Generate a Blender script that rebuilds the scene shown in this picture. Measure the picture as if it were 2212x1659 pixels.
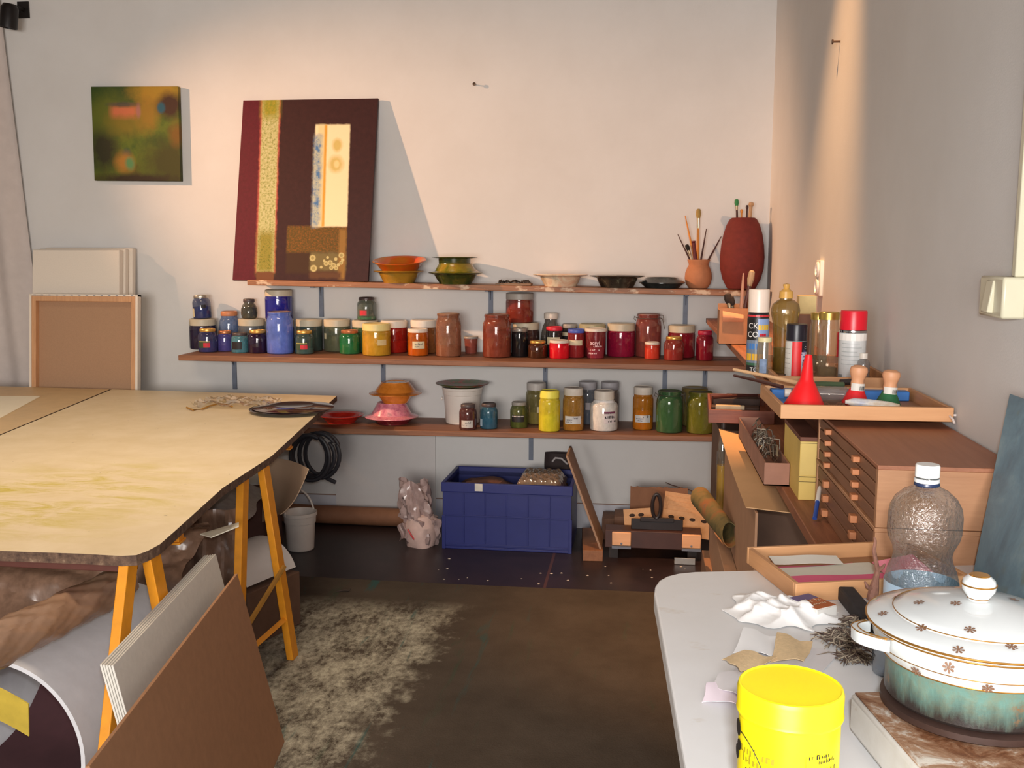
import bpy, math, random
import numpy as np
from mathutils import Matrix, Vector, Euler

for o in list(bpy.data.objects):
    bpy.data.objects.remove(o, do_unlink=True)
SC = bpy.context.scene
COL = SC.collection
rnd = random.Random(7)

# ---------------------------------------------------------------- camera
PXW, PXH, FPX = 2212.0, 1659.0, 2180.0
CAMZ = 1.38
_y, _p, _r = [math.radians(a) for a in (7.28, 7.5, 0.2)]
FW = np.array([-math.sin(_y)*math.cos(_p), math.cos(_y)*math.cos(_p), -math.sin(_p)])
_rt = np.array([math.cos(_y), math.sin(_y), 0.0]); _up = np.cross(_rt, FW)
RT = math.cos(_r)*_rt + math.sin(_r)*_up
UP = -math.sin(_r)*_rt + math.cos(_r)*_up
CP = np.array([0.0, 0.0, CAMZ])
cd = bpy.data.cameras.new('camera'); cam = bpy.data.objects.new('camera', cd); COL.objects.link(cam)
cam.matrix_world = Matrix(((RT[0], UP[0], -FW[0], 0), (RT[1], UP[1], -FW[1], 0), (RT[2], UP[2], -FW[2], CAMZ), (0, 0, 0, 1)))
cd.sensor_width = 36.0; cd.lens = FPX/PXW*36.0; cd.clip_start = 0.02
SC.camera = cam

def ray(u, v): return FW + RT*(u-PXW/2)/FPX - UP*(v-PXH/2)/FPX
def az(u, v, z): d = ray(u, v); return CP + d*(z-CAMZ)/d[2]
def ay(u, v, y): d = ray(u, v); return CP + d*y/d[1]
def ax(u, v, x): d = ray(u, v); return CP + d*x/d[0]
def ad(u, v, dep): return CP + ray(u, v)*dep
def depth(P): return float((np.array(P, float)-CP) @ FW)
def ppm(P): return FPX/depth(P)           # pixels per metre at a point

# ---------------------------------------------------------------- light
SC.view_settings.view_transform = 'Standard'
SC.view_settings.look = 'None'
SC.view_settings.gamma = 1.0
SC.view_settings.use_curve_mapping = False
SC.view_settings.exposure = 0.0
w = bpy.data.worlds.new('world'); SC.world = w; w.use_nodes = True
w.node_tree.nodes['Background'].inputs[0].default_value = (1.0, 0.9, 0.8, 1)
w.node_tree.nodes['Background'].inputs[1].default_value = 0.25

def aim(o, loc, to):
    o.location = loc
    o.rotation_euler = (Vector(to)-Vector(loc)).to_track_quat('-Z', 'Y').to_euler()
def spot(name, loc, to, power, color, angle, blend, radius):
    l = bpy.data.lights.new(name, 'SPOT'); l.energy = power; l.color = color
    l.spot_size = math.radians(angle); l.spot_blend = blend; l.shadow_soft_size = radius
    o = bpy.data.objects.new(name, l); COL.objects.link(o); aim(o, loc, to); return o
spot('warm_spot_light', (-5.0, 3.2, 2.9), (-0.45, 4.95, 1.26), 1000, (1.0, 0.55, 0.30), 34, 1.0, 0.03)
spot('wall_wash_spot_light', (0.22, 2.92, 3.3), (0.31, 3.44, 1.20), 400, (1.0, 0.52, 0.22), 40, 1.0, 0.03)
l = bpy.data.lights.new('assumed_daylight_fill', 'AREA'); l.shape = 'RECTANGLE'; l.size = 2.2; l.size_y = 1.3  # assumed daylight: area light added behind the camera, no window is built
l.energy = 205; l.color = (1.0, 0.94, 0.885)
o = bpy.data.objects.new('assumed_daylight_fill', l); COL.objects.link(o); aim(o, (-0.6, -2.6, 1.35), (-0.8, 4.5, 0.6))
l = bpy.data.lights.new('assumed_overhead_fill', 'AREA'); l.shape = 'RECTANGLE'; l.size = 1.2; l.size_y = 0.4  # assumed warm overhead light, added out of view without any fixture
l.energy = 19; l.spread = math.radians(100); l.color = (1.0, 0.80, 0.58)
o = bpy.data.objects.new('assumed_overhead_fill', l); COL.objects.link(o); aim(o, (-1.6, 2.7, 3.4), (-1.6, 2.9, 0))
l = bpy.data.lights.new('camera_flash', 'AREA'); l.shape = 'RECTANGLE'; l.size = 0.05; l.size_y = 0.03
l.energy = 14.5; l.color = (0.93, 0.96, 1.0)
o = bpy.data.objects.new('camera_flash', l); COL.objects.link(o); aim(o, (0.03, -0.02, CAMZ+0.075), tuple(CP + FW*4))
SC.cycles.max_bounces = 8; SC.cycles.transparent_max_bounces = 24
SC.cycles.use_denoising = True
SC.cycles.sample_clamp_indirect = 4.0
SC.cycles.caustics_reflective = False; SC.cycles.caustics_refractive = False

# ---------------------------------------------------------------- materials
def lin(c):
    c = c/255.0
    return c/12.92 if c <= 0.04045 else ((c+0.055)/1.055)**2.4
def C(r, g, b, k=1.0):
    return tuple(min(0.92, lin(x)*k) for x in (r, g, b)) + (1.0,)
class NT:
    def __init__(s, name):
        s.m = bpy.data.materials.new(name); s.m.use_nodes = True
        s.t = s.m.node_tree; s.t.nodes.clear()
        s.out = s.n('ShaderNodeOutputMaterial')
    def n(s, kind, **kw):
        nd = s.t.nodes.new(kind)
        for k, v in kw.items():
            if k.startswith('i_'):
                nd.inputs[int(k[2:]) if k[2:].isdigit() else k[2:].replace('_', ' ')].default_value = v
            else: setattr(nd, k, v)
        return nd
    def l(s, a, b): s.t.links.new(a, b)
    def coord(s, scale=(1, 1, 1), obj=True):
        tc = s.n('ShaderNodeTexCoord'); mp = s.n('ShaderNodeMapping')
        mp.inputs['Scale'].default_value = scale
        s.l(tc.outputs['Object' if obj else 'Generated'], mp.inputs[0]); return mp.outputs[0]
    def noise(s, co, scale=5, detail=3, rough=0.5, dist=0.0):
        nd = s.n('ShaderNodeTexNoise'); s.l(co, nd.inputs['Vector'])
        nd.inputs['Scale'].default_value = scale; nd.inputs['Detail'].default_value = detail
        nd.inputs['Roughness'].default_value = rough; nd.inputs['Distortion'].default_value = dist
        return nd.outputs[0]
    def ramp(s, fac, stops):
        nd = s.n('ShaderNodeValToRGB'); el = nd.color_ramp.elements
        while len(el) < len(stops): el.new(0.5)
        for e, (p, c) in zip(el, stops):
            e.position = p; e.color = c if len(c) == 4 else tuple(c)+(1,)
        s.l(fac, nd.inputs[0]); return nd.outputs[0]
    def mix(s, fac, a, b):
        nd = s.n('ShaderNodeMix', data_type='RGBA')
        if hasattr(fac, 'links'): s.l(fac, nd.inputs[0])
        else: nd.inputs[0].default_value = fac
        for x, i in ((a, 6), (b, 7)):
            if isinstance(x, tuple): nd.inputs[i].default_value = x
            else: s.l(x, nd.inputs[i])
        return nd.outputs[2]
    def math(s, op, a, b=0.0, c=0.0, clamp=False):
        nd = s.n('ShaderNodeMath', operation=op); nd.use_clamp = clamp
        for i, x in enumerate((a, b, c)):
            if isinstance(x, (int, float)): nd.inputs[i].default_value = x
            else: s.l(x, nd.inputs[i])
        return nd.outputs[0]
    def xyz(s, co):
        nd = s.n('ShaderNodeSeparateXYZ'); s.l(co, nd.inputs[0]); return nd.outputs
    def pbr(s, col, rough=0.6, metal=0.0, bump=None, bstr=0.2, spec=0.5, coat=0.0):
        p = s.n('ShaderNodeBsdfPrincipled')
        if isinstance(col, tuple): p.inputs['Base Color'].default_value = col
        else: s.l(col, p.inputs['Base Color'])
        if isinstance(rough, (int, float)): p.inputs['Roughness'].default_value = rough
        else: s.l(rough, p.inputs['Roughness'])
        p.inputs['Metallic'].default_value = metal
        p.inputs['Specular IOR Level'].default_value = spec
        p.inputs['Coat Weight'].default_value = coat
        if bump is not None:
            b = s.n('ShaderNodeBump'); b.inputs['Strength'].default_value = bstr; b.inputs['Distance'].default_value = 0.004
            s.l(bump, b.inputs['Height']); s.l(b.outputs[0], p.inputs['Normal'])
        s.l(p.outputs[0], s.out.inputs[0]); s.p = p
        return s.m
_MC = {}
def M(name, col, rough=0.6, metal=0.0, var=0.12, scale=18.0, stretch=(1, 1, 1), spec=0.5, bump=0.1, coat=0.0):
    """a plain material with slight procedural unevenness"""
    key = (name, col, rough, metal, var, scale, stretch)
    if key in _MC: return _MC[key]
    t = NT(name); co = t.coord(stretch); nz = t.noise(co, scale, 4, 0.6)
    a = tuple(x*(1-var) for x in col[:3])+(1,); b = tuple(min(0.95, x*(1+var)) for x in col[:3])+(1,)
    _MC[key] = t.pbr(t.ramp(nz, [(0.3, a), (0.7, b)]), rough, metal, nz, bump, spec, coat)
    return _MC[key]
def MW(name, c1, c2, rough=0.55, axis=0, scale=6.0, stain=None):
    """wood with grain along an axis of the object"""
    t = NT(name); st = [14.0, 14.0, 14.0]; st[axis] = 1.0
    co = t.coord(tuple(st)); nz = t.noise(co, scale, 6, 0.65, 0.4)
    col = t.ramp(nz, [(0.25, c1), (0.75, c2)])
    if stain:
        s2 = t.noise(t.coord((0.5, 1, 1)), 22, 4, 0.6)
        f = t.ramp(s2, [(0.565, (0, 0, 0)), (0.64, (1, 1, 1))])
        col = t.mix(f, col, stain)
    return t.pbr(col, rough, 0, nz, 0.15)
def MG(name, tint, dust=0.35, rough=0.06, gloss=0.10):
    """glass: see-through, tinted, with a film of dust inside and a gloss"""
    key = ('glass', name, tint, dust)
    if key in _MC: return _MC[key]
    t = NT(name)
    tr = t.n('ShaderNodeBsdfTransparent'); 
    tr.inputs[0].default_value = tuple(0.45+0.55*min(1, x*1.3) for x in tint[:3])+(1,)
    nz = t.noise(t.coord((1, 1, 0.6)), 40, 4, 0.6)
    df = t.n('ShaderNodeBsdfDiffuse'); 
    t.l(t.ramp(nz, [(0.3, tuple(x*0.8 for x in tint[:3])+(1,)), (0.7, tint)]), df.inputs[0])
    m1 = t.n('ShaderNodeMixShader')
    t.l(t.math('MULTIPLY_ADD', nz, 0.5*dust, 0.52*dust, True), m1.inputs[0])
    t.l(tr.outputs[0], m1.inputs[1]); t.l(df.outputs[0], m1.inputs[2])
    gl = t.n('ShaderNodeBsdfGlossy'); gl.inputs['Roughness'].default_value = rough
    lw = t.n('ShaderNodeLayerWeight'); lw.inputs[0].default_value = 0.25
    fac = t.math('MULTIPLY_ADD', lw.outputs['Facing'], 0.35, gloss*0.5, True)
    m2 = t.n('ShaderNodeMixShader'); t.l(fac, m2.inputs[0])
    t.l(m1.outputs[0], m2.inputs[1]); t.l(gl.outputs[0], m2.inputs[2])
    t.l(m2.outputs[0], t.out.inputs[0]); _MC[key] = t.m
    return t.m

# ---------------------------------------------------------------- mesh building
class MB:
    def __init__(s): s.v = []; s.f = []; s.mi = []
    def add(s, vs, fs, mat=0, T=None):
        o = len(s.v)
        if T is not None: vs = [tuple(T @ Vector(p)) for p in vs]
        s.v += [tuple(map(float, p)) for p in vs]
        s.f += [tuple(i+o for i in f) for f in fs]; s.mi += [mat]*len(fs); return s
    def box(s, x0, x1, y0, y1, z0, z1, mat=0, T=None):
        return s.add([(x0, y0, z0), (x1, y0, z0), (x1, y1, z0), (x0, y1, z0), (x0, y0, z1), (x1, y0, z1), (x1, y1, z1), (x0, y1, z1)],
                     [(0, 3, 2, 1), (4, 5, 6, 7), (0, 1, 5, 4), (1, 2, 6, 5), (2, 3, 7, 6), (3, 0, 4, 7)], mat, T)
    def lathe(s, prof, seg=32, mat=0, T=None, sq=None):
        vs = []; fs = []; rings = []
        for (r, z) in prof:
            if r <= 1e-6: rings.append([len(vs)]); vs.append((0, 0, z))
            else:
                rings.append(list(range(len(vs), len(vs)+seg)))
                for k in range(seg):
                    a = 2*math.pi*k/seg; rr = r if sq is None else r*sq(a, z)
                    vs.append((rr*math.cos(a), rr*math.sin(a), z))
        for A, B in zip(rings, rings[1:]):
            if len(A) == 1 and len(B) == 1: continue
            for k in range(seg):
                k2 = (k+1) % seg
                if len(A) == 1: fs.append((A[0], B[k2], B[k]))
                elif len(B) == 1: fs.append((A[k], A[k2], B[0]))
                else: fs.append((A[k], A[k2], B[k2], B[k]))
        return s.add(vs, fs, mat, T)
    def tube(s, pts, r, seg=8, mat=0, T=None, closed=False):
        pts = [Vector(p) for p in pts]; n = len(pts)
        rs = r if isinstance(r, (list, tuple)) else [r]*n
        vs = []; fs = []; prev = None
        for i, p in enumerate(pts):
            if closed: d = pts[(i+1) % n]-pts[i-1]
            else: d = (pts[min(i+1, n-1)]-pts[max(i-1, 0)])
            d = d.normalized() if d.length > 1e-9 else Vector((0, 0, 1))
            if prev is None:
                a = Vector((0, 0, 1)) if abs(d.z) < 0.9 else Vector((1, 0, 0))
                u = d.cross(a).normalized()
            else:
                u = (prev - d*prev.dot(d))
                u = u.normalized() if u.length > 1e-6 else d.orthogonal().normalized()
            prev = u; w_ = d.cross(u)
            for k in range(seg):
                a = 2*math.pi*k/seg; q = p + (u*math.cos(a)+w_*math.sin(a))*rs[i]; vs.append(tuple(q))
        rng = range(n if closed else n-1)
        for i in rng:
            for k in range(seg):
                k2 = (k+1) % seg; j = (i+1) % n
                fs.append((i*seg+k, i*seg+k2, j*seg+k2, j*seg+k))
        if not closed:
            fs.append(tuple(reversed(range(seg)))); fs.append(tuple(range((n-1)*seg, n*seg)))
        return s.add(vs, fs, mat, T)
    def prism(s, poly, z0, z1, mat=0, T=None, side=None):
        n = len(poly); vs = [(p[0], p[1], z0) for p in poly]+[(p[0], p[1], z1) for p in poly]
        ar = sum(poly[i][0]*poly[(i+1) % n][1]-poly[(i+1) % n][0]*poly[i][1] for i in range(n))
        idx = list(range(n)) if ar > 0 else list(reversed(range(n)))
        s.add(vs, [tuple(reversed(idx)), tuple(i+n for i in idx)], mat, T)
        o = len(s.v)-2*n
        for q in range(n):
            i, j = idx[q], idx[(q+1) % n]
            s.f.append((o+i, o+j, o+j+n, o+i+n)); s.mi.append(mat if side is None else side)
        return s
    def sheet(s, fn, nu, nv, th=0.001, mat=0, T=None):
        """fn(a,b) -> point for a,b in 0..1; closed thin solid"""
        P = [[np.array(fn(i/nu, j/nv), float) for j in range(nv+1)] for i in range(nu+1)]
        vs = []; N = (nu+1)*(nv+1)
        nrm = []
        for i in range(nu+1):
            for j in range(nv+1):
                du = P[min(i+1, nu)][j]-P[max(i-1, 0)][j]; dv = P[i][min(j+1, nv)]-P[i][max(j-1, 0)]
                c = np.cross(du, dv); L = np.linalg.norm(c); nrm.append(c/L if L > 1e-12 else np.array([0, 0, 1.]))
        flat = [P[i][j] for i in range(nu+1) for j in range(nv+1)]
        vs = [tuple(p+n*th/2) for p, n in zip(flat, nrm)]+[tuple(p-n*th/2) for p, n in zip(flat, nrm)]
        ix = lambda i, j: i*(nv+1)+j
        fs = []
        for i in range(nu):
            for j in range(nv):
                a, b, c, d = ix(i, j), ix(i+1, j), ix(i+1, j+1), ix(i, j+1)
                fs.append((a, b, c, d)); fs.append((a+N, d+N, c+N, b+N))
        for i in range(nu):
            for j in (0, nv):
                a, b = ix(i, j), ix(i+1, j)
                fs.append((a, a+N, b+N, b) if j == 0 else (a, b, b+N, a+N))
        for j in range(nv):
            for i in (0, nu):
                a, b = ix(i, j), ix(i, j+1)
                fs.append((a, b, b+N, a+N) if i == 0 else (a, a+N, b+N, b))
        return s.add(vs, fs, mat, T)
    def band(s, r, a0, a1, z0, z1, seg=10, th=0.0006, mat=0, T=None):
        """curved patch on a cylinder; angles in degrees, -90 faces -Y"""
        def fn(a, b):
            t = math.radians(a0+(a1-a0)*a); return (r*math.cos(t), r*math.sin(t), z0+(z1-z0)*b)
        return s.sheet(fn, seg, 1, th, mat, T)
def link(name, mb, mats, parent=None, smooth=True, ang=0.6, bevel=0.0, bseg=2):
    me = bpy.data.meshes.new(name); me.from_pydata(mb.v, [], mb.f); 
    if not isinstance(mats, (list, tuple)): mats = [mats]
    for m in mats: me.materials.append(m)
    if len(mats) > 1: me.polygons.foreach_set('material_index', mb.mi)
    if smooth:
        me.polygons.foreach_set('use_smooth', [True]*len(me.polygons)); me.set_sharp_from_angle(angle=ang)
    me.validate(); me.update()
    ob = bpy.data.objects.new(name, me); COL.objects.link(ob)
    if parent is not None: ob.parent = parent
    if bevel:
        bm = ob.modifiers.new('bevel', 'BEVEL'); bm.width = bevel; bm.segments = bseg; bm.limit_method = 'ANGLE'; bm.angle_limit = 0.7
    return ob
def tag(o, label=None, cat=None, group=None, kind=None):
    if label: o['label'] = label
    if cat: o['category'] = cat
    if group: o['group'] = group
    if kind: o['kind'] = kind
    return o
def thing(name, label, cat, loc=(0, 0, 0), rot=(0, 0, 0), group=None):
    o = bpy.data.objects.new(name, None); COL.objects.link(o); o.empty_display_size = 0.05
    o.location = tuple(map(float, loc)); o.rotation_euler = rot
    return tag(o, label, cat, group)
def single(name, mb, mats, label, cat, loc=(0, 0, 0), rot=(0, 0, 0), group=None, kind=None, **kw):
    o = link(name, mb, mats, **kw); o.location = tuple(map(float, loc)); o.rotation_euler = rot
    return tag(o, label, cat, group, kind)
def struct(name, mb, mats, parent=None, **kw):
    o = link(name, mb, mats, parent, **kw)
    if parent is None: o['kind'] = 'structure'
    return o
_TC = {}
def text_mesh(txt, size):
    if (txt, size) in _TC: return _TC[(txt, size)]
    cu = bpy.data.curves.new('lettering', 'FONT'); cu.body = txt; cu.size = size; cu.resolution_u = 3
    ob = bpy.data.objects.new('lettering', cu); COL.objects.link(ob)
    dg = bpy.context.evaluated_depsgraph_get(); me = bpy.data.meshes.new_from_object(ob.evaluated_get(dg))
    r = ([tuple(v.co) for v in me.vertices], [tuple(p.vertices) for p in me.polygons])
    bpy.data.objects.remove(ob, do_unlink=True); bpy.data.curves.remove(cu); bpy.data.meshes.remove(me)
    _TC[(txt, size)] = r; return r
def add_text(mb, txt, size, fn, mat=0):
    vs, fs = text_mesh(txt, size); mb.add([fn(p[0], p[1]) for p in vs], fs, mat); return mb
def wrapfn(r, a0, z0, vertical=False):
    """text onto a cylinder: x runs along the angle (to the right as seen), y up"""
    def fn(x, y):
        if vertical: x, y = -y, x
        t = math.radians(a0)+x/r; return (r*math.cos(t), r*math.sin(t), z0+y)
    return fn
def scribble(mb, fn, n, size, mat=0):
    """n tiny upright strokes standing for print too small to read; fn maps (x, y) to a point"""
    x = 0.0
    for i in range(n):
        if rnd.random() < 0.16: x += size*0.5; continue
        w_ = size*rnd.uniform(0.12, 0.30); h_ = size*rnd.choice((0.5, 0.55, 0.6, 0.85))
        mb.add([fn(x, 0), fn(x+w_, 0), fn(x+w_, h_), fn(x, h_)], [(0, 1, 2, 3)], mat)
        if rnd.random() < 0.6: y_ = h_*rnd.choice((0.0, 0.4, 0.8)); mb.add([fn(x, y_), fn(x+w_*1.9, y_), fn(x+w_*1.9, y_+h_*0.2), fn(x, y_+h_*0.2)], [(0, 1, 2, 3)], mat)
        x += w_*1.9+size*0.10
    return mb
def sm(t): t = max(0.0, min(1.0, t)); return t*t*(3-2*t)
def RZ(a): return Matrix.Rotation(math.radians(a), 4, 'Z')
def frame(o, xd, zd):
    """matrix with local x along xd and z near zd, at o"""
    x = Vector(xd).normalized(); z = Vector(zd); y = z.cross(x).normalized(); z = x.cross(y)
    m = Matrix((x, y, z)).transposed().to_4x4(); m.translation = Vector(tuple(map(float, o))); return m

# ---------------------------------------------------------------- room
YB, XR, XL, ZC = 4.95, 0.592, -5.6, 3.5
t = NT('plaster'); co = t.coord(); n1 = t.noise(co, 3, 4, 0.6); n2 = t.noise(co, 260, 3, 0.6)
plaster = t.pbr(t.ramp(n1, [(0.3, (0.70, 0.685, 0.665, 1)), (0.7, (0.745, 0.735, 0.72, 1))]), 0.75, 0, n2, 0.10, 0.25)
t = NT('floor_paint'); co = t.coord(); n1 = t.noise(co, 6, 5, 0.7); n2 = t.noise(co, 55, 3, 0.6)
fc = t.ramp(n1, [(0.3, (0.014, 0.008, 0.009, 1)), (0.7, (0.030, 0.016, 0.018, 1))])
fc = t.mix(t.ramp(n2, [(0.73, (0, 0, 0)), (0.77, (1, 1, 1))]), fc, (0.18, 0.15, 0.14, 1))
xy = t.xyz(co)
cr = t.math('LESS_THAN', t.math('ABSOLUTE', t.math('ADD', xy[0], 0.375)), 0.006)
fc = t.mix(t.math('MULTIPLY', cr, 0.6), fc, (0.12, 0.05, 0.03, 1))
floorm = t.pbr(fc, 0.42, 0, n1, 0.1)
struct('wall_back', MB().box(XL, XR+0.15, YB, YB+0.15, -0.05, ZC), plaster)
struct('wall_right', MB().box(XR, XR+0.15, -3.0, YB, -0.05, ZC), plaster)
struct('wall_left', MB().box(XL-0.15, XL, -3.0, YB, -0.05, ZC), plaster)
struct('floor', MB().box(XL, XR, -3.0, YB, -0.05, 0.0), floorm)
struct('ceiling', MB().box(XL-0.15, XR+0.15, -3.0, YB+0.15, ZC, ZC+0.1), MW('ceiling_bounce_brown', (0.17, 0.105, 0.06, 1), (0.22, 0.14, 0.085, 1), 0.7, 0, 2))  # out of view; dark wood finish made up to dim and warm the bounce
basem = M('baseboard_paint', C(205, 205, 212), 0.5, var=0.04)
b = MB().box(XL, XR, YB-0.006, YB+0.001, 0, 0.125).box(XL, XR, YB-0.008, YB+0.001, 0.125, 0.129, 1)
struct('baseboard_back', b, [basem, M('baseboard_line', C(150, 120, 105), 0.6)])
struct('baseboard_right', MB().box(XR-0.012, XR, -3.0, YB, 0, 0.12), basem)

# wall marks: nails and a hook
nailm = M('rusty_nail', C(80, 60, 45), 0.4, 0.7)
def nail(name, P, d, label):
    b = MB(); d = Vector(d)
    T = frame(P, d.orthogonal(), d)
    b.lathe([(0, -0.01), (0.003, -0.01), (0.003, 0.02), (0.008, 0.021), (0.008, 0.025), (0, 0.026)], 12, T=T)
    single(name, b, nailm, label, 'nail')
nail('nail', ay(1026, 183, YB), (0, -1, 0), 'lone nail in the back wall above the plates on the top shelf')
nail('nail', ax(1815, 90, XR), (-1, 0, 0), 'nail in the right wall at the top of the warm light streak')
hp = ax(2065, 897, XR)
b = MB().tube([hp+np.array([0.004, 0, 0]), hp+np.array([-0.012, 0, 0.0]), hp+np.array([-0.014, -0.012, -0.001]), hp+np.array([-0.013, -0.028, -0.004]), hp+np.array([-0.012, -0.034, -0.010])], 0.0022, 8)
single('wall_hook', b, M('white_hook', C(225, 215, 210), 0.4), 'small white hook on the right wall above the wooden drawer chest', 'hook')

# sockets and switch
whitep = M('white_plastic', C(222, 215, 205, 1.1), 0.35, var=0.03)
def plate(name, u, v0, v1, wdt, th, label, cat):
    a, c = ax(u, v0, XR), ax(u, v1, XR); z0, z1 = c[2], a[2]; y = a[1]
    r = thing(name, label, cat, (XR, y, (z0+z1)/2)); h = (z1-z0)/2
    return r, h, y
r, h, y = plate('wall_socket', 1776, 562, 640, 0.07, 0.012, 'white double wall socket above the spray cans on the right wall', 'socket')
link('socket_plate', MB().box(-0.012, 0.001, -0.04, 0.04, -h, h), whitep, r, bevel=0.003)
for s in (1, -1):
    T = Matrix.Translation((-0.011, 0, s*h*0.47)) @ Matrix.Rotation(-math.pi/2, 4, 'Y')
    link('socket_outlet', MB().lathe([(0.026, 0), (0.026, 0.006), (0.021, 0.008), (0.019, 0.0), (0, 0.0)], 24, T=T), whitep, r)
r, h, y = plate('light_switch', 2192, 597, 686, 0.07, 0.03, 'cream light switch box at the right edge of the right wall', 'switch')
crm = M('cream_plastic', C(205, 200, 175, 1.0), 0.35, var=0.03)
link('switch_box', MB().box(-0.035, 0.001, -0.055, 0.055, -h, h), crm, r, bevel=0.004)
T = Matrix.Translation((-0.035, 0.0, 0)) @ Matrix.Rotation(math.radians(8), 4, 'Y')
link('rocker', MB().box(-0.006, 0.004, -0.016, 0.016, -0.026, 0.026, T=T), crm, r, bevel=0.002)
cdp = MB().box(-0.016, 0.0, -0.048, -0.032, h, 1.4)
link('cable_duct', cdp, crm, r, bevel=0.002)

# ---------------------------------------------------------------- shelves
shelf_wood = MW('shelf_wood', C(92, 58, 40, 1.4), C(132, 90, 64, 1.4), 0.55, 0, 5)
shelf_top = MW('paint_stained_shelf', C(105, 68, 46, 1.45), C(150, 104, 74, 1.45), 0.55, 0, 5, C(190, 165, 140, 1.3))
steel = M('bracket_steel', C(118, 126, 142, 0.9), 0.6, 0.15)
SH = {}
def wall_shelf(k, uL, vL, uR, vR, yf, x0, x1, th, label, m, brk, blen):
    a, c = ay(uL, vL, yf), ay(uR, vR, yf)
    sl = (c[2]-a[2])/(c[0]-a[0]); zf = lambda x: a[2]+th+(x-a[0])*sl       # top of the board at x
    SH[k] = (zf, yf)
    r = thing('wall_shelf', label, 'shelf', (x0, YB, zf(x0)))
    dz = zf(x1)-zf(x0); L = x1-x0; d = yf-YB
    b = MB(); b.add([(0, d, -th), (L, d, dz-th), (L, 0, dz-th), (0, 0, -th), (0, d, 0), (L, d, dz), (L, 0, dz), (0, 0, 0)],
                    [(0, 3, 2, 1), (4, 5, 6, 7), (0, 1, 5, 4), (1, 2, 6, 5), (2, 3, 7, 6), (3, 0, 4, 7)])
    link('board', b, m, r, bevel=0.003)
    for u in brk:
        x = ay(u, vL, YB-0.01)[0]-x0; zz = (dz/L)*x-th
        q = MB().box(x-0.011, x+0.011, -0.010, 0, zz-blen, zz).box(x-0.009, x+0.009, d*0.75, 0, zz-0.008, zz)
        q.add([(x-0.0015, -0.01, zz-blen*0.35), (x+0.0015, -0.01, zz-blen*0.35), (x+0.0015, -0.01, zz-0.008), (x-0.0015, -0.01, zz-0.008), (x-0.0015, d*0.2, zz-0.008), (x+0.0015, d*0.2, zz-0.008)],
              [(0, 1, 2, 3), (0, 4, 5, 1), (3, 2, 5, 4), (0, 3, 4), (1, 5, 2)])
        link('bracket', q, steel, r)
    return r
wall_shelf(1, 534, 616, 1605, 640, 4.75, ay(534, 616, 4.75)[0], 0.585, 0.026, 'top wall shelf with paint-stained edge under the plates and the leaning painting', shelf_top, (693, 1060, 1482), 0.16)
wall_shelf(2, 385, 779, 1605, 803, 4.541, ay(385, 779, 4.541)[0], 0.585, 0.026, 'long brown middle wall shelf crowded with pigment jars', shelf_wood, (505, 827, 1178, 1437, 1524), 0.19)
wall_shelf(3, 800, 939.4, 1548, 955, 4.58, -1.78, 0.50, 0.026, 'bottom brown wall shelf carrying the white bucket and yellow jars', shelf_wood, (795, 1147), 0.18)

def on(k, u, vb, r=None, y=None):
    """centre on shelf k of a thing of pixel width 2r whose front foot shows at (u, vb)"""
    zf, yf = SH[k]; z = zf(0)
    if y is None:
        for _ in range(4):
            P = az(u, vb, z); z = zf(P[0])
        y = P[1]+(r or 0)
    y = max(yf+(r or 0)*0.75, min(YB-(r or 0)-0.012, y))
    x = 0
    for _ in range(3):
        x = ay(u, vb, y)[0]; z = zf(x)
    return np.array([x, y, z])

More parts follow.
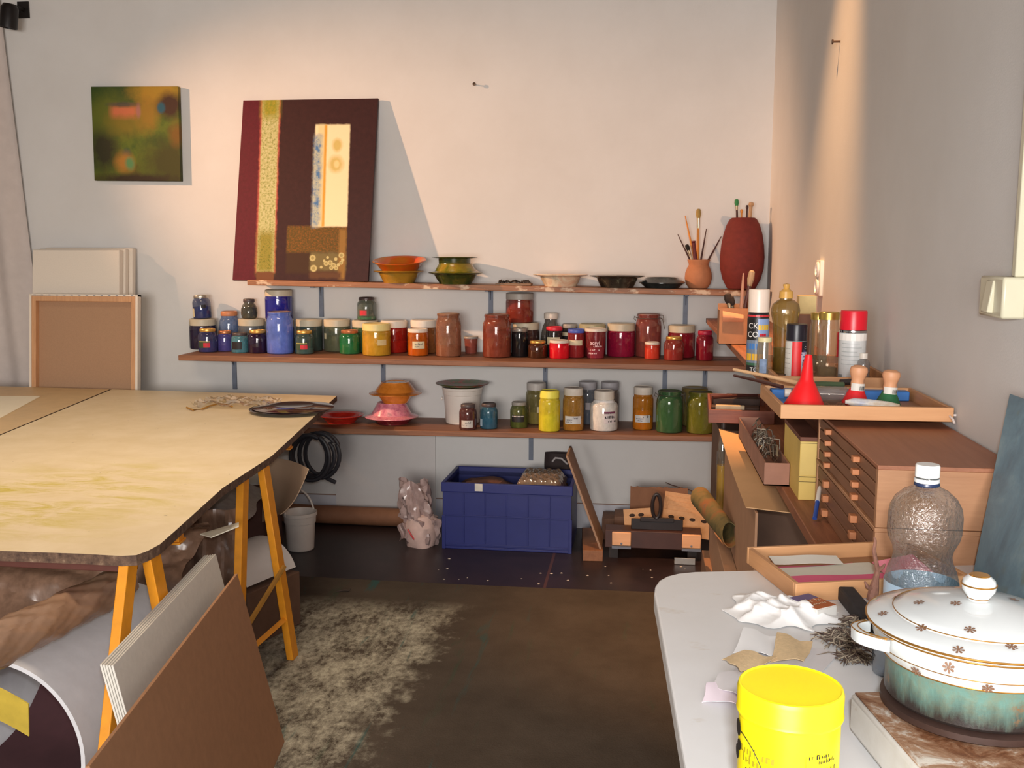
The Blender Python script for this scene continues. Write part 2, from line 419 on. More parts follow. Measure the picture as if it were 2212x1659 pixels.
# ---------------------------------------------------------------- jars
KINDS = {'wide': (0.97, 0.05, 0.99, 0.20), 'jam': (0.80, 0.17, 0.83, 0.10), 'tall': (0.90, 0.10, 0.92, 0.16),
         'jug': (0.84, 0.20, 0.87, 0.035), 'tumbler': (0.97, 0.03, 1.04, 0.08), 'bulb': (0.62, 0.34, 0.70, 0.12),
         'cyl': (0.97, 0.04, 0.98, 0.11), 'bigneck': (0.70, 0.16, 0.72, 0.20)}
JW = {}
def jar(label, u, vt, vb, wpx, kind, lid, fill, frac, k=2, tint=None, dust=0.4, lab=None, y=None, onto=None, name='glass_jar', tilt=0, group=None, lidmetal=0.0, dx=0.0):
    neck, shd, lr, lh = KINDS[kind]
    zf, yf = SH[k] if isinstance(k, int) else (None, None)
    if onto:
        q = JW[onto]; yc = q[1]; z = q[3]; r = wpx/2/ppm((ay(u, vb, yc)[0], yc, z)); x = ay(u, vb, yc)[0]
        x = max(q[0]-q[2]*0.55, min(q[0]+q[2]*0.55, x))
    else:
        r = wpx/2/440
        for _ in range(2):
            P = on(k, u, vb, r, y); r = wpx/2/ppm(P)
        x, yc, z = P
    x += dx
    top = ay(u, vt, yc+r*lr)[2]; H = top-z
    hb = H*(1-lh)
    rt_ = thing(name, label, 'jar', (x, yc, z), (0, math.radians(tilt), rnd.uniform(-0.3, 0.3)*0), group)
    tint = tint or fill
    if kind == 'tumbler':
        prof = [(0, 0), (r*0.80, 0), (r*0.82, 0.004), (r*0.98, hb*0.97), (r*0.98, hb)]
    elif kind == 'bulb':
        prof = [(0, 0), (r*0.75, 0), (r*0.92, hb*0.06), (r, hb*0.3), (r*0.98, hb*0.55), (r*0.80, hb*0.78), (r*neck, hb*0.88), (r*neck, hb)]
    else:
        s0 = hb*(1-shd-0.08)
        prof = [(0, 0), (r*0.88, 0), (r*0.97, hb*0.02), (r, hb*0.06), (r, s0), (r*(0.75+0.25*neck), s0+hb*shd*0.55), (r*(neck+0.02), s0+hb*shd), (r*neck, s0+hb*shd+0.001), (r*neck, hb)]
    if kind in ('jug',):
        prof += [(r*neck*1.06, hb-0.004), (r*neck*1.06, hb+H*lh*0.6), (r*neck*0.94, hb+H*lh*0.6), (r*neck*0.94, hb-0.002)]
    link('glass', MB().lathe(prof, 28), MG('jar_glass', tint, dust), rt_)
    # pigment
    def rad(zz):
        for (r0, z0), (r1, z1) in zip(prof[1:], prof[2:]):
            if z0 <= zz <= z1 and z1 > z0: return (r0+(r1-r0)*(zz-z0)/(z1-z0))
        return r
    if frac > 0:
        ft = max(0.012, hb*frac); pp = [(0, 0.004)]
        for i in range(9):
            zz = 0.004+(ft-0.004)*i/8; pp.append((rad(zz)*0.955, zz))
        pp += [(rad(ft)*0.5, ft+0.003), (0, ft+0.001)]
        link('pigment', MB().lathe(pp, 24), M('pigment', fill, 0.85, var=0.2, scale=60, bump=0.3), rt_)
    if lid is not None:
        R = r*lr; z0 = hb-(0.004 if kind != 'jug' else -0.001); z1 = H
        if kind == 'jug' : z0 = hb+H*lh*0.6
        lp = [(0, z0), (R*0.97, z0), (R, z0+0.002), (R, z1-0.004), (R*0.95, z1-0.001), (R*0.88, z1), (R*0.84, z1-0.0025), (0, z1-0.003)]
        rib = (lambda a, zz: 1+0.012*math.sin(40*a)) if kind in ('wide', 'tall', 'bigneck') else None
        link('lid', MB().lathe(lp, 40, sq=rib), M('jar_lid', lid, 0.32 if lidmetal else 0.45, lidmetal, var=0.08), rt_)
    for L in (lab or []):
        a0, a1, f0, f1, colr = L[:5]
        b = MB().band(r+0.0009, a0-90, a1-90, hb*f0, hb*f1)
        mats = [M('paper_label', colr, 0.6, var=0.08, scale=40)]
        if len(L) > 5:
            for (s, sz, ca, cf, cc) in L[5]:
                (scribble(b, wrapfn(r+0.0018, ca-90, hb*cf), int(s[1:]), sz*hb, len(mats)) if s[0] == '~' else add_text(b, s, sz*hb, wrapfn(r+0.0018, ca-90, hb*cf), len(mats))); mats.append(M('label_print', cc, 0.6, var=0.0))
        link('label', b, mats, rt_)
    JW[label] = (x, yc, r, z+H)
    return rt_
K2 = 1.6
def c2(r, g, b): return C(r, g, b, K2)
CREAM = C(180, 171, 150, 1.25); WHITE = C(206, 198, 186, 1.2); GOLD = C(190, 150, 80, 1.5); GREY = C(140, 135, 128, 1.4)
COP = C(170, 110, 75, 1.5); DK = C(70, 60, 60, 1.3); SIL = C(165, 160, 150, 1.4)
PAP = C(190, 180, 150, 1.3); RED = C(175, 25, 45, 1.5); BLK = C(28, 24, 26, 1.2)
INDIGO = c2(38, 28, 60); NAVY = c2(40, 45, 120); BLUE = c2(48, 70, 150)
GL = C(150, 155, 155, 1.1)
G2, G3 = 'pigment jars on the middle shelf', 'pigment jars on the bottom shelf'
fruit = [(-38, 28, .22, .52, c2(45, 60, 38)), (-4, 36, .24, .46, RED), (-36, 34, .49, .54, C(170, 160, 80, 1.3))]
J = jar
# left end of the middle shelf
J('wide cream-lidded jar of dark indigo at the left end of the middle shelf', 440, 686, 753, 57, 'wide', CREAM, INDIGO, .75, dust=.75, group=G2)
J('silver-lidded jar half full of blue standing tilted on the leftmost wide jar', 438, 636.5, 690, 38, 'jam', SIL, NAVY, .55, tint=c2(70, 85, 120), dust=.3, onto='wide cream-lidded jar of dark indigo at the left end of the middle shelf', lidmetal=.8, tilt=-3, group=G2,
  lab=[(-60, -30, .1, .5, PAP), (20, 50, .5, .66, BLK)])
J('gold-lidded jar with red and green label at the left front of the middle shelf', 450, 708, 762, 40, 'jam', GOLD, c2(60, 65, 140), .5, tint=c2(70, 70, 110), dust=.5, lidmetal=.7, lab=fruit, group=G2)
J('taller dusty pale blue jar with worn rim behind the small purple jar', 497, 671, 745, 42, 'jam', COP, c2(75, 95, 135), .5, tint=c2(110, 130, 165), dust=.6, group=G2)
J('small violet-blue jar with copper rim behind the teal jar', 487, 713, 760, 33, 'jam', COP, c2(70, 62, 130), .6, tint=c2(85, 78, 140), dust=.7, lidmetal=.5, group=G2)
J('wide cream-lidded clear greyish jar under the small dark jar', 545, 686, 755, 57, 'wide', CREAM, c2(70, 75, 85), .4, tint=c2(120, 125, 130), dust=.5, group=G2)
J('small teal jar with dark square label and dark lid at the front of the shelf', 519, 717, 763, 37, 'jam', DK, c2(60, 120, 135), .7, tint=c2(90, 140, 150), dust=.6, lab=[(-38, 34, .2, .62, BLK)], group=G2)
J('small dark round-shouldered jar on top of the clear greyish wide jar', 539, 645, 691, 35, 'bulb', DK, c2(45, 38, 36), .6, tint=c2(85, 85, 75), dust=.55, onto='wide cream-lidded clear greyish jar under the small dark jar', group=G2)
J('very dark purple jar with gold lid left of the tall pale blue jar', 558, 711, 764, 42, 'jam', GOLD, c2(40, 22, 48), .8, dust=.8, lidmetal=.7, group=G2)
J('wide cream-lidded jar hidden behind the tall pale blue jar', 608, 687, 752, 56, 'wide', CREAM, c2(60, 65, 90), .6, dust=.6, group=G2)
J('wide jar of deep ultramarine on top behind the pale blue jar', 603, 624, 690, 58, 'wide', CREAM, c2(38, 38, 135), .8, dust=.8, onto='wide cream-lidded jar hidden behind the tall pale blue jar', group=G2)
J('tall pale blue jar fading to white at its base', 606, 671, 766, 57, 'jug', c2(105, 85, 80), c2(135, 145, 185), .35, tint=c2(92, 115, 190), dust=.8, group=G2)
J('wide cream-lidded jar of dark bottle green behind the red-labelled jar', 669, 687, 755, 57, 'wide', CREAM, c2(52, 66, 58), .7, tint=c2(75, 90, 85), dust=.6, group=G2)
J('gold-lidded jar with red and green label right of the pale blue jar', 658, 712, 766, 41, 'jam', GOLD, c2(55, 115, 115), .25, tint=c2(80, 100, 95), dust=.45, lidmetal=.7, lab=fruit, group=G2)
J('wide cream-lidded jar of grey olive, third of the wide green row', 729, 687, 757, 57, 'wide', CREAM, c2(85, 85, 60), .6, tint=c2(105, 110, 88), dust=.55, lab=[(-52, -36, .5, .72, PAP)], group=G2)
J('wide cream-lidded green jar under the small red-labelled jar', 790, 689, 758, 57, 'wide', CREAM, c2(58, 88, 60), .65, tint=c2(75, 105, 75), dust=.6, group=G2)
J('small dark-lidded jar with red label standing on a wide green jar', 792.5, 641, 695, 41, 'jam', DK, c2(50, 140, 95), .16, tint=c2(105, 115, 105), dust=.3, lidmetal=.4, onto='wide cream-lidded green jar under the small red-labelled jar', lab=[(-42, 30, .22, .55, c2(60, 62, 50)), (-30, 14, .24, .48, RED)], group=G2)
J('bright emerald green jar with copper lid', 756, 711, 766, 44, 'jam', COP, c2(30, 128, 70), .5, tint=c2(38, 112, 66), dust=.7, lidmetal=.6, group=G2)
J('large cream-lidded jar of yellow ochre at the front of the middle shelf', 814, 696, 770, 61, 'wide', C(195, 180, 120, 1.4), c2(180, 140, 35), .8, tint=c2(180, 145, 45), dust=.75, lab=[(18, 56, .42, .64, C(185, 165, 120, 1.3))], group=G2)
J('wide white-lidded jar with orange-red bottom behind the yellow jar', 852, 689.5, 760, 58, 'wide', WHITE, c2(205, 58, 25), .42, tint=c2(150, 30, 22), dust=.75, group=G2)
J('small white-lidded jar of bright orange with cream label', 903, 708, 770, 45, 'cyl', WHITE, c2(215, 120, 15), .42, tint=c2(175, 90, 20), dust=.7, lab=[(-18, 50, .32, .62, PAP, [('~9', .09, -10, .48, DK), ('~6', .08, -10, .37, DK)])], group=G2)
J('wide cream-lidded brown-orange jar behind the small orange jar', 916, 688.5, 758, 58, 'wide', WHITE, c2(140, 82, 35), .7, tint=c2(145, 95, 55), dust=.7, group=G2)
J('tall open-rimmed jar of dusty brown right of the orange jars', 969, 675, 772, 55, 'jug', c2(120, 92, 72), c2(140, 85, 40), .25, tint=c2(135, 92, 70), dust=.7, group=G2)
J('tiny dusty-red yogurt jar standing alone with grey lid', 1017.5, 725, 765, 30, 'tumbler', GREY, c2(140, 58, 48), .6, tint=c2(150, 85, 72), dust=.6, group=G2)
J('wide cream-lidded jar mostly hidden behind the tall brick-red jar', 1071, 693, 752, 56, 'wide', CREAM, c2(90, 45, 35), .6, dust=.6, group=G2)
J('tall open-rimmed jar of brick red', 1073.5, 677, 774, 61, 'jug', c2(100, 70, 58), c2(130, 48, 32), .6, tint=c2(125, 62, 46), dust=.75, group=G2)
J('wide cream-lidded jar of blackish maroon under the stacked brick-red jar', 1136, 694, 760, 57, 'wide', CREAM, c2(52, 28, 28), .75, tint=c2(70, 45, 42), dust=.7, group=G2)
J('wide grey-lidded jar of brick red stacked highest on the middle shelf', 1122.5, 631, 701, 60, 'wide', GREY, c2(140, 55, 35), .85, tint=c2(125, 52, 40), dust=.75, onto='wide cream-lidded jar of blackish maroon under the stacked brick-red jar', group=G2)
J('slim black jar with grey metal lid', 1122.5, 706.6, 772, 35, 'cyl', GREY, c2(28, 24, 26), .85, dust=.85, lidmetal=.6, group=G2)
J('squat gold-lidded jar of dark brown at the front of the shelf', 1161, 734, 774.5, 42, 'jam', GOLD, c2(70, 36, 20), .8, dust=.8, lidmetal=.7, group=G2)
J('narrow-necked dusty grey jar with white rim behind the red-lidded jar', 1189.5, 675, 757, 43, 'bulb', WHITE, c2(70, 62, 60), .5, tint=c2(105, 98, 92), dust=.5, group=G2, y=4.895)
J('dark jar with red lid and cream label', 1197, 704, 771, 36, 'cyl', RED, c2(38, 34, 34), .8, tint=c2(50, 46, 44), dust=.8, lab=[(-50, 45, .46, .74, PAP)], group=G2)
J('slim grey-lidded dark jar with white band behind the blue-lidded jar', 1230, 698, 760, 33, 'cyl', GREY, c2(40, 36, 38), .8, tint=c2(60, 56, 56), dust=.7, lab=[(-60, 60, .70, .82, PAP)], group=G2)
J('red jar with blue lid and cream label', 1244, 709, 774, 37, 'cyl', c2(58, 75, 150), c2(165, 30, 42), .5, tint=c2(135, 40, 42), dust=.75, lab=[(-52, 48, .50, .70, PAP)], group=G2)
J('squat white-lidded jar of bright scarlet', 1208, 732.5, 776, 43, 'cyl', WHITE, c2(215, 22, 38), .8, dust=.8, group=G2)
J('wide greenish-lidded dark red jar behind the pink jar', 1279, 697, 760, 58, 'wide', C(150, 145, 115, 1.3), c2(100, 32, 32), .7, dust=.7, group=G2)
J('pink pigment jar with white lid and white printed lettering', 1286, 707, 776, 45, 'tumbler', WHITE, c2(215, 85, 130), .36, tint=c2(130, 50, 55), dust=.6, group=G2,
  lab=[(-34, -32, .3, .31, PAP, [('acryl', .19, -28, .52, C(225, 200, 205, 1.2)), ('~9', .09, -8, .43, C(225, 200, 205, 1.2)), ('~9', .09, -30, .30, C(225, 200, 205, 1.2)), ('~7', .09, -34, .18, C(225, 200, 205, 1.2))])])
J('wide cream-lidded jar of magenta crimson', 1341, 696, 771, 60, 'wide', CREAM, c2(150, 18, 58), .85, tint=c2(135, 22, 55), dust=.8, group=G2)
clip1 = J('wire-clip preserving jar of dusty red on the middle shelf', 1399.5, 676, 768, 55, 'jug', c2(125, 95, 88), c2(140, 50, 42), .3, tint=c2(135, 70, 62), dust=.65, group=G2)
J('tiny orange-red jar in front of the wire-clip jar', 1408, 737, 777, 32, 'cyl', WHITE, c2(215, 60, 32), .75, tint=c2(190, 70, 50), dust=.7, group=G2)
J('wide cream-lidded jar of crimson behind the gold-lidded red jar', 1471, 700, 766, 58, 'wide', CREAM, c2(150, 22, 42), .8, tint=c2(135, 28, 40), dust=.75, group=G2)
J('gold-lidded jar half full of red, second from the right end', 1455, 725, 780, 42, 'jam', GOLD, c2(175, 22, 38), .5, tint=c2(140, 62, 52), dust=.55, lidmetal=.8, group=G2)
J('crimson jar with magenta lid at the right end of the middle shelf', 1521.5, 713, 780, 37, 'jam', c2(140, 20, 50), c2(165, 16, 48), .65, tint=c2(125, 22, 40), dust=.75, group=G2)
# bottom shelf
J('maroon jar with grey label in front of the white bucket', 1011, 870, 930, 38, 'jam', DK, c2(70, 28, 30), .7, k=3, tint=c2(95, 58, 56), dust=.6, lab=[(-36, 42, .12, .44, C(175, 170, 165, 1.3), [('~6', .10, -8, .3, DK), ('~8', .06, -30, .2, DK)])], group=G3)
J('teal blue jar with paper label right of the bucket', 1056, 868, 928, 38, 'jam', DK, c2(45, 98, 125), .5, k=3, tint=c2(60, 105, 125), dust=.6, lab=[(-70, -38, .12, .44, C(150, 170, 185, 1.2))], group=G3)
J('green jar with black label and white line', 1121, 865, 926, 38, 'jam', GREY, c2(62, 105, 32), .3, k=3, tint=c2(92, 98, 50), dust=.55, lab=[(-45, 42, .28, .56, BLK), (-42, 40, .50, .54, C(200, 195, 190, 1.3))], group=G3)
J('tall grey-lidded jar of pale olive behind the yellow jar', 1158, 823, 918, 45, 'tall', C(165, 160, 155, 1.4), c2(165, 150, 70), .35, k=3, tint=c2(125, 118, 75), dust=.5, lab=[(10, 40, .35, .52, PAP)], group=G3)
J('bright yellow jar with yellow lid', 1186.5, 840, 934, 46, 'tall', c2(215, 190, 75), c2(225, 205, 45), .5, k=3, tint=c2(205, 185, 55), dust=.75, group=G3)
J('white-lidded ochre jar with paper label', 1238, 834, 932, 45, 'tall', WHITE, c2(195, 140, 45), .3, k=3, tint=c2(160, 120, 55), dust=.65, lab=[(-45, 48, .20, .42, C(185, 185, 185, 1.3), [('~7', .08, 2, .34, DK), ('~8', .05, -38, .30, DK), ('~8', .05, -38, .24, DK)])], group=G3)
J('grey-lidded jar of slate blue behind the ochre jar', 1269, 821, 918, 42, 'tall', C(150, 148, 152, 1.4), c2(70, 80, 100), .4, k=3, tint=c2(115, 120, 128), dust=.5, lab=[(-10, 45, .42, .62, C(150, 145, 150, 1.3))], group=G3)
J('opaque white jar with purple and black printed label', 1304, 840, 933, 60, 'bigneck', WHITE, C(215, 205, 200, 1.4), .97, k=3, tint=C(220, 210, 205, 1.4), dust=1.0, group=G3,
  lab=[(2, 52, .56, .63, c2(95, 45, 70)), (2, 52, .26, .58, C(195, 185, 185, 1.3), [('~5', .14, 6, .42, BLK), ('~6', .10, 20, .30, BLK)])])
J('grey-lidded jar peeking out behind the opaque white jar', 1316, 822, 918, 42, 'tall', C(150, 148, 152, 1.4), c2(110, 85, 75), .5, k=3, tint=c2(140, 130, 125), dust=.5, group=G3)
J('tall white-lidded jar of orange with paper label', 1388, 832, 930, 44, 'tall', WHITE, c2(225, 118, 15), .55, k=3, tint=c2(175, 115, 30), dust=.7, lab=[(-46, 44, .22, .42, C(180, 180, 180, 1.3), [('~7', .08, 2, .35, DK), ('~8', .05, -38, .31, DK), ('~8', .05, -38, .25, DK)])], group=G3)
J('brown-lidded wide jar with cream card label behind the two preserving jars', 1499, 833, 918, 56, 'cyl', c2(105, 90, 48), c2(135, 115, 50), .6, k=3, tint=c2(135, 125, 75), dust=.7, lab=[(-25, 20, .08, .66, PAP)], group=G3)
clip2 = J('wire-clip preserving jar of dark green', 1445, 840, 937, 57, 'jug', c2(72, 82, 55), c2(42, 88, 52), .55, k=3, tint=c2(62, 98, 62), dust=.75, group=G3)
J('olive preserving jar at the right end of the bottom shelf', 1511, 842, 939, 57, 'jug', c2(88, 82, 40), c2(112, 108, 30), .6, k=3, tint=c2(108, 108, 40), dust=.75, group=G3)
wirem = M('clip_wire', C(130, 125, 120, 1.2), 0.3, 0.8)
for rt_, key in ((clip1, 'wire-clip preserving jar of dusty red on the middle shelf'), (clip2, 'wire-clip preserving jar of dark green')):
    x, yc, r, zt = JW[key]; z0 = rt_.location.z; H = zt-z0; b = MB(); n = r*0.93; zz = H*0.90
    b.tube([(n*math.cos(a), n*math.sin(a), zz) for a in [2*math.pi*i/24 for i in range(24)]], 0.0016, 6, closed=True)
    b.tube([(-n, 0, zz), (-n*1.18, 0, zz+0.008), (-n*1.22, 0, zz-0.006), (-n*1.05, 0, zz-0.012)], 0.0018, 6)
    b.tube([(n, -0.008, zz), (n*1.15, -0.008, zz-0.004), (n*1.22, -0.008, zz-0.02), (n*1.36, -0.008, zz-0.052), (n*1.36, 0.008, zz-0.052), (n*1.22, 0.008, zz-0.02), (n*1.15, 0.008, zz-0.004), (n, 0.008, zz)], 0.0018, 6)
    b.tube([(n*0.9, 0, zz+H*0.07), (n*1.2, 0, zz+H*0.06), (n*1.28, 0, zz-0.018)], 0.0018, 6)
    link('clip_wire', b, wirem, rt_)

# ---------------------------------------------------------------- paintings
def paint_mat(name, Wd, Ht, base, layers, rough=0.5):
    """base: colour or (noise stops, scale). layers in 0..1 coordinates of the canvas:
       ('r',x0,x1,y0,y1,col,soft,wob,skew) rectangle, ('e',cx,cy,rx,ry,col,soft) blob; col may be noise stops"""
    t = NT(name); co = t.coord((1/Wd, 1, 1/Ht)); X = t.xyz(co); wx = t.noise(t.coord(), 26, 4, 0.7); wy = t.noise(t.coord(), 31, 4, 0.7)
    def colr(c, sc=30):
        if isinstance(c, list): return t.ramp(t.noise(t.coord(), c[0], 5, 0.65), c[1])
        return c
    col = colr(base)
    if isinstance(col, tuple): col = t.mix(0.0, col, col)
    for L in layers:
        if L[0] == 'r':
            _, x0, x1, y0, y1, c, soft, wob = L[:8]; sk = L[8] if len(L) > 8 else 0
            x = t.math('ADD', X[0], t.math('MULTIPLY_ADD', wx, wob, -wob/2)); y = t.math('ADD', X[2], t.math('MULTIPLY_ADD', wy, wob, -wob/2))
            if sk: x = t.math('SUBTRACT', x, t.math('MULTIPLY', y, sk))
            f = None
            for a in (t.math('MULTIPLY_ADD', x, 1/soft, -x0/soft+0.5, True), t.math('MULTIPLY_ADD', x, -1/soft, x1/soft+0.5, True),
                      t.math('MULTIPLY_ADD', y, 1/soft, -y0/soft+0.5, True), t.math('MULTIPLY_ADD', y, -1/soft, y1/soft+0.5, True)):
                f = a if f is None else t.math('MULTIPLY', f, a)
        else:
            _, cx, cy, rx, ry, c, soft = L[:7]
            dx = t.math('MULTIPLY_ADD', X[0], 1/rx, -cx/rx); dy = t.math('MULTIPLY_ADD', X[2], 1/ry, -cy/ry)
            d = t.math('SQRT', t.math('ADD', t.math('MULTIPLY', dx, dx), t.math('MULTIPLY', dy, dy)))
            d = t.math('ADD', d, t.math('MULTIPLY_ADD', wx, soft*0.8, -soft*0.4))
            f = t.math('MULTIPLY_ADD', d, -1/soft, 1/soft+0.5, True)
            if len(L) > 7: f = t.math('MULTIPLY', f, L[7])
        col = t.mix(f, col, colr(c))
    return t.pbr(col, rough, 0, wx, 0.12, 0.35)

kp = 0.95
def cp(r, g, b): return C(r, g, b, kp)
# small green painting on the wall
P0, P1 = ay(204, 390, YB-0.03), ay(390, 386, YB-0.03); P2 = ay(197, 187, YB-0.03)
Wd, Ht = float(P1[0]-P0[0]), float(P2[2]-P0[2])
lay = [('e', .2, .93, .45, .14, cp(45, 70, 18), .9), ('e', .78, .95, .3, .12, cp(165, 130, 30), .9), ('e', .12, .35, .16, .25, cp(38, 40, 12), 1.0), ('e', .2, .72, .2, .2, cp(90, 100, 20), 1.0),
       ('e', .9, .80, .14, .13, cp(60, 32, 16), .8), ('e', .9, .2, .3, .25, cp(62, 62, 12), 1.0), ('e', .64, .72, .12, .18, cp(165, 118, 28), 1.0, .7), ('e', .4, .62, .2, .14, cp(140, 112, 24), 1.0, .6),
       ('r', .22, .52, .68, .80, cp(195, 108, 70), .08, .05), ('e', .36, .81, .16, .025, cp(55, 65, 60), .9, .8), ('e', .54, .74, .025, .07, cp(165, 105, 110), .9, .7), ('e', .80, .775, .045, .055, cp(25, 85, 105), .6),
       ('e', .385, .29, .05, .05, cp(30, 75, 65), .8), ('e', .36, .2, .1, .1, cp(165, 115, 40), 1.0), ('e', .42, .185, .05, .06, cp(85, 135, 85), .9), ('e', .97, .5, .08, .12, cp(130, 82, 22), 1.0, .7), ('e', .5, .02, .5, .05, cp(45, 32, 12), 1.0)]
pm = paint_mat('green_oil_paint', Wd, Ht, [7, [(0.3, cp(50, 78, 16)), (0.5, cp(92, 108, 22)), (0.7, cp(84, 76, 18))]], lay, 0.55)
r = thing('painting', 'small square green and orange abstract painting hanging on the back wall', 'painting', (P0[0], YB, P0[2]), (0, math.radians(0.7), 0))
link('canvas', MB().box(0, Wd, -0.03, -0.002, 0, Ht), pm, r, bevel=0.002)

# large leaning painting on the top shelf
zf1 = SH[1][0]
yb_, yt_ = 4.775, 4.925
B0, B1, T1, T0 = ay(502, 602, yb_), ay(795, 604, yb_), ay(812, 212, yt_), ay(530, 217, yt_)
B0[2] = B1[2] = zf1(-1.6)+0.001
xd = Vector(tuple(B1-B0)).normalized(); zd = Vector(tuple((T0+T1)/2-(B0+B1)/2)); Hh = zd.length; zd.normalize(); Wb = float((B1-B0) @ np.array(xd))
shear = (float((((T0+T1)/2-(B0+B1)/2)) @ np.array(xd)))
mdir = Vector(tuple(((T0+T1)/2-(B0+B1)/2))) - xd*shear; ang_ = math.atan2(mdir.y, mdir.z)
Hh = mdir.length
green = [90, [(0.35, cp(210, 205, 160)), (0.5, cp(195, 192, 130)), (0.62, cp(145, 150, 85))]]
lay = [('r', -.1, .175, -.1, 1.1, [60, [(0.3, cp(84, 10, 28)), (0.7, cp(100, 16, 38))]], .012, .012), ('r', .168, .315, .045, 1.1, cp(190, 90, 75), .014, .03), ('r', .178, .305, .045, 1.1, green, .012, .02),
       ('r', .18, .30, .04, .27, [90, [(0.35, cp(125, 130, 40)), (0.5, cp(160, 145, 60)), (0.65, cp(90, 105, 20))]], .05, .02), ('r', .18, .305, .90, 1.1, [80, [(0.35, cp(180, 160, 50)), (0.6, cp(140, 145, 40))]], .06, .02), ('r', .178, .305, -.1, .048, cp(118, 72, 42), .012, .02),
       ('r', .395, .835, .04, .165, cp(66, 40, 20), .02, .02), ('r', .395, .835, .155, .30, [110, [(0.35, cp(82, 70, 20)), (0.52, cp(110, 78, 24)), (0.66, cp(150, 90, 25))]], .015, .015),
       ('r', .58, .835, .297, .858, cp(252, 235, 190), .012, .012), ('r', .60, .65, .297, .858, cp(235, 220, 165), .02, .01), ('r', .575, .632, .297, .80, [22, [(0.40, cp(80, 125, 175)), (0.55, cp(190, 195, 175)), (0.68, cp(60, 105, 160))]], .03, .03), ('r', .648, .668, .297, .858, cp(222, 165, 60), .012, .006),
       ('e', .745, .745, .035, .035, cp(205, 180, 80), .7, .8), ('e', .74, .64, .05, .045, cp(205, 180, 85), .7, .8), ('e', .745, .64, .02, .02, cp(248, 218, 155), .6),
       ('r', .57, .835, .055, .155, cp(120, 105, 62), .02, .03), ('r', .78, .83, .01, .28, cp(150, 110, 50), .02, .02), ('r', .57, .80, .012, .05, cp(98, 62, 35), .02, .03)]
dots = [(.59, .125, .022), (.60, .068, .024), (.69, .095, .017), (.72, .10, .018), (.745, .085, .017), (.73, .072, .015), (.765, .07, .014), (.80, .14, .02), (.80, .10, .014), (.76, .12, .012), (.655, .075, .01), (.70, .128, .01), (.81, .115, .012), (.78, .088, .012), (.675, .11, .009)]
for (a, b_, rr) in dots: lay.append(('e', a, b_, rr, rr*Wb/Hh, cp(205, 190, 130), .35))
for (a, b_, rr) in dots[:9]: lay.append(('e', a, b_, rr*.55, rr*.55*Wb/Hh, cp(165, 150, 95), .4))
pm = paint_mat('dark_oil_paint', Wb, Hh, [40, [(0.3, cp(50, 20, 22)), (0.7, cp(62, 28, 28))]], lay, 0.5)
r = thing('painting', 'large maroon abstract painting with yellow panel leaning on the top shelf', 'painting', tuple(B0), (0, 0, 0))
T = Matrix.Rotation(-ang_, 4, 'X')
b = MB(); b.add([(0, 0, 0), (Wb, 0, 0), (Wb, 0.018, 0), (0, 0.018, 0), (shear, 0, Hh), (Wb+shear, 0, Hh), (Wb+shear, 0.018, Hh), (shear, 0.018, Hh)],
                [(0, 3, 2, 1), (4, 5, 6, 7), (0, 1, 5, 4), (1, 2, 6, 5), (2, 3, 7, 6), (3, 0, 4, 7)])
ob = link('canvas', b, pm, r, bevel=0.001); ob.rotation_euler = (-ang_, 0, 0)

# ---------------------------------------------------------------- bowls on the shelves
def bowl_prof(R, rb, h, rim=0.22, th=0.004, foot=True):
    ri = R*(1-rim)
    o = [(0, 0.002), (rb*0.8, 0.002), (rb*0.82, 0), (rb, 0), (rb*1.01, 0.004), (rb+(ri-rb)*0.5, h*0.40), (ri, h*0.82), (R*0.99, h*0.97), (R, h)]
    i = [(R*0.985, h+th*0.5), (ri-th, h*0.86+th*0.5), (rb+(ri-rb)*0.45, h*0.42+th), (rb*0.9, th+0.004), (0, th+0.003)]
    return o+i
def glaze(name, stops, sc=9, rough=0.22):
    t = NT(name); nz = t.noise(t.coord(), sc, 4, 0.6, 0.6)
    return t.pbr(t.ramp(nz, stops), rough, 0, nz, 0.05, 0.5, 0.3)
ZT = {}
def bowl(label, k, u, vb, Rpx, rbpx, hpx, mat, invert=False, onto=None, tilt=0, y=None, rim=0.22, group='glazed bowls used as palettes', name='bowl', sink=0.0):
    if onto: x0, yc, z = ZT[onto]; s = ppm((x0, yc, z)); x = x0 if u is None else ay(u, vb, yc)[0]; z += sink
    else:
        P = on(k, u, vb, rbpx/440, y); s = ppm(P); yq = min(P[1], YB-Rpx/s-0.012); P = on(k, u, vb, 0.0, yq); s = ppm(P); x, yc, z = P
    R, rb, h = Rpx/s, rbpx/s, hpx/s
    T = None
    mb = MB().lathe(bowl_prof(R, rb, h, rim), 48)
    if invert: mb.v = [(a, -b_, h-c) for (a, b_, c) in mb.v]
    o = single(name, mb, mat, label, 'bowl', (x, yc, z), (math.radians(tilt), 0, 0), group)
    ZT[label] = (x, yc, z+h); return o
km = 1.35
def cg(r, g, b): return C(r, g, b, km)
og = glaze('orange_glaze', [(0.3, cg(150, 105, 30)), (0.55, cg(170, 80, 20)), (0.75, cg(185, 60, 18))])
og2 = glaze('ochre_glaze', [(0.3, cg(120, 95, 30)), (0.6, cg(150, 110, 35)), (0.8, cg(130, 70, 25))])
gg = glaze('dark_green_glaze', [(0.3, cg(28, 40, 18)), (0.55, cg(45, 55, 20)), (0.75, cg(95, 80, 22))])
gy = glaze('green_yellow_glaze', [(0.3, cg(60, 80, 22)), (0.55, cg(130, 110, 30)), (0.75, cg(120, 75, 25))], 14)
wg = glaze('stained_white_glaze', [(0.3, cg(140, 120, 95)), (0.5, cg(200, 185, 160)), (0.75, cg(190, 130, 100))], 12)
bg = glaze('black_glaze', [(0.3, cg(30, 26, 24)), (0.6, cg(48, 44, 36)), (0.8, cg(150, 150, 125))], 16)
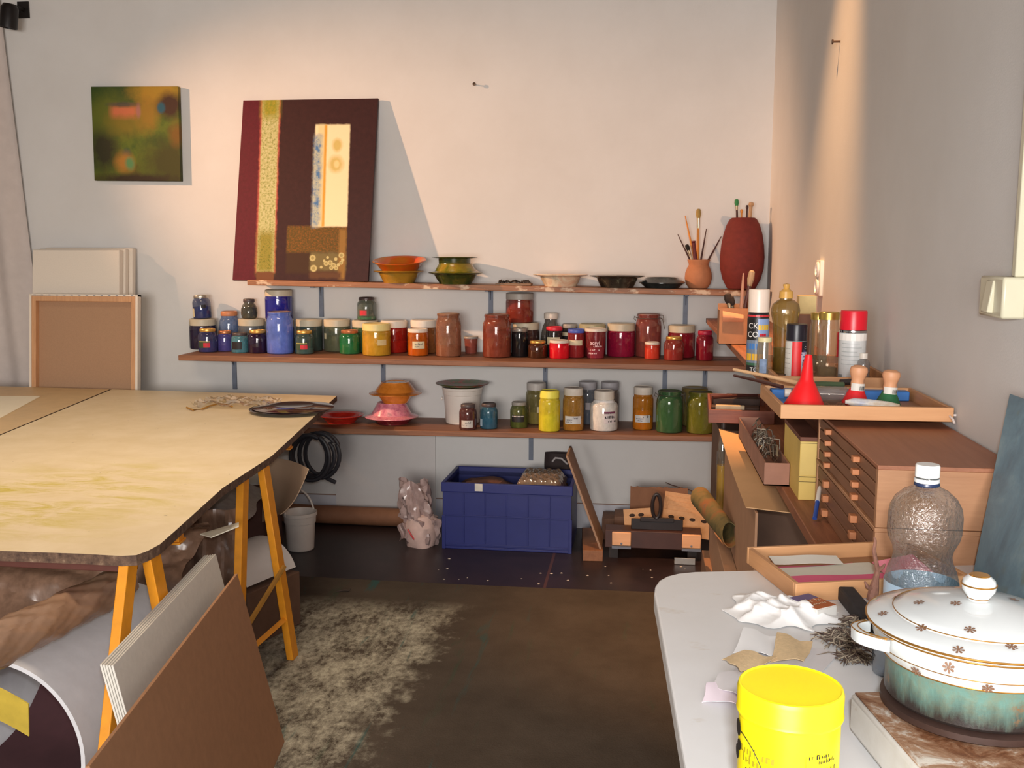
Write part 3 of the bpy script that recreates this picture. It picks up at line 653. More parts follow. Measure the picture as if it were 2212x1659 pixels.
kg = glaze('blue_black_glaze', [(0.3, cg(30, 34, 36)), (0.6, cg(46, 52, 52)), (0.8, cg(70, 78, 74))], 14)
TG = 'bowls and plates on the top shelf'
bowl('lower ochre bowl on the top shelf beside the big painting', 1, 862, 604, 55, 33, 25, og2, group=TG)
bowl('orange bowl nested tilted inside the ochre bowl on the top shelf', 1, 864, 580, 58, 36, 25, og, onto='lower ochre bowl on the top shelf beside the big painting', tilt=9, rim=.12, group=TG, sink=-0.004)
bowl('dark green bowl at the bottom of the green stack on the top shelf', 1, 984, 606, 59, 34, 24, gg, group=TG)
bowl('green-yellow bowl upside down in the middle of the green stack', 1, 984, 583, 57, 36, 20, gy, invert=True, onto='dark green bowl at the bottom of the green stack on the top shelf', group=TG)
bowl('small green dish on top of the green bowl stack', 1, 982, 562, 50, 34, 13, gg, onto='green-yellow bowl upside down in the middle of the green stack', rim=.3, group=TG)
bowl('stained cream bowl alone in the middle of the top shelf', 1, 1211, 612, 60, 34, 25, wg, rim=.26, group=TG)
bowl('black bowl with cream splashed rim on the top shelf', 1, 1333, 615, 60, 35, 25, bg, rim=.26, group=TG)
P = on(1, 1430, 617, 0.075); s = ppm(P)
single('bowl', MB().lathe([(a/s, b_/s) for a, b_ in [(0, 0), (34, 0), (36, 1.5), (45, 9), (49, 11), (49, 12.5), (43, 16), (36, 20), (33, 23), (30, 23), (29, 21), (0, 21)]], 48), kg, 'blue-black lens-shaped dish lying beside the clay pot on the top shelf', 'bowl', P, group=TG)
# bottom shelf plates
BG = 'bowls and plates on the bottom shelf'
rg = glaze('red_glaze', [(0.35, C(150, 28, 22, 1.7)), (0.6, C(170, 40, 28, 1.7)), (0.8, C(165, 75, 45, 1.6))], 30)
pg = glaze('pink_glaze', [(0.35, C(160, 85, 105, 1.7)), (0.55, C(190, 120, 130, 1.6)), (0.75, C(130, 90, 95, 1.6))], 40)
mg = glaze('maroon_glaze', [(0.35, C(85, 18, 32, 1.6)), (0.6, C(105, 30, 35, 1.6)), (0.78, C(190, 160, 130, 1.3))], 12)
o2 = glaze('orange_clay_glaze', [(0.35, C(165, 95, 30, 1.7)), (0.7, C(190, 115, 45, 1.6))], 25)
bowl('shallow red plate beside the table corner on the bottom shelf', 3, 737, 917, 49, 30, 16, rg, rim=.15, group=BG, name='plate')
bowl('maroon plate with cream rim at the bottom of the bowl stack', 3, 850, 919, 55, 34, 14, mg, rim=.2, group=BG, name='plate')
bowl('pink bowl upside down in the bowl stack on the bottom shelf', 3, 846, 893, 58, 30, 31, pg, invert=True, onto='maroon plate with cream rim at the bottom of the bowl stack', rim=.25, group=BG)
bowl('upright orange bowl standing on the pink bowl', 3, 854, 858, 46, 27, 20, o2, onto='pink bowl upside down in the bowl stack on the bottom shelf', rim=.2, group=BG)
bowl('orange bowl upside down at the top of the bowl stack', 3, 854, 838, 57, 30, 25, o2, invert=True, onto='upright orange bowl standing on the pink bowl', rim=.22, group=BG)

# dried scrap on the top shelf
P = on(1, 1110, 622, 0.02, y=4.79)
r = thing('wood_offcut', 'grey wood offcut with dark dried scraps at the edge of the top shelf', 'wood scrap', P)
link('board', MB().box(-0.085, 0.085, -0.03, 0.05, 0, 0.010), M('grey_wood', C(120, 95, 75, 1.4), 0.7), r, bevel=0.002)
b = MB()
for i in range(16):
    x, y_, a = rnd.uniform(-0.07, 0.07), rnd.uniform(-0.02, 0.04), rnd.uniform(0, 3.1); L = rnd.uniform(0.012, 0.03)
    b.tube([(x-L*math.cos(a), y_-L*math.sin(a), 0.012), (x, y_, 0.02+rnd.uniform(0, .006)), (x+L*math.cos(a), y_+L*math.sin(a), 0.013)], [0.002, 0.004, 0.0015], 5)
link('dried_scraps', b, M('dark_scrap', C(52, 40, 32), 0.8, var=.4), r)

# clay pot and tall vase with brushes
clay = M('terracotta', C(160, 105, 72, 1.35), 0.75, var=0.1, scale=25)
def pot(name, label, P, prof_px, mat, cat='pot'):
    s = ppm(P); return single(name, MB().lathe([(a/s, b/s) for a, b in prof_px], 44), mat, label, cat, P), s
P = on(1, 1508, 616, 0.045)
CPOT = P
pot('clay_pot', 'terracotta pot holding paintbrushes on the top shelf', P, [(0, 0), (15, 0), (20, 1), (26, 10), (29, 22), (28, 34), (24, 45), (21, 50), (21.5, 55), (24, 60), (24, 62), (21, 62), (19, 56), (18.5, 50), (24, 36), (25, 22), (15, 5), (0, 4)], clay)
P2 = on(1, 1601, 618, 0.07)
VPOT = P2
red_clay = M('maroon_clay', C(98, 32, 26, 1.35), 0.8, var=0.14, scale=40)
pot('vase', 'tall maroon oval vase in the corner of the top shelf', P2, [(0, 0), (24, 0), (30, 3), (40, 22), (46, 45), (47, 70), (45, 95), (41, 118), (35, 138), (29, 149), (24, 153), (21, 153), (21, 149), (28, 138), (37, 110), (40, 70), (36, 30), (20, 6), (0, 5)], red_clay, 'vase')
bristle = M('bristle', C(150, 125, 70, 1.2), 0.9); ferr = M('ferrule', C(165, 150, 125, 1.3), 0.3, 0.8)
def brush(label, A, Bp, rad, handle, tipc, up=True, tl=0.16, fl=0.14, group=None, wide=1.0, name='paintbrush'):
    """A: low end, Bp: high end; the bristles sit at the high end when up"""
    A = Vector(tuple(map(float, A))); Bp = Vector(tuple(map(float, Bp)))
    r = thing(name, label, 'paintbrush', A, (0, 0, 0), group); d = Bp-A
    if up:
        h1 = 1-tl-fl
        link('handle', MB().tube([d*0, d*(h1*0.5), d*h1], [rad*0.6, rad, rad*0.8], 10), handle, r)
        if fl: link('ferrule', MB().tube([d*h1, d*(h1+fl)], [rad*0.85, rad*0.95], 12), ferr, r)
        link('bristles', MB().tube([d*(h1+fl), d*(h1+fl+tl*0.4), d*(1-tl*0.1), d*1.0], [rad*0.95*wide, rad*1.35*wide, rad*1.15*wide, rad*0.5*wide], 10), tipc, r)
    else:
        link('handle', MB().tube([d*0, d*0.4, d*0.85, d*1.0], [rad*0.9, rad, rad*0.6, rad*0.35], 10), handle, r)
    return r
y0, s = CPOT[1], ppm(CPOT)
orange_h = M('orange_handle', C(190, 120, 50, 1.4), 0.35); dark_h = M('dark_handle', C(62, 32, 28, 1.3), 0.4); mar_h = M('maroon_handle', C(85, 28, 32, 1.3), 0.4)
BGp = 'brushes in the clay pot on the top shelf'
bot = lambda dx, dy: (CPOT[0]+dx, y0+dy, CPOT[2]+0.012)
brush('thin dark handle leaning far left out of the clay pot', bot(0.02, 0.005), ay(1464, 506, y0), 0.0045, dark_h, bristle, False, group=BGp)
brush('orange brush handle tapering to a point in the clay pot', bot(0.01, -0.012), ay(1480, 466, y0-0.01), 0.006, orange_h, bristle, False, group=BGp)
brush('tall brush with olive bristles in the clay pot', bot(-0.004, 0.012), ay(1509, 451, y0+0.01), 0.0075, orange_h, bristle, True, .12, .13, group=BGp, wide=1.2)
brush('dark upright brush handle right of the centre of the clay pot', bot(-0.008, -0.006), ay(1526, 494, y0-0.005), 0.005, dark_h, bristle, False, group=BGp)
brush('dark brush handle leaning far right out of the clay pot', bot(-0.018, 0.002), ay(1558, 511, y0), 0.0055, dark_h, bristle, False, group=BGp)
brush('thick maroon handle with blunt end in the clay pot', bot(0.0, -0.02), ay(1498, 520, y0-0.02), 0.0105, mar_h, mar_h, True, .05, 0.0, group=BGp, wide=0.75)
brush('short black-bristled brush in the clay pot', bot(0.012, -0.014), ay(1483, 528, y0-0.022), 0.007, M('cream_handle', C(190, 175, 150), 0.4), M('black_bristle', C(28, 24, 22), 0.9), True, .14, .12, group=BGp, wide=1.1)
BGv = 'brushes in the tall maroon vase'
y1 = VPOT[1]; vb_ = lambda dx, dy: (VPOT[0]+dx, y1+dy, VPOT[2]+0.015)
brush('green-bristled brush in the tall vase', vb_(-0.01, 0.0), ay(1591, 430, y1), 0.006, dark_h, M('green_bristle', C(50, 120, 70, 1.2), 0.8), True, .075, .05, group=BGv, wide=1.3)
brush('flat tan wooden brush end in the tall vase', vb_(0.012, 0.0), ay(1623, 437, y1-0.01), 0.0095, M('tan_wood', C(165, 130, 95, 1.3), 0.5), M('tan_wood', C(165, 130, 95, 1.3), 0.5), True, .05, 0, group=BGv, wide=1.0)
brush('dark short brush end behind the tan one in the tall vase', vb_(0.016, 0.014), ay(1614, 443, y1+0.012), 0.005, dark_h, dark_h, True, .05, 0, group=BGv)
brush('stubby ochre brush end barely above the vase rim', vb_(-0.002, 0.01), ay(1602, 452, y1+0.006), 0.005, orange_h, orange_h, True, .05, 0, group=BGv)

# white bucket with a palette plate as its lid
P = on(3, 999, 919, 0.085); s = ppm(P)
wb = M('bucket_plastic', C(205, 198, 190, 1.35), 0.35, var=0.04)
r = thing('bucket', 'white plastic bucket under the painted palette plate on the bottom shelf', 'bucket', P)
link('pail', MB().lathe([(0, 0), (34/s, 0), (36/s, 2/s), (40/s, 62/s), (42/s, 63/s), (42.5/s, 72/s), (43.5/s, 73/s), (44/s, 78/s), (41/s, 78/s), (38/s, 60/s), (34/s, 4/s), (0, 3/s)], 44), wb, r)
b = MB().lathe([(3.5/s, 0), (3.5/s, 3/s), (0, 3/s)], 12, T=Matrix.Translation((-42/s, -0.01, 52/s)) @ Matrix.Rotation(-math.pi/2, 4, 'Y'))
link('handle_lug', b, wb, r)
t = NT('palette_paint'); nz = t.noise(t.coord(), 16, 5, 0.6, 1.0)
pal = t.pbr(t.ramp(nz, [(0.32, C(45, 85, 35, 1.5)), (0.47, C(70, 75, 35, 1.5)), (0.55, C(130, 50, 35, 1.5)), (0.66, C(60, 55, 35, 1.5))]), 0.35, 0, nz, 0.2)
R = 58/s
b = MB().lathe([(0, 0), (R*0.6, 0), (R*0.72, 0.004), (R*0.98, 0.016), (R, 0.019), (R*0.97, 0.020), (R*0.7, 0.010), (R*0.6, 0.006), (0, 0.005)], 48)
single('palette_plate', b, pal, 'round palette plate smeared with green and red paint lying on the white bucket', 'plate', (P[0], P[1], P[2]+78/s))

# ---------------------------------------------------------------- stacked canvases at the left
canv = M('primed_canvas', C(208, 198, 185, 1.25), 0.8, var=0.03, scale=200)
rawc = M('raw_canvas_back', C(150, 118, 92, 1.35), 0.85, var=0.08, scale=300)
stretch = MW('stretcher_wood', C(165, 120, 85, 1.3), C(195, 150, 110, 1.3), 0.6, 2)
def canvas(label, P, wd, ht, th, tiltx, back=False, rotz=0):
    r = thing('stretched_canvas', label, 'canvas', P, (math.radians(-tiltx), 0, math.radians(rotz)), 'blank canvases leaning on the back wall')
    if back:
        m = 0.035
        link('cloth', MB().box(0, wd, th-0.003, th, 0, ht).box(0, 0.012, -0.001, th, 0, ht).box(wd-0.012, wd, -0.001, th, 0, ht).box(0, wd, -0.001, th, ht-0.008, ht), [canv], r)
        link('canvas_back', MB().box(0.004, wd-0.004, th-0.006, th-0.0032, 0.004, ht-0.004), rawc, r)
        fr = [MB().box(0.0125, m, 0, th-0.0065, 0.01, ht-0.0085), MB().box(wd-m, wd-0.0125, 0, th-0.0065, 0.01, ht-0.0085), MB().box(m, wd-m, 0, th-0.0065, ht-m, ht-0.0085), MB().box(m, wd-m, 0, th-0.0065, 0.01, m)]
        for q in fr: link('stretcher_bar', q, stretch, r, bevel=0.001)
        st = MB()
        for i in range(14): st.box(0.03+i*(wd-0.06)/13-0.006, 0.03+i*(wd-0.06)/13+0.006, -0.0015, 0, ht-0.006, ht-0.003)
        link('staple_row', st, steel, r)
    else:
        link('cloth', MB().box(0, wd, 0, th, 0, ht), canv, r, bevel=0.004)
    return r
q0, q1 = ay(68, 632, 4.72), ay(302, 634, 4.72)
canvas('canvas shown from behind with raw cloth and wooden stretcher, front of the stack', (q0[0], 4.588, 0.0), float(q1[0]-q0[0]), float(q0[2]), 0.035, 5.5, True)
c0, c1 = ay(84, 538, 4.86), ay(270, 538, 4.86)
canvas('blank white canvas standing right behind the reversed one', (c0[0], 4.658, 0.0), float(c1[0]-c0[0]), float(c0[2])+0.005, 0.04, 6, False)
c0, c1 = ay(100, 534, 4.91), ay(284, 534, 4.91)
canvas('second white canvas in the stack, its right edge just showing', (c0[0], 4.703, 0.0), float(c1[0]-c0[0]), float(c0[2]), 0.035, 6, False)
c0, c1 = ay(110, 532, 4.94), ay(297, 532, 4.94)
canvas('hindmost white canvas with shiny right edge against the wall', (c0[0], 4.743, 0.0), float(c1[0]-c0[0]), float(c0[2]), 0.035, 6, False)

# curtain at the left edge and a small spotlight
curt = M('white_sheet', C(190, 180, 175, 1.2), 0.9, var=0.04)
def cf(a, b):
    z = 0.05+a*2.9; s_ = 1-a
    x = -3.66+(0.40+0.20*s_)*b
    return (x, 4.905-0.02*math.sin(b*17+a*1.5)-0.03*(1-b), z)
b = MB().sheet(cf, 30, 60, 0.002)
single('hanging_sheet', b, curt, 'white hanging sheet with slanting folds at the left edge of the back wall', 'curtain')
P = ay(20, 45, 4.82)
r = thing('wall_spotlight', 'black spotlight housing high in the upper left corner', 'spotlight', (P[0], YB, P[2]+0.05))
blk = M('black_metal', C(30, 26, 26), 0.45, 0.3)
link('bracket', MB().tube([(0, 0.0, 0.03), (0, -0.06, 0.03), (0, -0.09, 0.0)], 0.01, 8).box(-0.03, 0.03, -0.01, 0.001, -0.01, 0.07), blk, r)
T = Matrix.Translation((0, -0.13, -0.03)) @ Matrix.Rotation(0.15, 4, 'Y')
link('housing', MB().lathe([(0, 0.06), (0.03, 0.06), (0.042, 0.04), (0.042, -0.055), (0.038, -0.055), (0.036, -0.02), (0, -0.02)], 24, T=T), blk, r)

# ---------------------------------------------------------------- rug
t = NT('rug_felt'); co = t.coord(); X = t.xyz(co)
n1 = t.noise(co, 5, 5, 0.65); n2 = t.noise(co, 160, 2, 0.7)
rc = t.ramp(n1, [(0.3, C(80, 71, 63, 0.8)), (0.7, C(96, 86, 77, 0.8))])
rc = t.mix(t.math('MULTIPLY', n2, 0.35), rc, C(58, 50, 42, 1.2))
st = t.noise(t.coord((9, 1.2, 1)), 1.6, 5, 0.7, 0.5)
gr = t.ramp(st, [(0.60, (0, 0, 0)), (0.70, (1, 1, 1))])
rc = t.mix(t.math('MULTIPLY', gr, 0.35), rc, C(50, 78, 62, 1.0))
# whitish paint spill along the table side of the rug
ex = t.math('MULTIPLY_ADD', X[1], 0.06, -0.98); ed = t.math('SUBTRACT', ex, X[0])
ed = t.math('ADD', ed, t.math('MULTIPLY_ADD', t.noise(co, 9, 5, 0.7), 0.5, -0.25))
yy = t.math('MULTIPLY_ADD', X[1], -5.0, 18.9, True)
m_ = t.math('MULTIPLY', t.math('MULTIPLY_ADD', ed, 9.0, 1.1, True), yy)
sp = t.math('MULTIPLY_ADD', t.noise(t.coord((1.7, 1, 1)), 30, 6, 0.8, 0.1), 0.6, t.math('MULTIPLY', t.noise(t.coord((2.2, 1, 1)), 5, 3, 0.6), 0.42))
m_ = t.math('MULTIPLY', m_, t.ramp(sp, [(0.42, (0, 0, 0)), (0.62, (0.85, 0.85, 0.85))]))
rc = t.mix(m_, rc, C(168, 164, 148, 1.25))
s3 = t.noise(t.coord((7, 0.8, 1)), 2.3, 4, 0.6, 0.4)
tl = t.math('MULTIPLY', t.ramp(s3, [(0.62, (0, 0, 0)), (0.70, (1, 1, 1))]), t.math('MULTIPLY_ADD', ed, 4.0, 1.6, True))
rc = t.mix(t.math('MULTIPLY', tl, 0.7), rc, C(40, 82, 82, 1.1))
rug = t.pbr(rc, 0.95, 0, n2, 0.4, 0.1)
def rugf(a, b):
    x = -2.4+2.98*a; y = 0.4+3.6*b
    return (x, y+0.012*math.sin(x*2.2)*b, 0.004)
single('rug', MB().sheet(rugf, 40, 8, 0.006), rug, 'large grey-brown felt rug with white and teal paint spills on the floor', 'rug')
P = az(742, 1278, 0.008)
b = MB().tube([P+np.array([-0.03, -0.006, 0.0]), P+np.array([0, 0, 0.006]), P+np.array([0.02, 0.004, 0.004]), P+np.array([0.028, 0.012, 0.012])], [0.003, 0.005, 0.004, 0.002], 6)
single('dry_leaf_curl', b, M('dark_scrap', C(52, 40, 32), 0.8, var=.4), 'small dark curl of debris lying on the back part of the rug', 'debris')

# ---------------------------------------------------------------- trestle table
ZT_ = 0.70
pt = lambda u, v: az(u, v, ZT_)[:2]
S1, S2 = pt(240, 841), pt(0, 940); sd = (S2-S1)/np.linalg.norm(S2-S1); S3 = S1+sd*3.2
edge = [(728, 855), (725, 857.5), (587, 985), (481, 1054), (378, 1147), (345, 1176), (319, 1190), (295, 1199), (262, 1201), (172, 1196), (0, 1190)]
E_ = [pt(*e) for e in edge]
nd = (E_[-1]-E_[-3])/np.linalg.norm(E_[-1]-E_[-3])
# near edge meets the seam line
A_ = np.array([nd, -sd]).T; kk = np.linalg.solve(A_, S1-E_[-1]); N3 = E_[-1]+nd*kk[0]
poly = [S1+(E_[0]-S1)*0.004]+E_+[N3]
t = NT('table_cream'); co = t.coord(); X = t.xyz(co); n1 = t.noise(co, 7, 5, 0.65); n2 = t.noise(t.coord((1, 2.5, 1)), 5, 6, 0.75, 0.8); n3 = t.noise(co, 45, 3, 0.6)
tc_ = t.ramp(n1, [(0.3, C(200, 182, 146, 1.3)), (0.7, C(212, 196, 166, 1.3))])
sx = t.math('MULTIPLY_ADD', X[0], 2.2, 1.62*2.2); sy = t.math('MULTIPLY_ADD', X[1], 2.0, -2.55*2.0)
d2 = t.math('SQRT', t.math('ADD', t.math('MULTIPLY', sx, sx), t.math('MULTIPLY', sy, sy)))
ym = t.math('MULTIPLY', t.math('MULTIPLY_ADD', d2, -1.3, 1.5, True), t.ramp(n2, [(0.44, (0, 0, 0)), (0.66, (1, 1, 1))]))
tc_ = t.mix(t.math('MULTIPLY', ym, 0.95), tc_, C(185, 168, 45, 1.2))
tc_ = t.mix(t.ramp(n3, [(0.71, (0, 0, 0)), (0.75, (0.6, 0.6, 0.6))]), tc_, C(110, 75, 50, 1.2))
ttop = t.pbr(tc_, 0.45, 0, n1, 0.05)
t = NT('chipped_edge'); nz = t.noise(t.coord(), 45, 5, 0.7)
tedge = t.pbr(t.ramp(nz, [(0.35, C(62, 44, 36, 1.2)), (0.6, C(98, 76, 60, 1.3)), (0.75, C(140, 120, 98, 1.3))]), 0.8, 0, nz, 0.5)
single('table_board', MB().prism([tuple(p) for p in poly], ZT_-0.024, ZT_, 0, None, 1), [ttop, tedge], 'cream work table board with yellow stains and rounded chipped corner', 'table', smooth=False, group=None)
off = np.array([-0.006, 0.0])
n_ = np.array([sd[1], -sd[0]]); n_ = n_ if n_[0] < 0 else -n_
S1b, S3b = S1+n_*0.006, N3+n_*0.006
far = (S1-E_[0])/np.linalg.norm(S1-E_[0])
poly2 = [S1b, S3b, S3b+nd*1.3, S1b+far*1.3]
single('table_board', MB().prism([tuple(p) for p in poly2], ZT_-0.024, ZT_, 0, None, 1), [M('table_tan', C(190, 164, 124, 1.3), 0.5, var=0.06), tedge], 'tan table board left of the seam under the white sheet', 'table', smooth=False)
# sheet of white paper on the left board
q = [az(u, v, ZT_)[:2] for u, v in ((-160, 858), (88, 857), (0, 905), (-330, 1020))]
single('paper_sheet', MB().prism([tuple(p) for p in q], ZT_+0.0005, ZT_+0.004), M('white_card', C(230, 220, 200, 1.2), 0.8, var=0.02), 'white sheet of card lying on the tan table board at the left edge', 'paper', smooth=False)

# yellow trestles
yel = M('yellow_paint', C(200, 130, 22, 1.35), 0.5, var=0.08, scale=30); yeld = M('dark_red_wood', C(80, 42, 34, 1.3), 0.6)
def post(mb, A, Bp, w_, d_, xd):
    A = Vector(A); Bp = Vector(Bp); z = (Bp-A).normalized(); x = Vector(xd); y = z.cross(x).normalized(); x = y.cross(z)
    vs = []
    for P_ in (A, Bp):
        for sx_, sy_ in ((-1, -1), (1, -1), (1, 1), (-1, 1)): vs.append(P_+x*(sx_*w_/2)+y*(sy_*d_/2))
    # flat feet and heads
    for i in range(4): vs[i].z = A.z; vs[i+4].z = Bp.z
    return mb.add([tuple(v) for v in vs], [(0, 3, 2, 1), (4, 5, 6, 7), (0, 1, 5, 4), (1, 2, 6, 5), (2, 3, 7, 6), (3, 0, 4, 7)])
def trestle(label, ox, oy, foot1, foot2, top1, top2, dxl):
    r = thing('trestle', label, 'trestle', (ox, oy, 0), (0, 0, 0), 'yellow trestles under the work table')
    O = Vector((ox, oy, 0)); H = ZT_-0.026
    loc = lambda p: tuple(Vector(p)-O)
    for dx_ in (0, dxl):
        for f_, t_, w_ in ((foot1, top1, 0.052), (foot2, top2, 0.052)):
            z0 = 0.0075
            f2 = (f_[0]+dx_*1.03, f_[1]+0.14*-dx_*0.0, z0); t2 = (t_[0]+dx_, t_[1], H-0.001)
            link('leg', post(MB(), loc(f2), loc(t2), 0.024, w_, (1, 0, 0)), yel, r, bevel=0.002)
    ym_ = (top1[1]+top2[1])/2
    a = loc((top1[0]+0.03, ym_, H-0.03)); c = loc((top1[0]+dxl-0.03, ym_, H-0.03))
    link('top_beam', MB().box(c[0], a[0]-0.045, a[1]+0.0, a[1]+0.03, H-0.045, H-0.002), yeld, r, bevel=0.002)
    # lower cross board between the legs of each side and the slanting stay
    for dx_ in (0, dxl):
        p1 = [foot1[i]+(top1[i]-foot1[i])*0.22 for i in range(2)]; p2 = [foot2[i]+(top2[i]-foot2[i])*0.22 for i in range(2)]
        b = post(MB(), loc((p1[0]+dx_-0.02, p1[1], 0.15)), loc((p2[0]+dx_-0.02, p2[1], 0.1501)), 0.05, 0.02, (0, 0, 1))
        b.v = [(x, y, z) for x, y, z in b.v]
        link('crosspiece', MB().tube([loc((p1[0]+dx_, p1[1], 0.15)), loc((p2[0]+dx_, p2[1], 0.15))], 0.012, 4), yel, r)
        s1 = [foot1[i]+(top1[i]-foot1[i])*0.34 for i in range(2)]; s2 = [foot2[i]+(top2[i]-foot2[i])*0.48 for i in range(2)]
        link('stay', MB().tube([loc((s1[0]+dx_+0.018, s1[1], 0.23)), loc((s2[0]+dx_+0.018, s2[1], 0.33))], 0.009, 6), M('dark_yellow', C(130, 92, 30, 1.3), 0.6), r)
    if oy < 2.5: return r
    m1 = loc((foot1[0]-0.06, (foot1[1]+foot2[1])/2-0.02, 0)); 
    link('shelf_board', MB().box(m1[0]+dxl+0.1, m1[0], m1[1]-0.006, m1[1]+0.012, 0.10, 0.30), yeld, r, bevel=0.002)
trestle('yellow trestle under the middle of the table, its right legs beside the leaning boards', -1.16, 2.95, (-1.17, 2.72), (-1.152, 3.16), (-1.25, 3.02), (-1.225, 3.13), -0.95)
trestle('yellow trestle under the near corner of the table behind the plasterboards', -1.12, 2.05, (-1.148, 1.88), (-1.135, 2.36), (-1.156, 2.115), (-1.148, 2.20), -0.95)
for (u, v) in ((628, 966), (392, 1166)):
    P = az(u, v, ZT_-0.055)
    single('clamp_block', MB().box(-0.09, 0.0, -0.02, 0.02, 0.0, 0.031).box(-0.10, 0.004, -0.026, 0.026, -0.006, 0.0), yel, 'yellow wooden block under the table edge %s' % ('near the hose' if u > 500 else 'above the brown plastic'), 'wood block', (P[0], P[1], ZT_-0.0555), (0, 0, math.radians(8)), bevel=0.001)

# things on the table: enamel plates, wrap, string
P = az(597, 903, ZT_); s = ppm(P); R = 92/s
enam = NT('dark_enamel'); nz = enam.noise(enam.coord(), 8, 3, 0.6)
dke = enam.pbr(enam.ramp(nz, [(0.3, C(38, 24, 28)), (0.6, C(52, 34, 36)), (0.8, C(110, 82, 70))]), 0.12, 0.0, None, 0, 0.8, 0.6)
cy_ = P[1]+R
prof = [(0, 0), (R*.55, 0), (R*.60, .002), (R*.98, .012), (R, .014), (R*.985, .0155), (R*.6, .006), (0, .004)]
single('enamel_plate', MB().lathe(prof, 56), dke, 'lower of two shiny dark enamel plates at the far corner of the table', 'plate', (P[0], cy_, ZT_), group='enamel plates on the table')
ob = single('enamel_plate', MB().lathe([(0, .001), (R*.97, .001), (R*.985, .003), (R*.96, .005), (R*.60, .0125), (R*.52, .0145), (R*.46, .0135), (0, .0125)], 56), dke, 'upper of two shiny dark enamel plates with a brown centre', 'plate', (P[0]+0.008, cy_+0.01, ZT_+0.0145), group='enamel plates on the table')
clearp = MG('clear_wrap', C(225, 222, 215), 0.03, 0.05, 0.22)
def wrapf(a, b):
    x = (a-0.5)*0.34; y = (b-0.5)*0.22
    return (x, y, 0.012+0.010*math.sin(x*60+3*y*20)*math.sin(y*55+1)+0.014*abs(math.sin(x*23+y*31)))
P = az(520, 880, ZT_)
single('plastic_wrap', MB().sheet(wrapf, 34, 24, 0.0004), clearp, 'crumpled clear plastic wrap on the table left of the enamel plates', 'plastic wrap', (P[0]-0.035, P[1]+0.05, ZT_), ang=0.3)
pts = [az(u, v, ZT_+0.006) for u, v in ((403, 880), (418, 886), (436, 884), (452, 877), (472, 872), (490, 874), (502, 878))]
single('string', MB().tube(pts, 0.0035, 6), M('ochre_string', C(165, 120, 50, 1.2), 0.9), 'ochre string lying on the table beside the plastic wrap', 'string')

# ---------------------------------------------------------------- boards leaning in front of the trestles
hb = M('brown_hardboard', C(135, 98, 70, 1.5), 0.75, var=0.07, scale=40)
F0 = np.array([-0.972, 2.584, 0.008]); Ft = ay(513, 1239, 2.50)
Ht_ = Ft[2]; top_near = az(203, 1642, Ht_)
dirn = top_near[:2]-Ft[:2]; Ln = np.linalg.norm(dirn); dirn = dirn/Ln
def slab(name, label, cat, foot, toph, d2, L, th, mat, grp=None, back=-1, mats2=None):
    """panel: far foot, far head, runs along d2 (horizontal) for L"""
    f = Vector(tuple(foot)); h = Vector(tuple(toph)); d = Vector((d2[0], d2[1], 0)).normalized()
    up = (h-f); n = d.cross(up).normalized(); n = n if n.x*back > 0 else -n
    b = MB(); q = [Vector((0, 0, 0)), d*L, d*L+up, up]
    vs = [tuple(p) for p in q]+[tuple(p+n*th) for p in q]
    b.add(vs, [(0, 1, 2, 3), (4, 7, 6, 5), (0, 4, 5, 1), (1, 5, 6, 2), (2, 6, 7, 3), (3, 7, 4, 0)])
    return single(name, b, mat, label, cat, f, group=grp, smooth=False, bevel=0.001)
slab('hardboard_panel', 'brown hardboard panel leaning in front of the grey plasterboards', 'board', F0, Ft, dirn, Ln+0.02, 0.008, hb)
# grey plasterboards behind it, leaning the same way
pb = M('plasterboard', C(190, 186, 178, 1.35), 0.8, var=0.04, scale=60); pbe = M('plasterboard_edge', C(200, 195, 185, 1.2), 0.8)
g1, g0 = ay(462, 1196, 2.56), None
zt = g1[2]; near = az(238, 1437, zt); dd = near[:2]-g1[:2]; L2 = np.linalg.norm(dd); dd /= L2
nx = Vector((-0.94, -0.33, 0))
for i in range(5):
    o_ = np.array([g1[0]+0.006-0.0060*i, g1[1]-0.003*i, zt-(0.0, .0005, .001, .0005, .001)[i]]); ft = np.array([o_[0]+0.105, o_[1]+0.04, 0.009])
    slab('plasterboard', ['grey plasterboard at the front of the stack with a pencil line on its face', 'second grey plasterboard from the front of the leaning stack', 'third grey plasterboard in the middle of the leaning stack', 'fourth grey plasterboard from the front of the leaning stack', 'hindmost grey plasterboard of the stack against the trestle legs'][i], 'board', ft, o_, dd, L2-0.004*i, 0.0044, pb, 'plasterboards leaning on the trestles')

# ---------------------------------------------------------------- clutter under the table
film = MG('frosted_plastic', C(168, 165, 165, 1.2), 0.85, 0.3, 0.10)
brownp = MG('brown_plastic', C(150, 118, 98, 1.15), 0.95, 0.25, 0.14)
greym = M('grey_foam', C(178, 178, 182, 1.5), 0.6, var=0.06)
def crumple(name, label, cat, P, sx, sy, h, mat, seed, rot=0, nu=36, nv=30, th=0.0008, base=0.004, grp=None, tiltx=0, noise_=1.0):
    rr = random.Random(seed); W = [(rr.uniform(-1, 1)*22/sx*0.3, rr.uniform(-1, 1)*22/sy*0.3, rr.uniform(0, 6.3), rr.uniform(.3, 1)) for _ in range(9)]
    def fn(a, b):
        x = (a-.5)*sx; y = (b-.5)*sy; e = min(1, min(a, 1-a, b, 1-b)*5)
        z = sum(w_[3]*abs(math.sin(w_[0]*x+w_[1]*y+w_[2])) for w_ in W)/5.0
        dx = 0.03*sx*math.sin(9*b+seed); dy = 0.04*sy*math.sin(8*a+seed*2)
        return (x+dx, y+dy, base+h*(0.35*e+0.65*z*noise_*(0.4+0.6*e)))
    return single(name, MB().sheet(fn, nu, nv, th), mat, label, cat, P, (math.radians(tiltx), 0, math.radians(rot)), grp, ang=0.35)
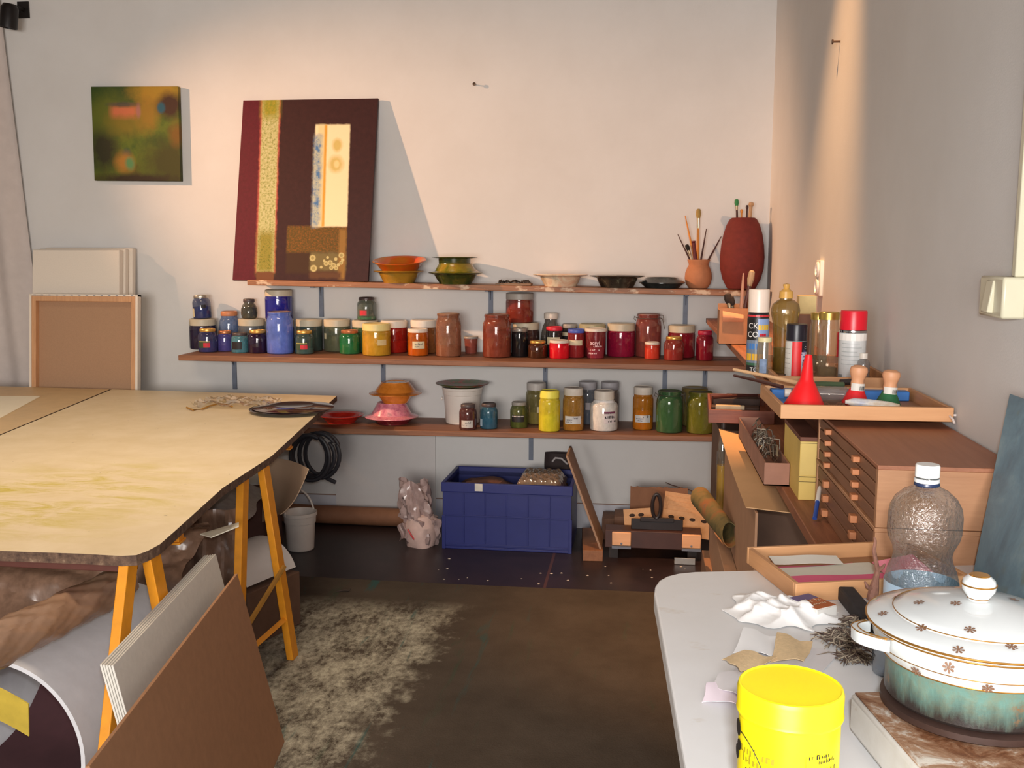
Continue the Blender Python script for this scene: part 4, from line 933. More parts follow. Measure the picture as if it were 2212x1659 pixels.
# hollow roll of grey foam with a dark sheet added inside
Rr = 0.215
def rollf(a, b):
    ang = math.radians(-60+375*b); rr = Rr*(1+0.10*b-0.02)-0.012*b
    return (rr*math.cos(ang), 0.55*a, rr*math.sin(ang)+Rr*1.12)
o0 = az(20, 1700, 0.0)
rr_ = thing('foam_roll', 'large grey foam sheet rolled up on the floor under the near table corner', 'roll', (-1.43, 2.0, 0.0075), (0, 0, math.radians(-3)))
link('rolled_sheet', MB().sheet(rollf, 10, 60, 0.010), greym, rr_)
rr2 = single('yellow_card', MB().sheet(lambda a, b: (-0.13+0.26*a, 0.0, 0.05+0.10*b+0.03*math.sin(a*3)), 10, 4, 0.003), M('yellow_card', C(185, 160, 60, 1.2), 0.7), 'yellow card tucked inside the grey foam roll', 'card', (-1.50, 2.03, 0.265), (0.3, 0.25, math.radians(0)))
single('roll_shade_fill', MB().sheet(lambda a, b: (-0.15+0.30*a, 0.42*b, 0.02-0.02*math.sin(a*3.1)+0.01*math.sin(b*9)+0.22*b*b), 16, 16, 0.004), M('roll_shade_fill', C(62, 34, 38, 1.2), 0.9), 'dark maroon sheet added to darken the inside of the grey foam roll', 'cloth', (-1.43, 2.07, 0.10), (0, 0, math.radians(-3)))  # added dark sheet, stands for the shade in the hollow roll
# brown plastic wrapped tube on top of the roll
A1, A2 = ad(-60, 1420, 1.95), ad(262, 1262, 2.55)
d = A2-A1
Dv = Vector(tuple(d)); Tm = frame(A1, Dv.orthogonal(), Dv); Lw = Dv.length
def wrp(a, b_):
    an = 2*math.pi*a; k_ = 1+0.05*math.sin(3*an+b_*19)+0.035*math.sin(7*an-b_*37)+0.03*math.sin(11*an+b_*61)
    return tuple(Tm @ Vector((0.044*k_*math.cos(an), 0.044*k_*math.sin(an), Lw*b_)))
single('wrapped_tube', MB().sheet(wrp, 48, 40, 0.001), M('brown_wrap', C(140, 112, 92, 1.4), 0.28, var=0.15, scale=14), 'tube wrapped in crinkled brown paper and plastic on top of the foam roll', 'tube', ang=0.5)
P = ad(110, 1290, 2.75)
rr5 = random.Random(5); W5 = [(rr5.uniform(-16, 16), rr5.uniform(-14, 14), rr5.uniform(0, 6.3), rr5.uniform(.4, 1)) for _ in range(9)]
def drape(a, b_):
    z = sum(w_[3]*abs(math.sin(w_[0]*a+w_[1]*b_+w_[2])) for w_ in W5)/5
    return (-0.43+0.86*a+0.02*math.sin(9*b_), 0.30-0.34*b_-0.05*z, 0.47-0.26*b_**1.6+0.075*z*(1-0.4*b_))
single('plastic_sheeting', MB().sheet(drape, 70, 44, 0.0008), brownp, 'heap of crumpled brown plastic sheeting under the near table edge', 'plastic sheet', (-1.74, 2.645, 0.0), (0, 0, math.radians(6)), ang=0.35)
cb = MB().box(-0.28, 0.30, -0.02, 0.12, 0, 0.38)
single('cardboard_box', cb, M('dark_card', C(95, 70, 55, 1.2), 0.8), 'dark cardboard box under the crumpled brown sheeting', 'box', (-1.72, 2.74, 0.0075), (0, 0, 0.10), bevel=0.003)
def hang(a, b):   # upright crumpled brown wrap behind the near trestle
    x = -0.16+0.32*a; z = 0.02+0.50*b
    return (x, 0.02*math.sin(a*21+b*4)+0.015*math.sin(b*17+a*9)+0.06*b, z)
P = az(395, 1240, 0.35)
single('brown_wrap', MB().sheet(hang, 30, 26, 0.001), brownp, 'upright crumpled brown plastic wrap behind the near trestle', 'plastic sheet', (P[0]-0.02, P[1]+0.06, 0.0075), (0, 0, 0.3), ang=0.35)
def arch(a, b):
    an = math.radians(20+130*a)
    return (0.15*math.cos(an), 0.26*b, 0.15*math.sin(an)-0.03)
P = az(478, 1200, 0.30)
single('curled_sheet', MB().sheet(arch, 16, 6, 0.002), M('white_sheet_plastic', C(200, 198, 196, 1.25), 0.5, var=.03), 'white sheet curled into an arch behind the plasterboards', 'sheet', (P[0], P[1]-0.05, 0.20), (0, 0, math.radians(-20)))
single('cardboard_box', MB().box(-0.16, 0.16, -0.02, 0.26, 0, 0.20), M('dark_card', C(95, 70, 55, 1.2), 0.8), 'small dark cardboard box supporting the white curled sheet', 'box', (P[0], P[1]-0.05, 0.0075), (0, 0, math.radians(-20)), bevel=0.003)
P = az(480, 1090, 0.45)
crumple('plastic_film', 'grey translucent plastic film bundled behind the far trestle leg', 'plastic sheet', (P[0]-0.15, P[1]+0.05, 0.40), 0.50, 0.6, 0.10, film, 11, 10, 40, 36)
single('cardboard_box', MB().box(-0.24, 0.24, -0.16, 0.16, 0, 0.395), M('brown_card', C(120, 92, 70, 1.2), 0.8), 'cardboard box under the grey plastic film', 'box', (P[0]-0.30, P[1]+0.24, 0.0075), (0, 0, 0.17), bevel=0.003)
q = [ad(u, v, d_) for u, v, d_ in ((432, 1153, 3.0), (516, 1128, 3.05), (516, 1136, 3.0), (456, 1160, 2.95))]
b = MB().add([tuple(p) for p in q]+[tuple(p-np.array([0, 0, 0.003])) for p in q], [(0, 3, 2, 1), (4, 5, 6, 7), (0, 1, 5, 4), (1, 2, 6, 5), (2, 3, 7, 6), (3, 0, 4, 7)])
single('white_paper', b, M('white_card', C(230, 220, 200, 1.2), 0.8, var=0.02), 'pointed white paper corner poking out under the grey plastic film', 'paper', smooth=False)
# big curling brown paper beyond the far trestle
def curl(a, b):
    z = 0.20+0.36*b
    x = -0.20+0.42*a+0.06*b*a; y = 0.10*(1-a)+0.10*(b-0.6)**2
    return (x, y, z-0.12*(1-b)*a*0.0+0.02*math.sin(a*3)-0.19*max(0, 0.5-b)*(1-a)*0)
P = ay(600, 1080, 3.75)
q4 = [ay(572, 990, 3.85), ay(660, 1014, 3.62), ay(652, 1035, 3.60), ay(600, 1118, 3.70), ay(560, 1120, 3.9)]
def curl2(a, b):
    L0 = ay(562, 988, 3.92); L1 = ay(562, 1128, 3.92); R0 = ay(661, 1013, 3.62); R1 = ay(600, 1112, 3.66)
    p = (L0*(1-a)+R0*a)*b+(L1*(1-a)+R1*a)*(1-b)
    return p+np.array([0.01, 0.05*math.sin(a*3.1), -0.03*math.sin(b*3.14)*a])
single('brown_paper', MB().sheet(curl2, 16, 14, 0.003), M('kraft_paper', C(190, 160, 132, 1.3), 0.8, var=0.05, scale=6), 'large sheet of tan paper with curled corner beyond the far trestle', 'paper', ang=0.5)
single('cardboard_box', MB().box(-0.08, 0.06, -0.05, 0.10, 0, 0.30), M('maroon_card', C(88, 58, 50, 1.2), 0.8), 'dark brown box behind the far trestle under the tan paper', 'box', (*(az(585, 1220, 0.0)[:2]+np.array([-0.075, 0.12])), 0.0075), (0, 0, 0.1), bevel=0.003)

# white bucket on the floor
P = az(641, 1193, 0.0); s = ppm(P); k = 1/s
P = P+np.array([0, 26*k, 0])
r = thing('bucket', 'white bucket with raised handle on the floor beyond the far trestle', 'bucket', P)
link('pail', MB().lathe([(0, 0), (27*k, 0), (29*k, 2*k), (32*k, 60*k), (34*k, 61*k), (35*k, 76*k), (37*k, 77*k), (37*k, 84*k), (35*k, 84*k), (31*k, 60*k), (27*k, 4*k), (0, 3*k)], 40), wb, r)
link('grout', MB().lathe([(0, 60*k), (31*k, 60*k), (31*k, 62*k), (0, 64*k)], 32), M('grout', C(150, 125, 105, 1.3), 0.9), r)
b = MB().tube([(-36*k*math.cos(a), 14*k*math.sin(a), (78+52*math.sin(a))*k) for a in [math.pi*i/16 for i in range(17)]], 2.2*k, 8)
ob = link('handle', b, wb, r); ob.rotation_euler = (0, 0, math.radians(52))

# black hose coil hanging at the shelf end
rub = M('black_rubber', C(40, 40, 46, 1.2), 0.45)
cen = ay(690, 985, 4.38); b = MB(); pts = []
m = 1/ppm(cen)
def turn(u0, rx, rz, a0, a1, y0, y1, n=26):
    for i in range(n):
        f = i/(n-1); a = math.radians(a0+(a1-a0)*f); pts.append(((u0+rx*math.cos(a))*m, y0+(y1-y0)*f, (rz*math.sin(a))*m))
turn(-14, 42, 50, 60, 420, -.055, -.035); turn(-18, 38, 48, 60, 420, -.035, -.015); turn(-12, 46, 46, 60, 400, -.015, .0); turn(-2, 44, 50, 40, 390, .0, .02); turn(4, 41, 49, 30, 240, .02, .04)
pts += [(pts[-1][0]+9*m*j, 0.045, pts[-1][2]-4*m*j) for j in range(1, 6)]
single('hose_coil', b.tube(pts, 4.6*m, 10), rub, 'coil of black rubber hose hanging below the left end of the bottom shelf', 'hose', cen)

# cardboard tube along the wall, pale panel on the wall
A1, A2 = az(560, 1146, 0), az(905, 1166, 0)
cyt = 4.86
single('cardboard_tube', MB().tube([(A1[0], cyt, 0.047), (A2[0], cyt-0.02, 0.047)], 0.046, 24), M('kraft_tube', C(122, 82, 58, 1.3), 0.7), 'long brown cardboard tube lying on the floor along the back wall', 'tube')
p0, p1 = ay(724, 1000, 4.93), ay(940, 1000, 4.93)
single('acrylic_sheet', MB().box(0, float(p1[0]-p0[0]), 0, 0.004, 0.0, 0.515), M('pale_acrylic', C(200, 196, 194, 1.25), 0.12, var=0.02), 'pale acrylic panel standing against the back wall behind the plastic bag', 'panel', (p0[0], 4.932, 0.0), (math.radians(-0.5), 0, 0), smooth=False)

# plastic bag on the floor
P = az(905, 1186, 0.0); m = 1/ppm(P)
def bagf(a, b):
    an = 2*math.pi*a
    h = b; R0 = (34 if h < .5 else 34-(h-.5)*10)*m*(0.72+0.28*math.sin(min(1, h*3.2+.35)*1.57))
    k_ = 1+0.16*math.sin(5*an+h*7)+0.10*math.sin(9*an-h*11)+0.07*math.sin(14*an+h*23)
    lean = -(h*18)*m
    x = R0*k_*math.cos(an)+lean+(12*m*math.sin(h*3.0) if h < .45 else 0); y = R0*0.8*k_*math.sin(an)
    z = 138*m*h+6*m*math.sin(3*an)*max(0, h-.75)*6
    return (x, y, z+0.001)
b = MB().sheet(bagf, 48, 26, 0.0008)
b.v = [(x, y, max(0.001, z)) for x, y, z in b.v]
r = thing('plastic_bag', 'crumpled translucent plastic bag with a red stripe standing left of the blue crate', 'bag', (P[0]-0.004, P[1]+0.07, 0))
bagm = MG('bag_film', C(190, 168, 165, 1.3), 0.75, 0.25, 0.14)
link('bag_body', b, bagm, r, ang=0.4)
b = MB().lathe([(0, 0), (30*m, 0.0), (34*m, 20*m), (36*m, 45*m), (28*m, 68*m), (0, 78*m)], 24, sq=lambda a, z: 1+0.08*math.sin(4*a+z*60)); 
link('bag_filling', b, M('bag_filling', C(188, 162, 155, 1.3), 0.7, var=0.12, scale=20), r)
def ear(a, b_): return ((-44+26*a+4*math.sin(b_*5))*m, (-22+6*math.sin(a*9))*m, (22+34*b_-(18*abs(a-.5)))*m)
link('bag_corner', MB().sheet(ear, 10, 10, 0.0008), bagm, r, ang=0.4)
link('red_print', MB().tube([(-22*m, -36*m, 44*m), (-14*m, -38*m, 32*m), (-8*m, -36*m, 22*m)], 1.6*m, 6), M('red_print', C(190, 40, 50, 1.2), 0.5), r)

# ---------------------------------------------------------------- blue crate and what is in it
cl, cr2 = az(957, 1184, 0), az(1233, 1196, 0); W_ = float(cr2[0]-cl[0]); m = 1/ppm(cl)
Dp, Hc = 0.36, 146*m
blue = M('blue_plastic', C(29, 37, 100, 1.3), 0.42, var=0.05)
r = thing('folding_crate', 'blue plastic folding crate full of odds and ends on the floor', 'crate', (cl[0], cl[1], 0), (0, 0, math.radians(-0.6)))
t_ = 0.010
b = MB().box(0, W_, 0, Dp, 0.0, 0.012)
for (x0, x1, y0, y1) in ((0, W_, 0, t_), (0, W_, Dp-t_, Dp), (0, t_, t_, Dp-t_), (W_-t_, W_, t_, Dp-t_)): b.box(x0, x1, y0, y1, 0.012, Hc-0.02)
link('crate_body', b, blue, r, bevel=0.002)
b = MB()
o_ = 0.006
for (x0, x1, y0, y1) in ((-o_, W_+o_, -o_, t_), (-o_, W_+o_, Dp-t_, Dp+o_), (-o_, t_, t_, Dp-t_), (W_-t_, W_+o_, t_, Dp-t_)): b.box(x0, x1, y0, y1, Hc-0.045, Hc)
link('rim', b, blue, r, bevel=0.003)
b = MB().box(0.012, W_-0.012, -0.004, 0.001, Hc*0.50, Hc*0.50+0.006).box(0.012, W_-0.012, -0.003, 0.001, 0.02, 0.026)
for i in range(1, 6): b.box(W_*i/6-0.003, W_*i/6+0.003, -0.003, 0.001, 0.03, Hc*0.49).box(W_*i/6-0.003, W_*i/6+0.003, -0.003, 0.001, Hc*0.52, Hc-0.05)
b.box(-0.004, 0.012, -0.004, 0.012, 0.0, Hc*0.5).box(W_-0.012, W_+0.004, -0.004, 0.012, 0.0, Hc*0.5)
link('hinge_ribs', b, blue, r, bevel=0.001)
link('sticker', MB().box(W_*0.255, W_*0.315, -0.0075, -0.006, Hc-0.036, Hc-0.001), M('white_sticker', C(215, 210, 200), 0.6), r)
Mw = r.location
crumple('brown_cloth', 'brown rags in the left half of the blue crate', 'cloth', (cl[0]+0.17, cl[1]+0.19, Hc-0.085), 0.25, 0.27, 0.055, M('rag_brown', C(105, 72, 60, 1.2), 0.9, var=.3), 21, 0, 30, 24, 0.003)
single('cardboard_box', MB().box(0, 0.30, 0, 0.28, 0, Hc-0.10), M('dark_card', C(95, 70, 55, 1.2), 0.8), 'dark box deep inside the blue crate under the rags', 'box', (cl[0]+0.03, cl[1]+0.045, 0.014), bevel=0.002)
bx = single('bagged_bundle', MB().sheet(lambda a, b_: (0.24*(a-.5)*(1-.08*b_), 0.22*(b_-.5), 0.045+0.05*math.sin(min(1, min(a, 1-a)*6)*1.57)*math.sin(min(1, min(b_, 1-b_)*6)*1.57)+0.006*math.sin(a*31+b_*9)*math.sin(b_*23)), 34, 26, 0.001), MG('bundle_film', C(160, 138, 118, 1.2), 0.8, 0.12, 0.35), 'bundle wrapped in shiny clear plastic in the right half of the blue crate', 'bundle', (cl[0]+W_-0.155, cl[1]+0.19, Hc-0.082), (math.radians(8), 0, -0.05), ang=0.4)
single('cardboard_box', MB().box(0, 0.22, 0, 0.28, 0, Hc-0.075), M('brown_card', C(120, 92, 70, 1.2), 0.8), 'brown box inside the blue crate under the shiny bundle', 'box', (cl[0]+W_-0.26, cl[1]+0.045, 0.014), bevel=0.002)
# dark bag behind the crate
P = ay(1208, 985, 4.92)
def bk(a, b_):
    an = 2*math.pi*a; k_ = 1+.05*math.sin(6*an+b_*9)
    return (0.075*k_*math.cos(an)*(1-.1*b_), 0.025*k_*math.sin(an), (P[2]+0.02)*b_)
r = thing('dark_bag', 'dark bag with a pale handle standing behind the blue crate', 'bag', (P[0], 4.905, 0.0))
link('bag_body', MB().sheet(bk, 32, 14, 0.002), M('black_cloth', C(45, 34, 34, 1.2), 0.8, var=.2), r)
link('handle', MB().tube([(-0.03, -0.03, P[2]-0.02), (-0.015, -0.035, P[2]+0.0), (0.015, -0.035, P[2]-0.002), (0.045, -0.03, P[2]-0.03)], 0.005, 8), M('pale_handle', C(170, 165, 165, 1.2), 0.5), r)

# ---------------------------------------------------------------- right-hand wall shelves
ZU = 1.063
r = thing('wall_shelf', 'upper brown shelf running along the right wall under the spray cans', 'shelf', (0.31, 2.16, ZU))
link('board', MB().box(0, XR-0.31-0.001, 0, YB-2.16-0.001, -0.022, 0), MW('shelf_wood_long', C(105, 62, 42, 1.4), C(150, 98, 68, 1.4), 0.6, 1, 5), r, bevel=0.002)
for yy_ in (0.3, 1.35, 2.4): link('bracket', MB().box(XR-0.31-0.012, XR-0.312, yy_-0.011, yy_+0.011, -0.17, -0.022).box(0.04, XR-0.312, yy_-0.009, yy_+0.009, -0.03, -0.022), steel, r)
ZL = 0.85
r = thing('wall_shelf', 'lower brown shelf along the right wall holding the drawer chest', 'shelf', (0.325, 1.50, ZL))
link('board', MB().box(0, XR-0.326, 0, 2.35, -0.024, 0), MW('shelf_wood_long2', C(105, 62, 42, 1.4), C(150, 98, 68, 1.4), 0.6, 1, 5), r, bevel=0.002)
for yy_ in (0.3, 1.1, 2.1): link('bracket', MB().box(XR-0.325-0.012, XR-0.327, yy_-0.011, yy_+0.011, -0.17, -0.024).box(0.04, XR-0.327, yy_-0.009, yy_+0.009, -0.032, -0.024), steel, r)
beech = MW('beech', C(185, 135, 92, 1.2), C(205, 155, 110, 1.2), 0.5, 0, 4)
beech_y = MW('beech_long', C(170, 122, 82, 1.2), C(195, 145, 102, 1.2), 0.5, 1, 4)
def tray(name, label, x0, y0, wd, dp, h, z, th=0.008, rot=0, mat=beech, group=None, floor=0.004):
    r = thing(name, label, 'tray', (x0, y0, z), (0, 0, math.radians(rot)), group)
    link('tray_bottom', MB().box(th, wd-th, th, dp-th, 0.0, floor), M('tray_bottom', C(150, 110, 78, 1.2), 0.6), r)
    link('side', MB().box(0, wd, 0, th, 0, h), mat, r, bevel=0.001); link('side', MB().box(0, wd, dp-th, dp, 0, h), mat, r, bevel=0.001)
    link('side', MB().box(0, th, th, dp-th, 0, h), beech_y, r, bevel=0.001); link('side', MB().box(wd-th, wd, th, dp-th, 0, h), beech_y, r, bevel=0.001)
    return r
TX, TY, TZ = 0.268, 1.955, ZU+0.0012
tray('wooden_tray', 'open beech tray with the red funnel on the end of the upper right shelf', TX, TY, 0.318, 0.285, 0.027, TZ, rot=1.2)
tray('wooden_tray', 'second beech tray behind, holding the spray cans and bottles', 0.318, 2.42, XR-0.004-0.318, 0.52, 0.026, TZ)
z1 = TZ+0.0045
def ont(u, vb, r=0.0, z=z1): 
    P = az(u, vb, z); return np.array([P[0], P[1]+r, z])
def at_y(u, y, z=z1): return np.array([ay(u, 800, y)[0], y, z])

# spray cans
def can(label, u, y, vt, wpx, capc, caph, bodym, bands, texts=(), y_z=z1, ring=None):
    P = at_y(u, y, y_z); rr = wpx/2/ppm((P[0], y, P[2])); H = ay(u, vt, y+rr)[2]-P[2]
    r = thing('spray_can', label, 'spray can', P); hb = H*(1-caph)
    link('can_body', MB().lathe([(0, 0), (rr*.94, 0), (rr, .004), (rr, hb-.006), (rr*.94, hb-.001), (rr*.9, hb), (0, hb)], 36), bodym, r)
    cap = M('can_cap', capc, 0.35, var=0.03)
    link('cap', MB().lathe([(0, hb), (rr*0.99, hb), (rr*.99, H-.004), (rr*.95, H), (rr*.85, H), (0, H-.001)], 36), cap, r)
    if ring: link('ring', MB().lathe([(rr*1.01, hb-.007), (rr*1.02, hb-.004), (rr*1.01, hb-.001), (rr*.9, hb)], 36), ring, r)
    b = MB(); mats = []
    for (a0, a1, f0, f1, c) in bands:
        b.band(rr+.0006, a0-90, a1-90, hb*f0, hb*f1, 10, .0004, len(mats)); mats.append(M('can_print', c, 0.4, var=0.02))
    for (s, size, a, f, c, vert) in texts:
        (scribble(b, wrapfn(rr+.0014, a-90, hb*f, vert), int(s[1:]), size*hb, len(mats)) if s[0] == '~' else add_text(b, s, size*hb, wrapfn(rr+.0014, a-90, hb*f, vert), len(mats))); mats.append(M('can_lettering', c, 0.4, var=0.0))
    if bands: link('label_print', b, mats, r, smooth=False)
    return r
kx = 1.3
def ck(r, g, b): return C(r, g, b, kx)
can('spray can with pinkish white cap and blue, yellow and red label', 1634.5, 2.66, 624, 45, ck(225, 200, 185), .27, M('can_black', ck(35, 30, 32), 0.35),
    [(-95, 95, .93, .96, ck(190, 50, 55)), (-95, -8, .55, .90, ck(22, 20, 22)), (-8, 95, .55, .90, ck(130, 150, 190)), (-5, 60, .72, .80, ck(210, 170, 40)), (2, 40, .58, .66, ck(190, 30, 50)),
     (-95, 95, .18, .55, ck(105, 115, 130)), (-95, 50, .40, .50, ck(60, 110, 170)), (-95, 30, .22, .33, ck(215, 165, 35)), (-95, 95, .14, .18, ck(50, 90, 65)), (-95, 95, .02, .14, ck(25, 24, 26))],
    [('CK', .13, -62, .74, ck(215, 210, 205), False), ('CO', .13, -66, .60, ck(215, 210, 205), False), ('TO', .10, -45, .04, ck(215, 210, 205), False)])
can('black-capped spray can with red stripe and white text panel', 1718, 2.545, 698, 44, ck(24, 20, 30), .30, M('can_white', ck(195, 190, 185), 0.35),
    [(-95, -32, .0, .98, ck(190, 188, 182)), (-30, 22, .0, .99, ck(205, 32, 35)), (22, 100, .72, .99, ck(24, 20, 30)), (22, 60, .0, .72, ck(175, 170, 185)), (-88, -70, .02, .14, ck(50, 48, 48)), (-88, -40, .30, .31, ck(90, 88, 88)), (-88, -40, .42, .43, ck(90, 88, 88)), (-88, -40, .55, .56, ck(90, 88, 88)), (-88, -40, .68, .69, ck(90, 88, 88)), (-88, -40, .80, .81, ck(90, 88, 88))],
    [('C', .10, 38, .80, ck(220, 215, 215), False), ('~8', .17, 50, .10, ck(60, 60, 110), True)])
can('red-capped pale grey spray can nearest the wall', 1839, 2.53, 669, 56, ck(200, 20, 40), .27, M('can_pale', ck(190, 192, 192), 0.35),
    [(-95, 95, .80, .93, ck(220, 215, 210)), (-60, 20, .74, .75, ck(150, 155, 155)), (-60, 30, .66, .67, ck(150, 155, 155)), (-60, 10, .58, .59, ck(150, 155, 155)), (-60, 30, .50, .51, ck(150, 155, 155)), (-60, 20, .42, .43, ck(150, 155, 155)), (-60, 30, .34, .35, ck(150, 155, 155)), (-78, -52, .04, .14, ck(120, 124, 124))], (), z1, M('chrome', C(190, 190, 190), 0.15, 1.0))

# dish soap bottle
P = at_y(1692, 2.68); rr = 24/ppm(P); m = 1/ppm(P)
r = thing('soap_bottle', 'yellowish see-through soap bottle with ochre push cap', 'bottle', P)
H = ay(1692, 612, 2.68)[2]-P[2]
el = lambda a, z: 1.0/math.sqrt((math.cos(a))**2+(math.sin(a)/0.72)**2)
sp_ = [(0, 0), (.92, 0), (1.0, .02), (1.02, .3), (1.06, .5), (1.08, .56), (1.22, .64), (1.28, .70), (1.16, .77), (.72, .815), (.55, .82), (.55, .84)]
link('bottle_body', MB().lathe([(a*rr, b_*H) for a, b_ in sp_], 32, sq=el), MG('soap_bottle', C(150, 125, 55, 1.2), .45, .1, .2), r)
link('soap', MB().lathe([(0, .004), (rr*.93, .006), (rr*.97, H*.28), (rr*.5, H*.285), (0, H*.285)], 28, sq=el), M('amber_soap', C(105, 58, 28, 1.2), .3), r)
link('cap', MB().lathe([(0, H*.835), (rr*.62, H*.835), (rr*.58, H*.91), (rr*.40, H*.925), (rr*.24, H*.945), (rr*.30, H*.975), (rr*.30, H*.99), (0, H)], 24, sq=lambda a, z: 1+.02*math.sin(20*a)), M('ochre_cap', C(195, 150, 75, 1.3), .4), r)

# glass jars with gold lids
def gjar(label, u, y, vt, wpx, fillc, frac, lidc, lidm, z=z1, tint=C(190, 175, 150, 1.2), dust=.22, lab=None, kind='tall'):
    P = at_y(u, y, z); rr = wpx/2/ppm(P); H = ay(u, vt, y+rr)[2]-z; r = thing('glass_jar', label, 'jar', P)
    hb = H*.93
    link('glass', MB().lathe([(0, 0), (rr*.9, 0), (rr, .006), (rr, hb*.27), (rr*.96, hb*.28), (rr*.96, hb*.80), (rr*.86, hb*.9), (rr*.84, hb)], 28), MG('clear_jar', tint, dust, .04, .2), r)
    if frac: link('contents', MB().lathe([(0, .005), (rr*.86, .006), (rr*.9, hb*frac), (0, hb*frac)], 24), M('jar_contents', fillc, .8, var=.3, scale=40), r)
    link('lid', MB().lathe([(0, hb*.95), (rr*.9, hb*.95), (rr*.92, H*.985), (rr*.86, H), (0, H-.001)], 30), M('jar_lid2', lidc, .3, lidm), r)
    if lab: link('label', MB().band(rr+.0012, lab[0]-90, lab[1]-90, hb*lab[2], hb*lab[3]), M('jar_label', lab[4], .5, var=.25, scale=60), r)
gjar('clear jar with gold lid and red label between the spray cans', 1786, 2.60, 672, 47, C(120, 98, 55), .16, C(185, 155, 80, 1.3), .8, lab=(38, 88, .35, .75, ck(170, 28, 35)))
gjar('clear gold-lidded jar half hidden behind the first one', 1765, 2.70, 674, 40, C(120, 98, 55), .3, C(185, 155, 80, 1.3), .8, z=z1)
gjar('small jar with cream lid in front of the soap bottle', 1650, 2.585, 727, 33, C(80, 100, 130), .2, ck(205, 195, 150), 0, dust=.3, lab=(-40, 10, .12, .5, ck(110, 130, 160)))
P = at_y(1741, 2.86); m = 1/ppm(P)
single('yellow_carton', MB().box(-20*m, 16*m, 0, .05, 0, 150*m), M('yellow_carton', C(205, 180, 125, 1.2), .7), 'pale yellow carton behind the soap bottle', 'carton', P, bevel=.001)
P = at_y(1732, 2.80); m = 1/ppm(P)
single('brown_box', MB().box(-10*m, 18*m, 0, .028, 0, 115*m), M('brown_carton', C(115, 75, 55, 1.2), .7), 'narrow dark brown box in front of the pale yellow carton', 'box', P, bevel=.001)
# small clear bottle with white cap
P = at_y(1864, 2.50); m = 1/ppm(P)
P[0] = min(P[0], XR-.02-14*m)
r = thing('small_bottle', 'small clear bottle with white cap in front of the red-capped can', 'bottle', P)
link('bottle_body', MB().lathe([(0, 0), (12*m, 0), (14*m, 3*m), (14*m, 40*m), (12*m, 47*m), (8*m, 50*m), (8*m, 53*m)], 24), MG('clear_bottle', C(175, 170, 168), .3, .05, .2), r)
link('cap', MB().lathe([(0, 52*m), (8.5*m, 52*m), (8.5*m, 64*m), (0, 64.5*m)], 24), whitep, r)
b = MB(); add_text(b, 'ANA', 11*m, wrapfn(14.3*m, -150, 24*m)); link('lettering', b, M('white_print', C(215, 212, 210), .5), r, smooth=False)

# brush holder of broken cardboard with brushes at the back of the shelf
P = az(1585, 744, ZU+.0005); m = 1/ppm(P)
r = thing('brush_box', 'torn cardboard box holding old brush handles at the rear of the upper right shelf', 'box', (P[0], P[1], ZU))
kraft = M('torn_cardboard', C(150, 105, 75, 1.25), .8, var=.12)
b = MB(); wbx, dbx, hbx, tt = 64*m, .09, 78*m, .004
b.box(-wbx/2, wbx/2, 0, tt, 0, hbx).box(-wbx/2, wbx/2, dbx-tt, dbx, 0, hbx*1.1).box(-wbx/2, -wbx/2+tt, tt, dbx-tt, 0, hbx*.95).box(wbx/2-tt, wbx/2, tt, dbx-tt, 0, hbx*1.15).box(-wbx/2, wbx/2, 0, dbx, 0, .003)
link('box_walls', b, kraft, r)
b = MB().sheet(lambda a, c: ((-26+44*a)*m, -.003-.012*math.sin(c*3), (50+22*c-8*a*c)*m), 6, 6, .003); link('torn_flap', b, M('peach_card', C(195, 135, 100, 1.2), .8), r)
Pb = np.array([P[0], P[1]+.045, ZU+.008]); yb2 = P[1]+.045
GB = 'brushes in the torn cardboard box'
brush('short dark brush leaning left in the torn cardboard box', Pb+np.array([.01, 0, 0]), ay(1571, 634, yb2), .009, dark_h, M('dark_bristle', C(48, 36, 32), .9), True, .2, .12, group=GB, wide=1.2)
brush('second dark brush leaning left behind the first in the cardboard box', Pb+np.array([.018, .015, 0]), ay(1578, 640, yb2), .008, dark_h, M('dark_bristle', C(48, 36, 32), .9), True, .2, .1, group=GB, wide=1.2)
brush('long pale pinkish brush handle standing in the cardboard box', Pb+np.array([.022, -.01, 0]), ay(1606, 590, yb2-.01), .008, M('pale_wood', C(150, 115, 100, 1.2), .6), bristle, False, group=GB)
brush('long dark brush with pale ferrule standing in the cardboard box', Pb+np.array([.024, .015, 0]), ay(1625, 584, yb2+.015), .009, dark_h, M('pale_wood', C(150, 130, 105, 1.2), .6), True, .2, .02, group=GB, wide=1.0)
P = az(1563, 705, ZU); 
single('wood_offcut', MB().box(-.02, .02, -.03, .03, 0, .028), kraft, 'small brown wood offcut beside the torn cardboard box', 'wood scrap', (P[0]+.03, 3.45, ZU), (0, 0, .3), bevel=.002)

# sticks and tubes across the tray rims
def stick(label, p, q, r0, r1, mat, name='stick', cat='stick', **kw):
    A = np.array(p); Bq = np.array(q)
    b = MB().tube([A, A*.5+Bq*.5+np.array([0, 0, .001]), Bq], [r0, (r0+r1)/2, r1], 10)
    return single(name, b, mat, label, cat, **kw)
zr = TZ+.0275
stick('pale wooden stick lying across the tray rims, sticking out to the left', az(1585, 798, zr+.016), az(1735, 830, zr+.006), .0035, .005, M('pale_stick', C(205, 165, 125, 1.2), .6), 'wooden_stick')
stick('dark thin brush handle lying beside the pale wooden stick', az(1586, 811, zr+.006), az(1690, 836, zr+.004), .003, .0045, dark_h, 'thin_paintbrush', 'paintbrush')
stick('dark green tube lying between the two trays', az(1735, 833, zr+.004), az(1822, 832, zr+.004), .009, .007, M('green_tube', C(70, 88, 60, 1.1), .5), 'green_tube', 'tube')
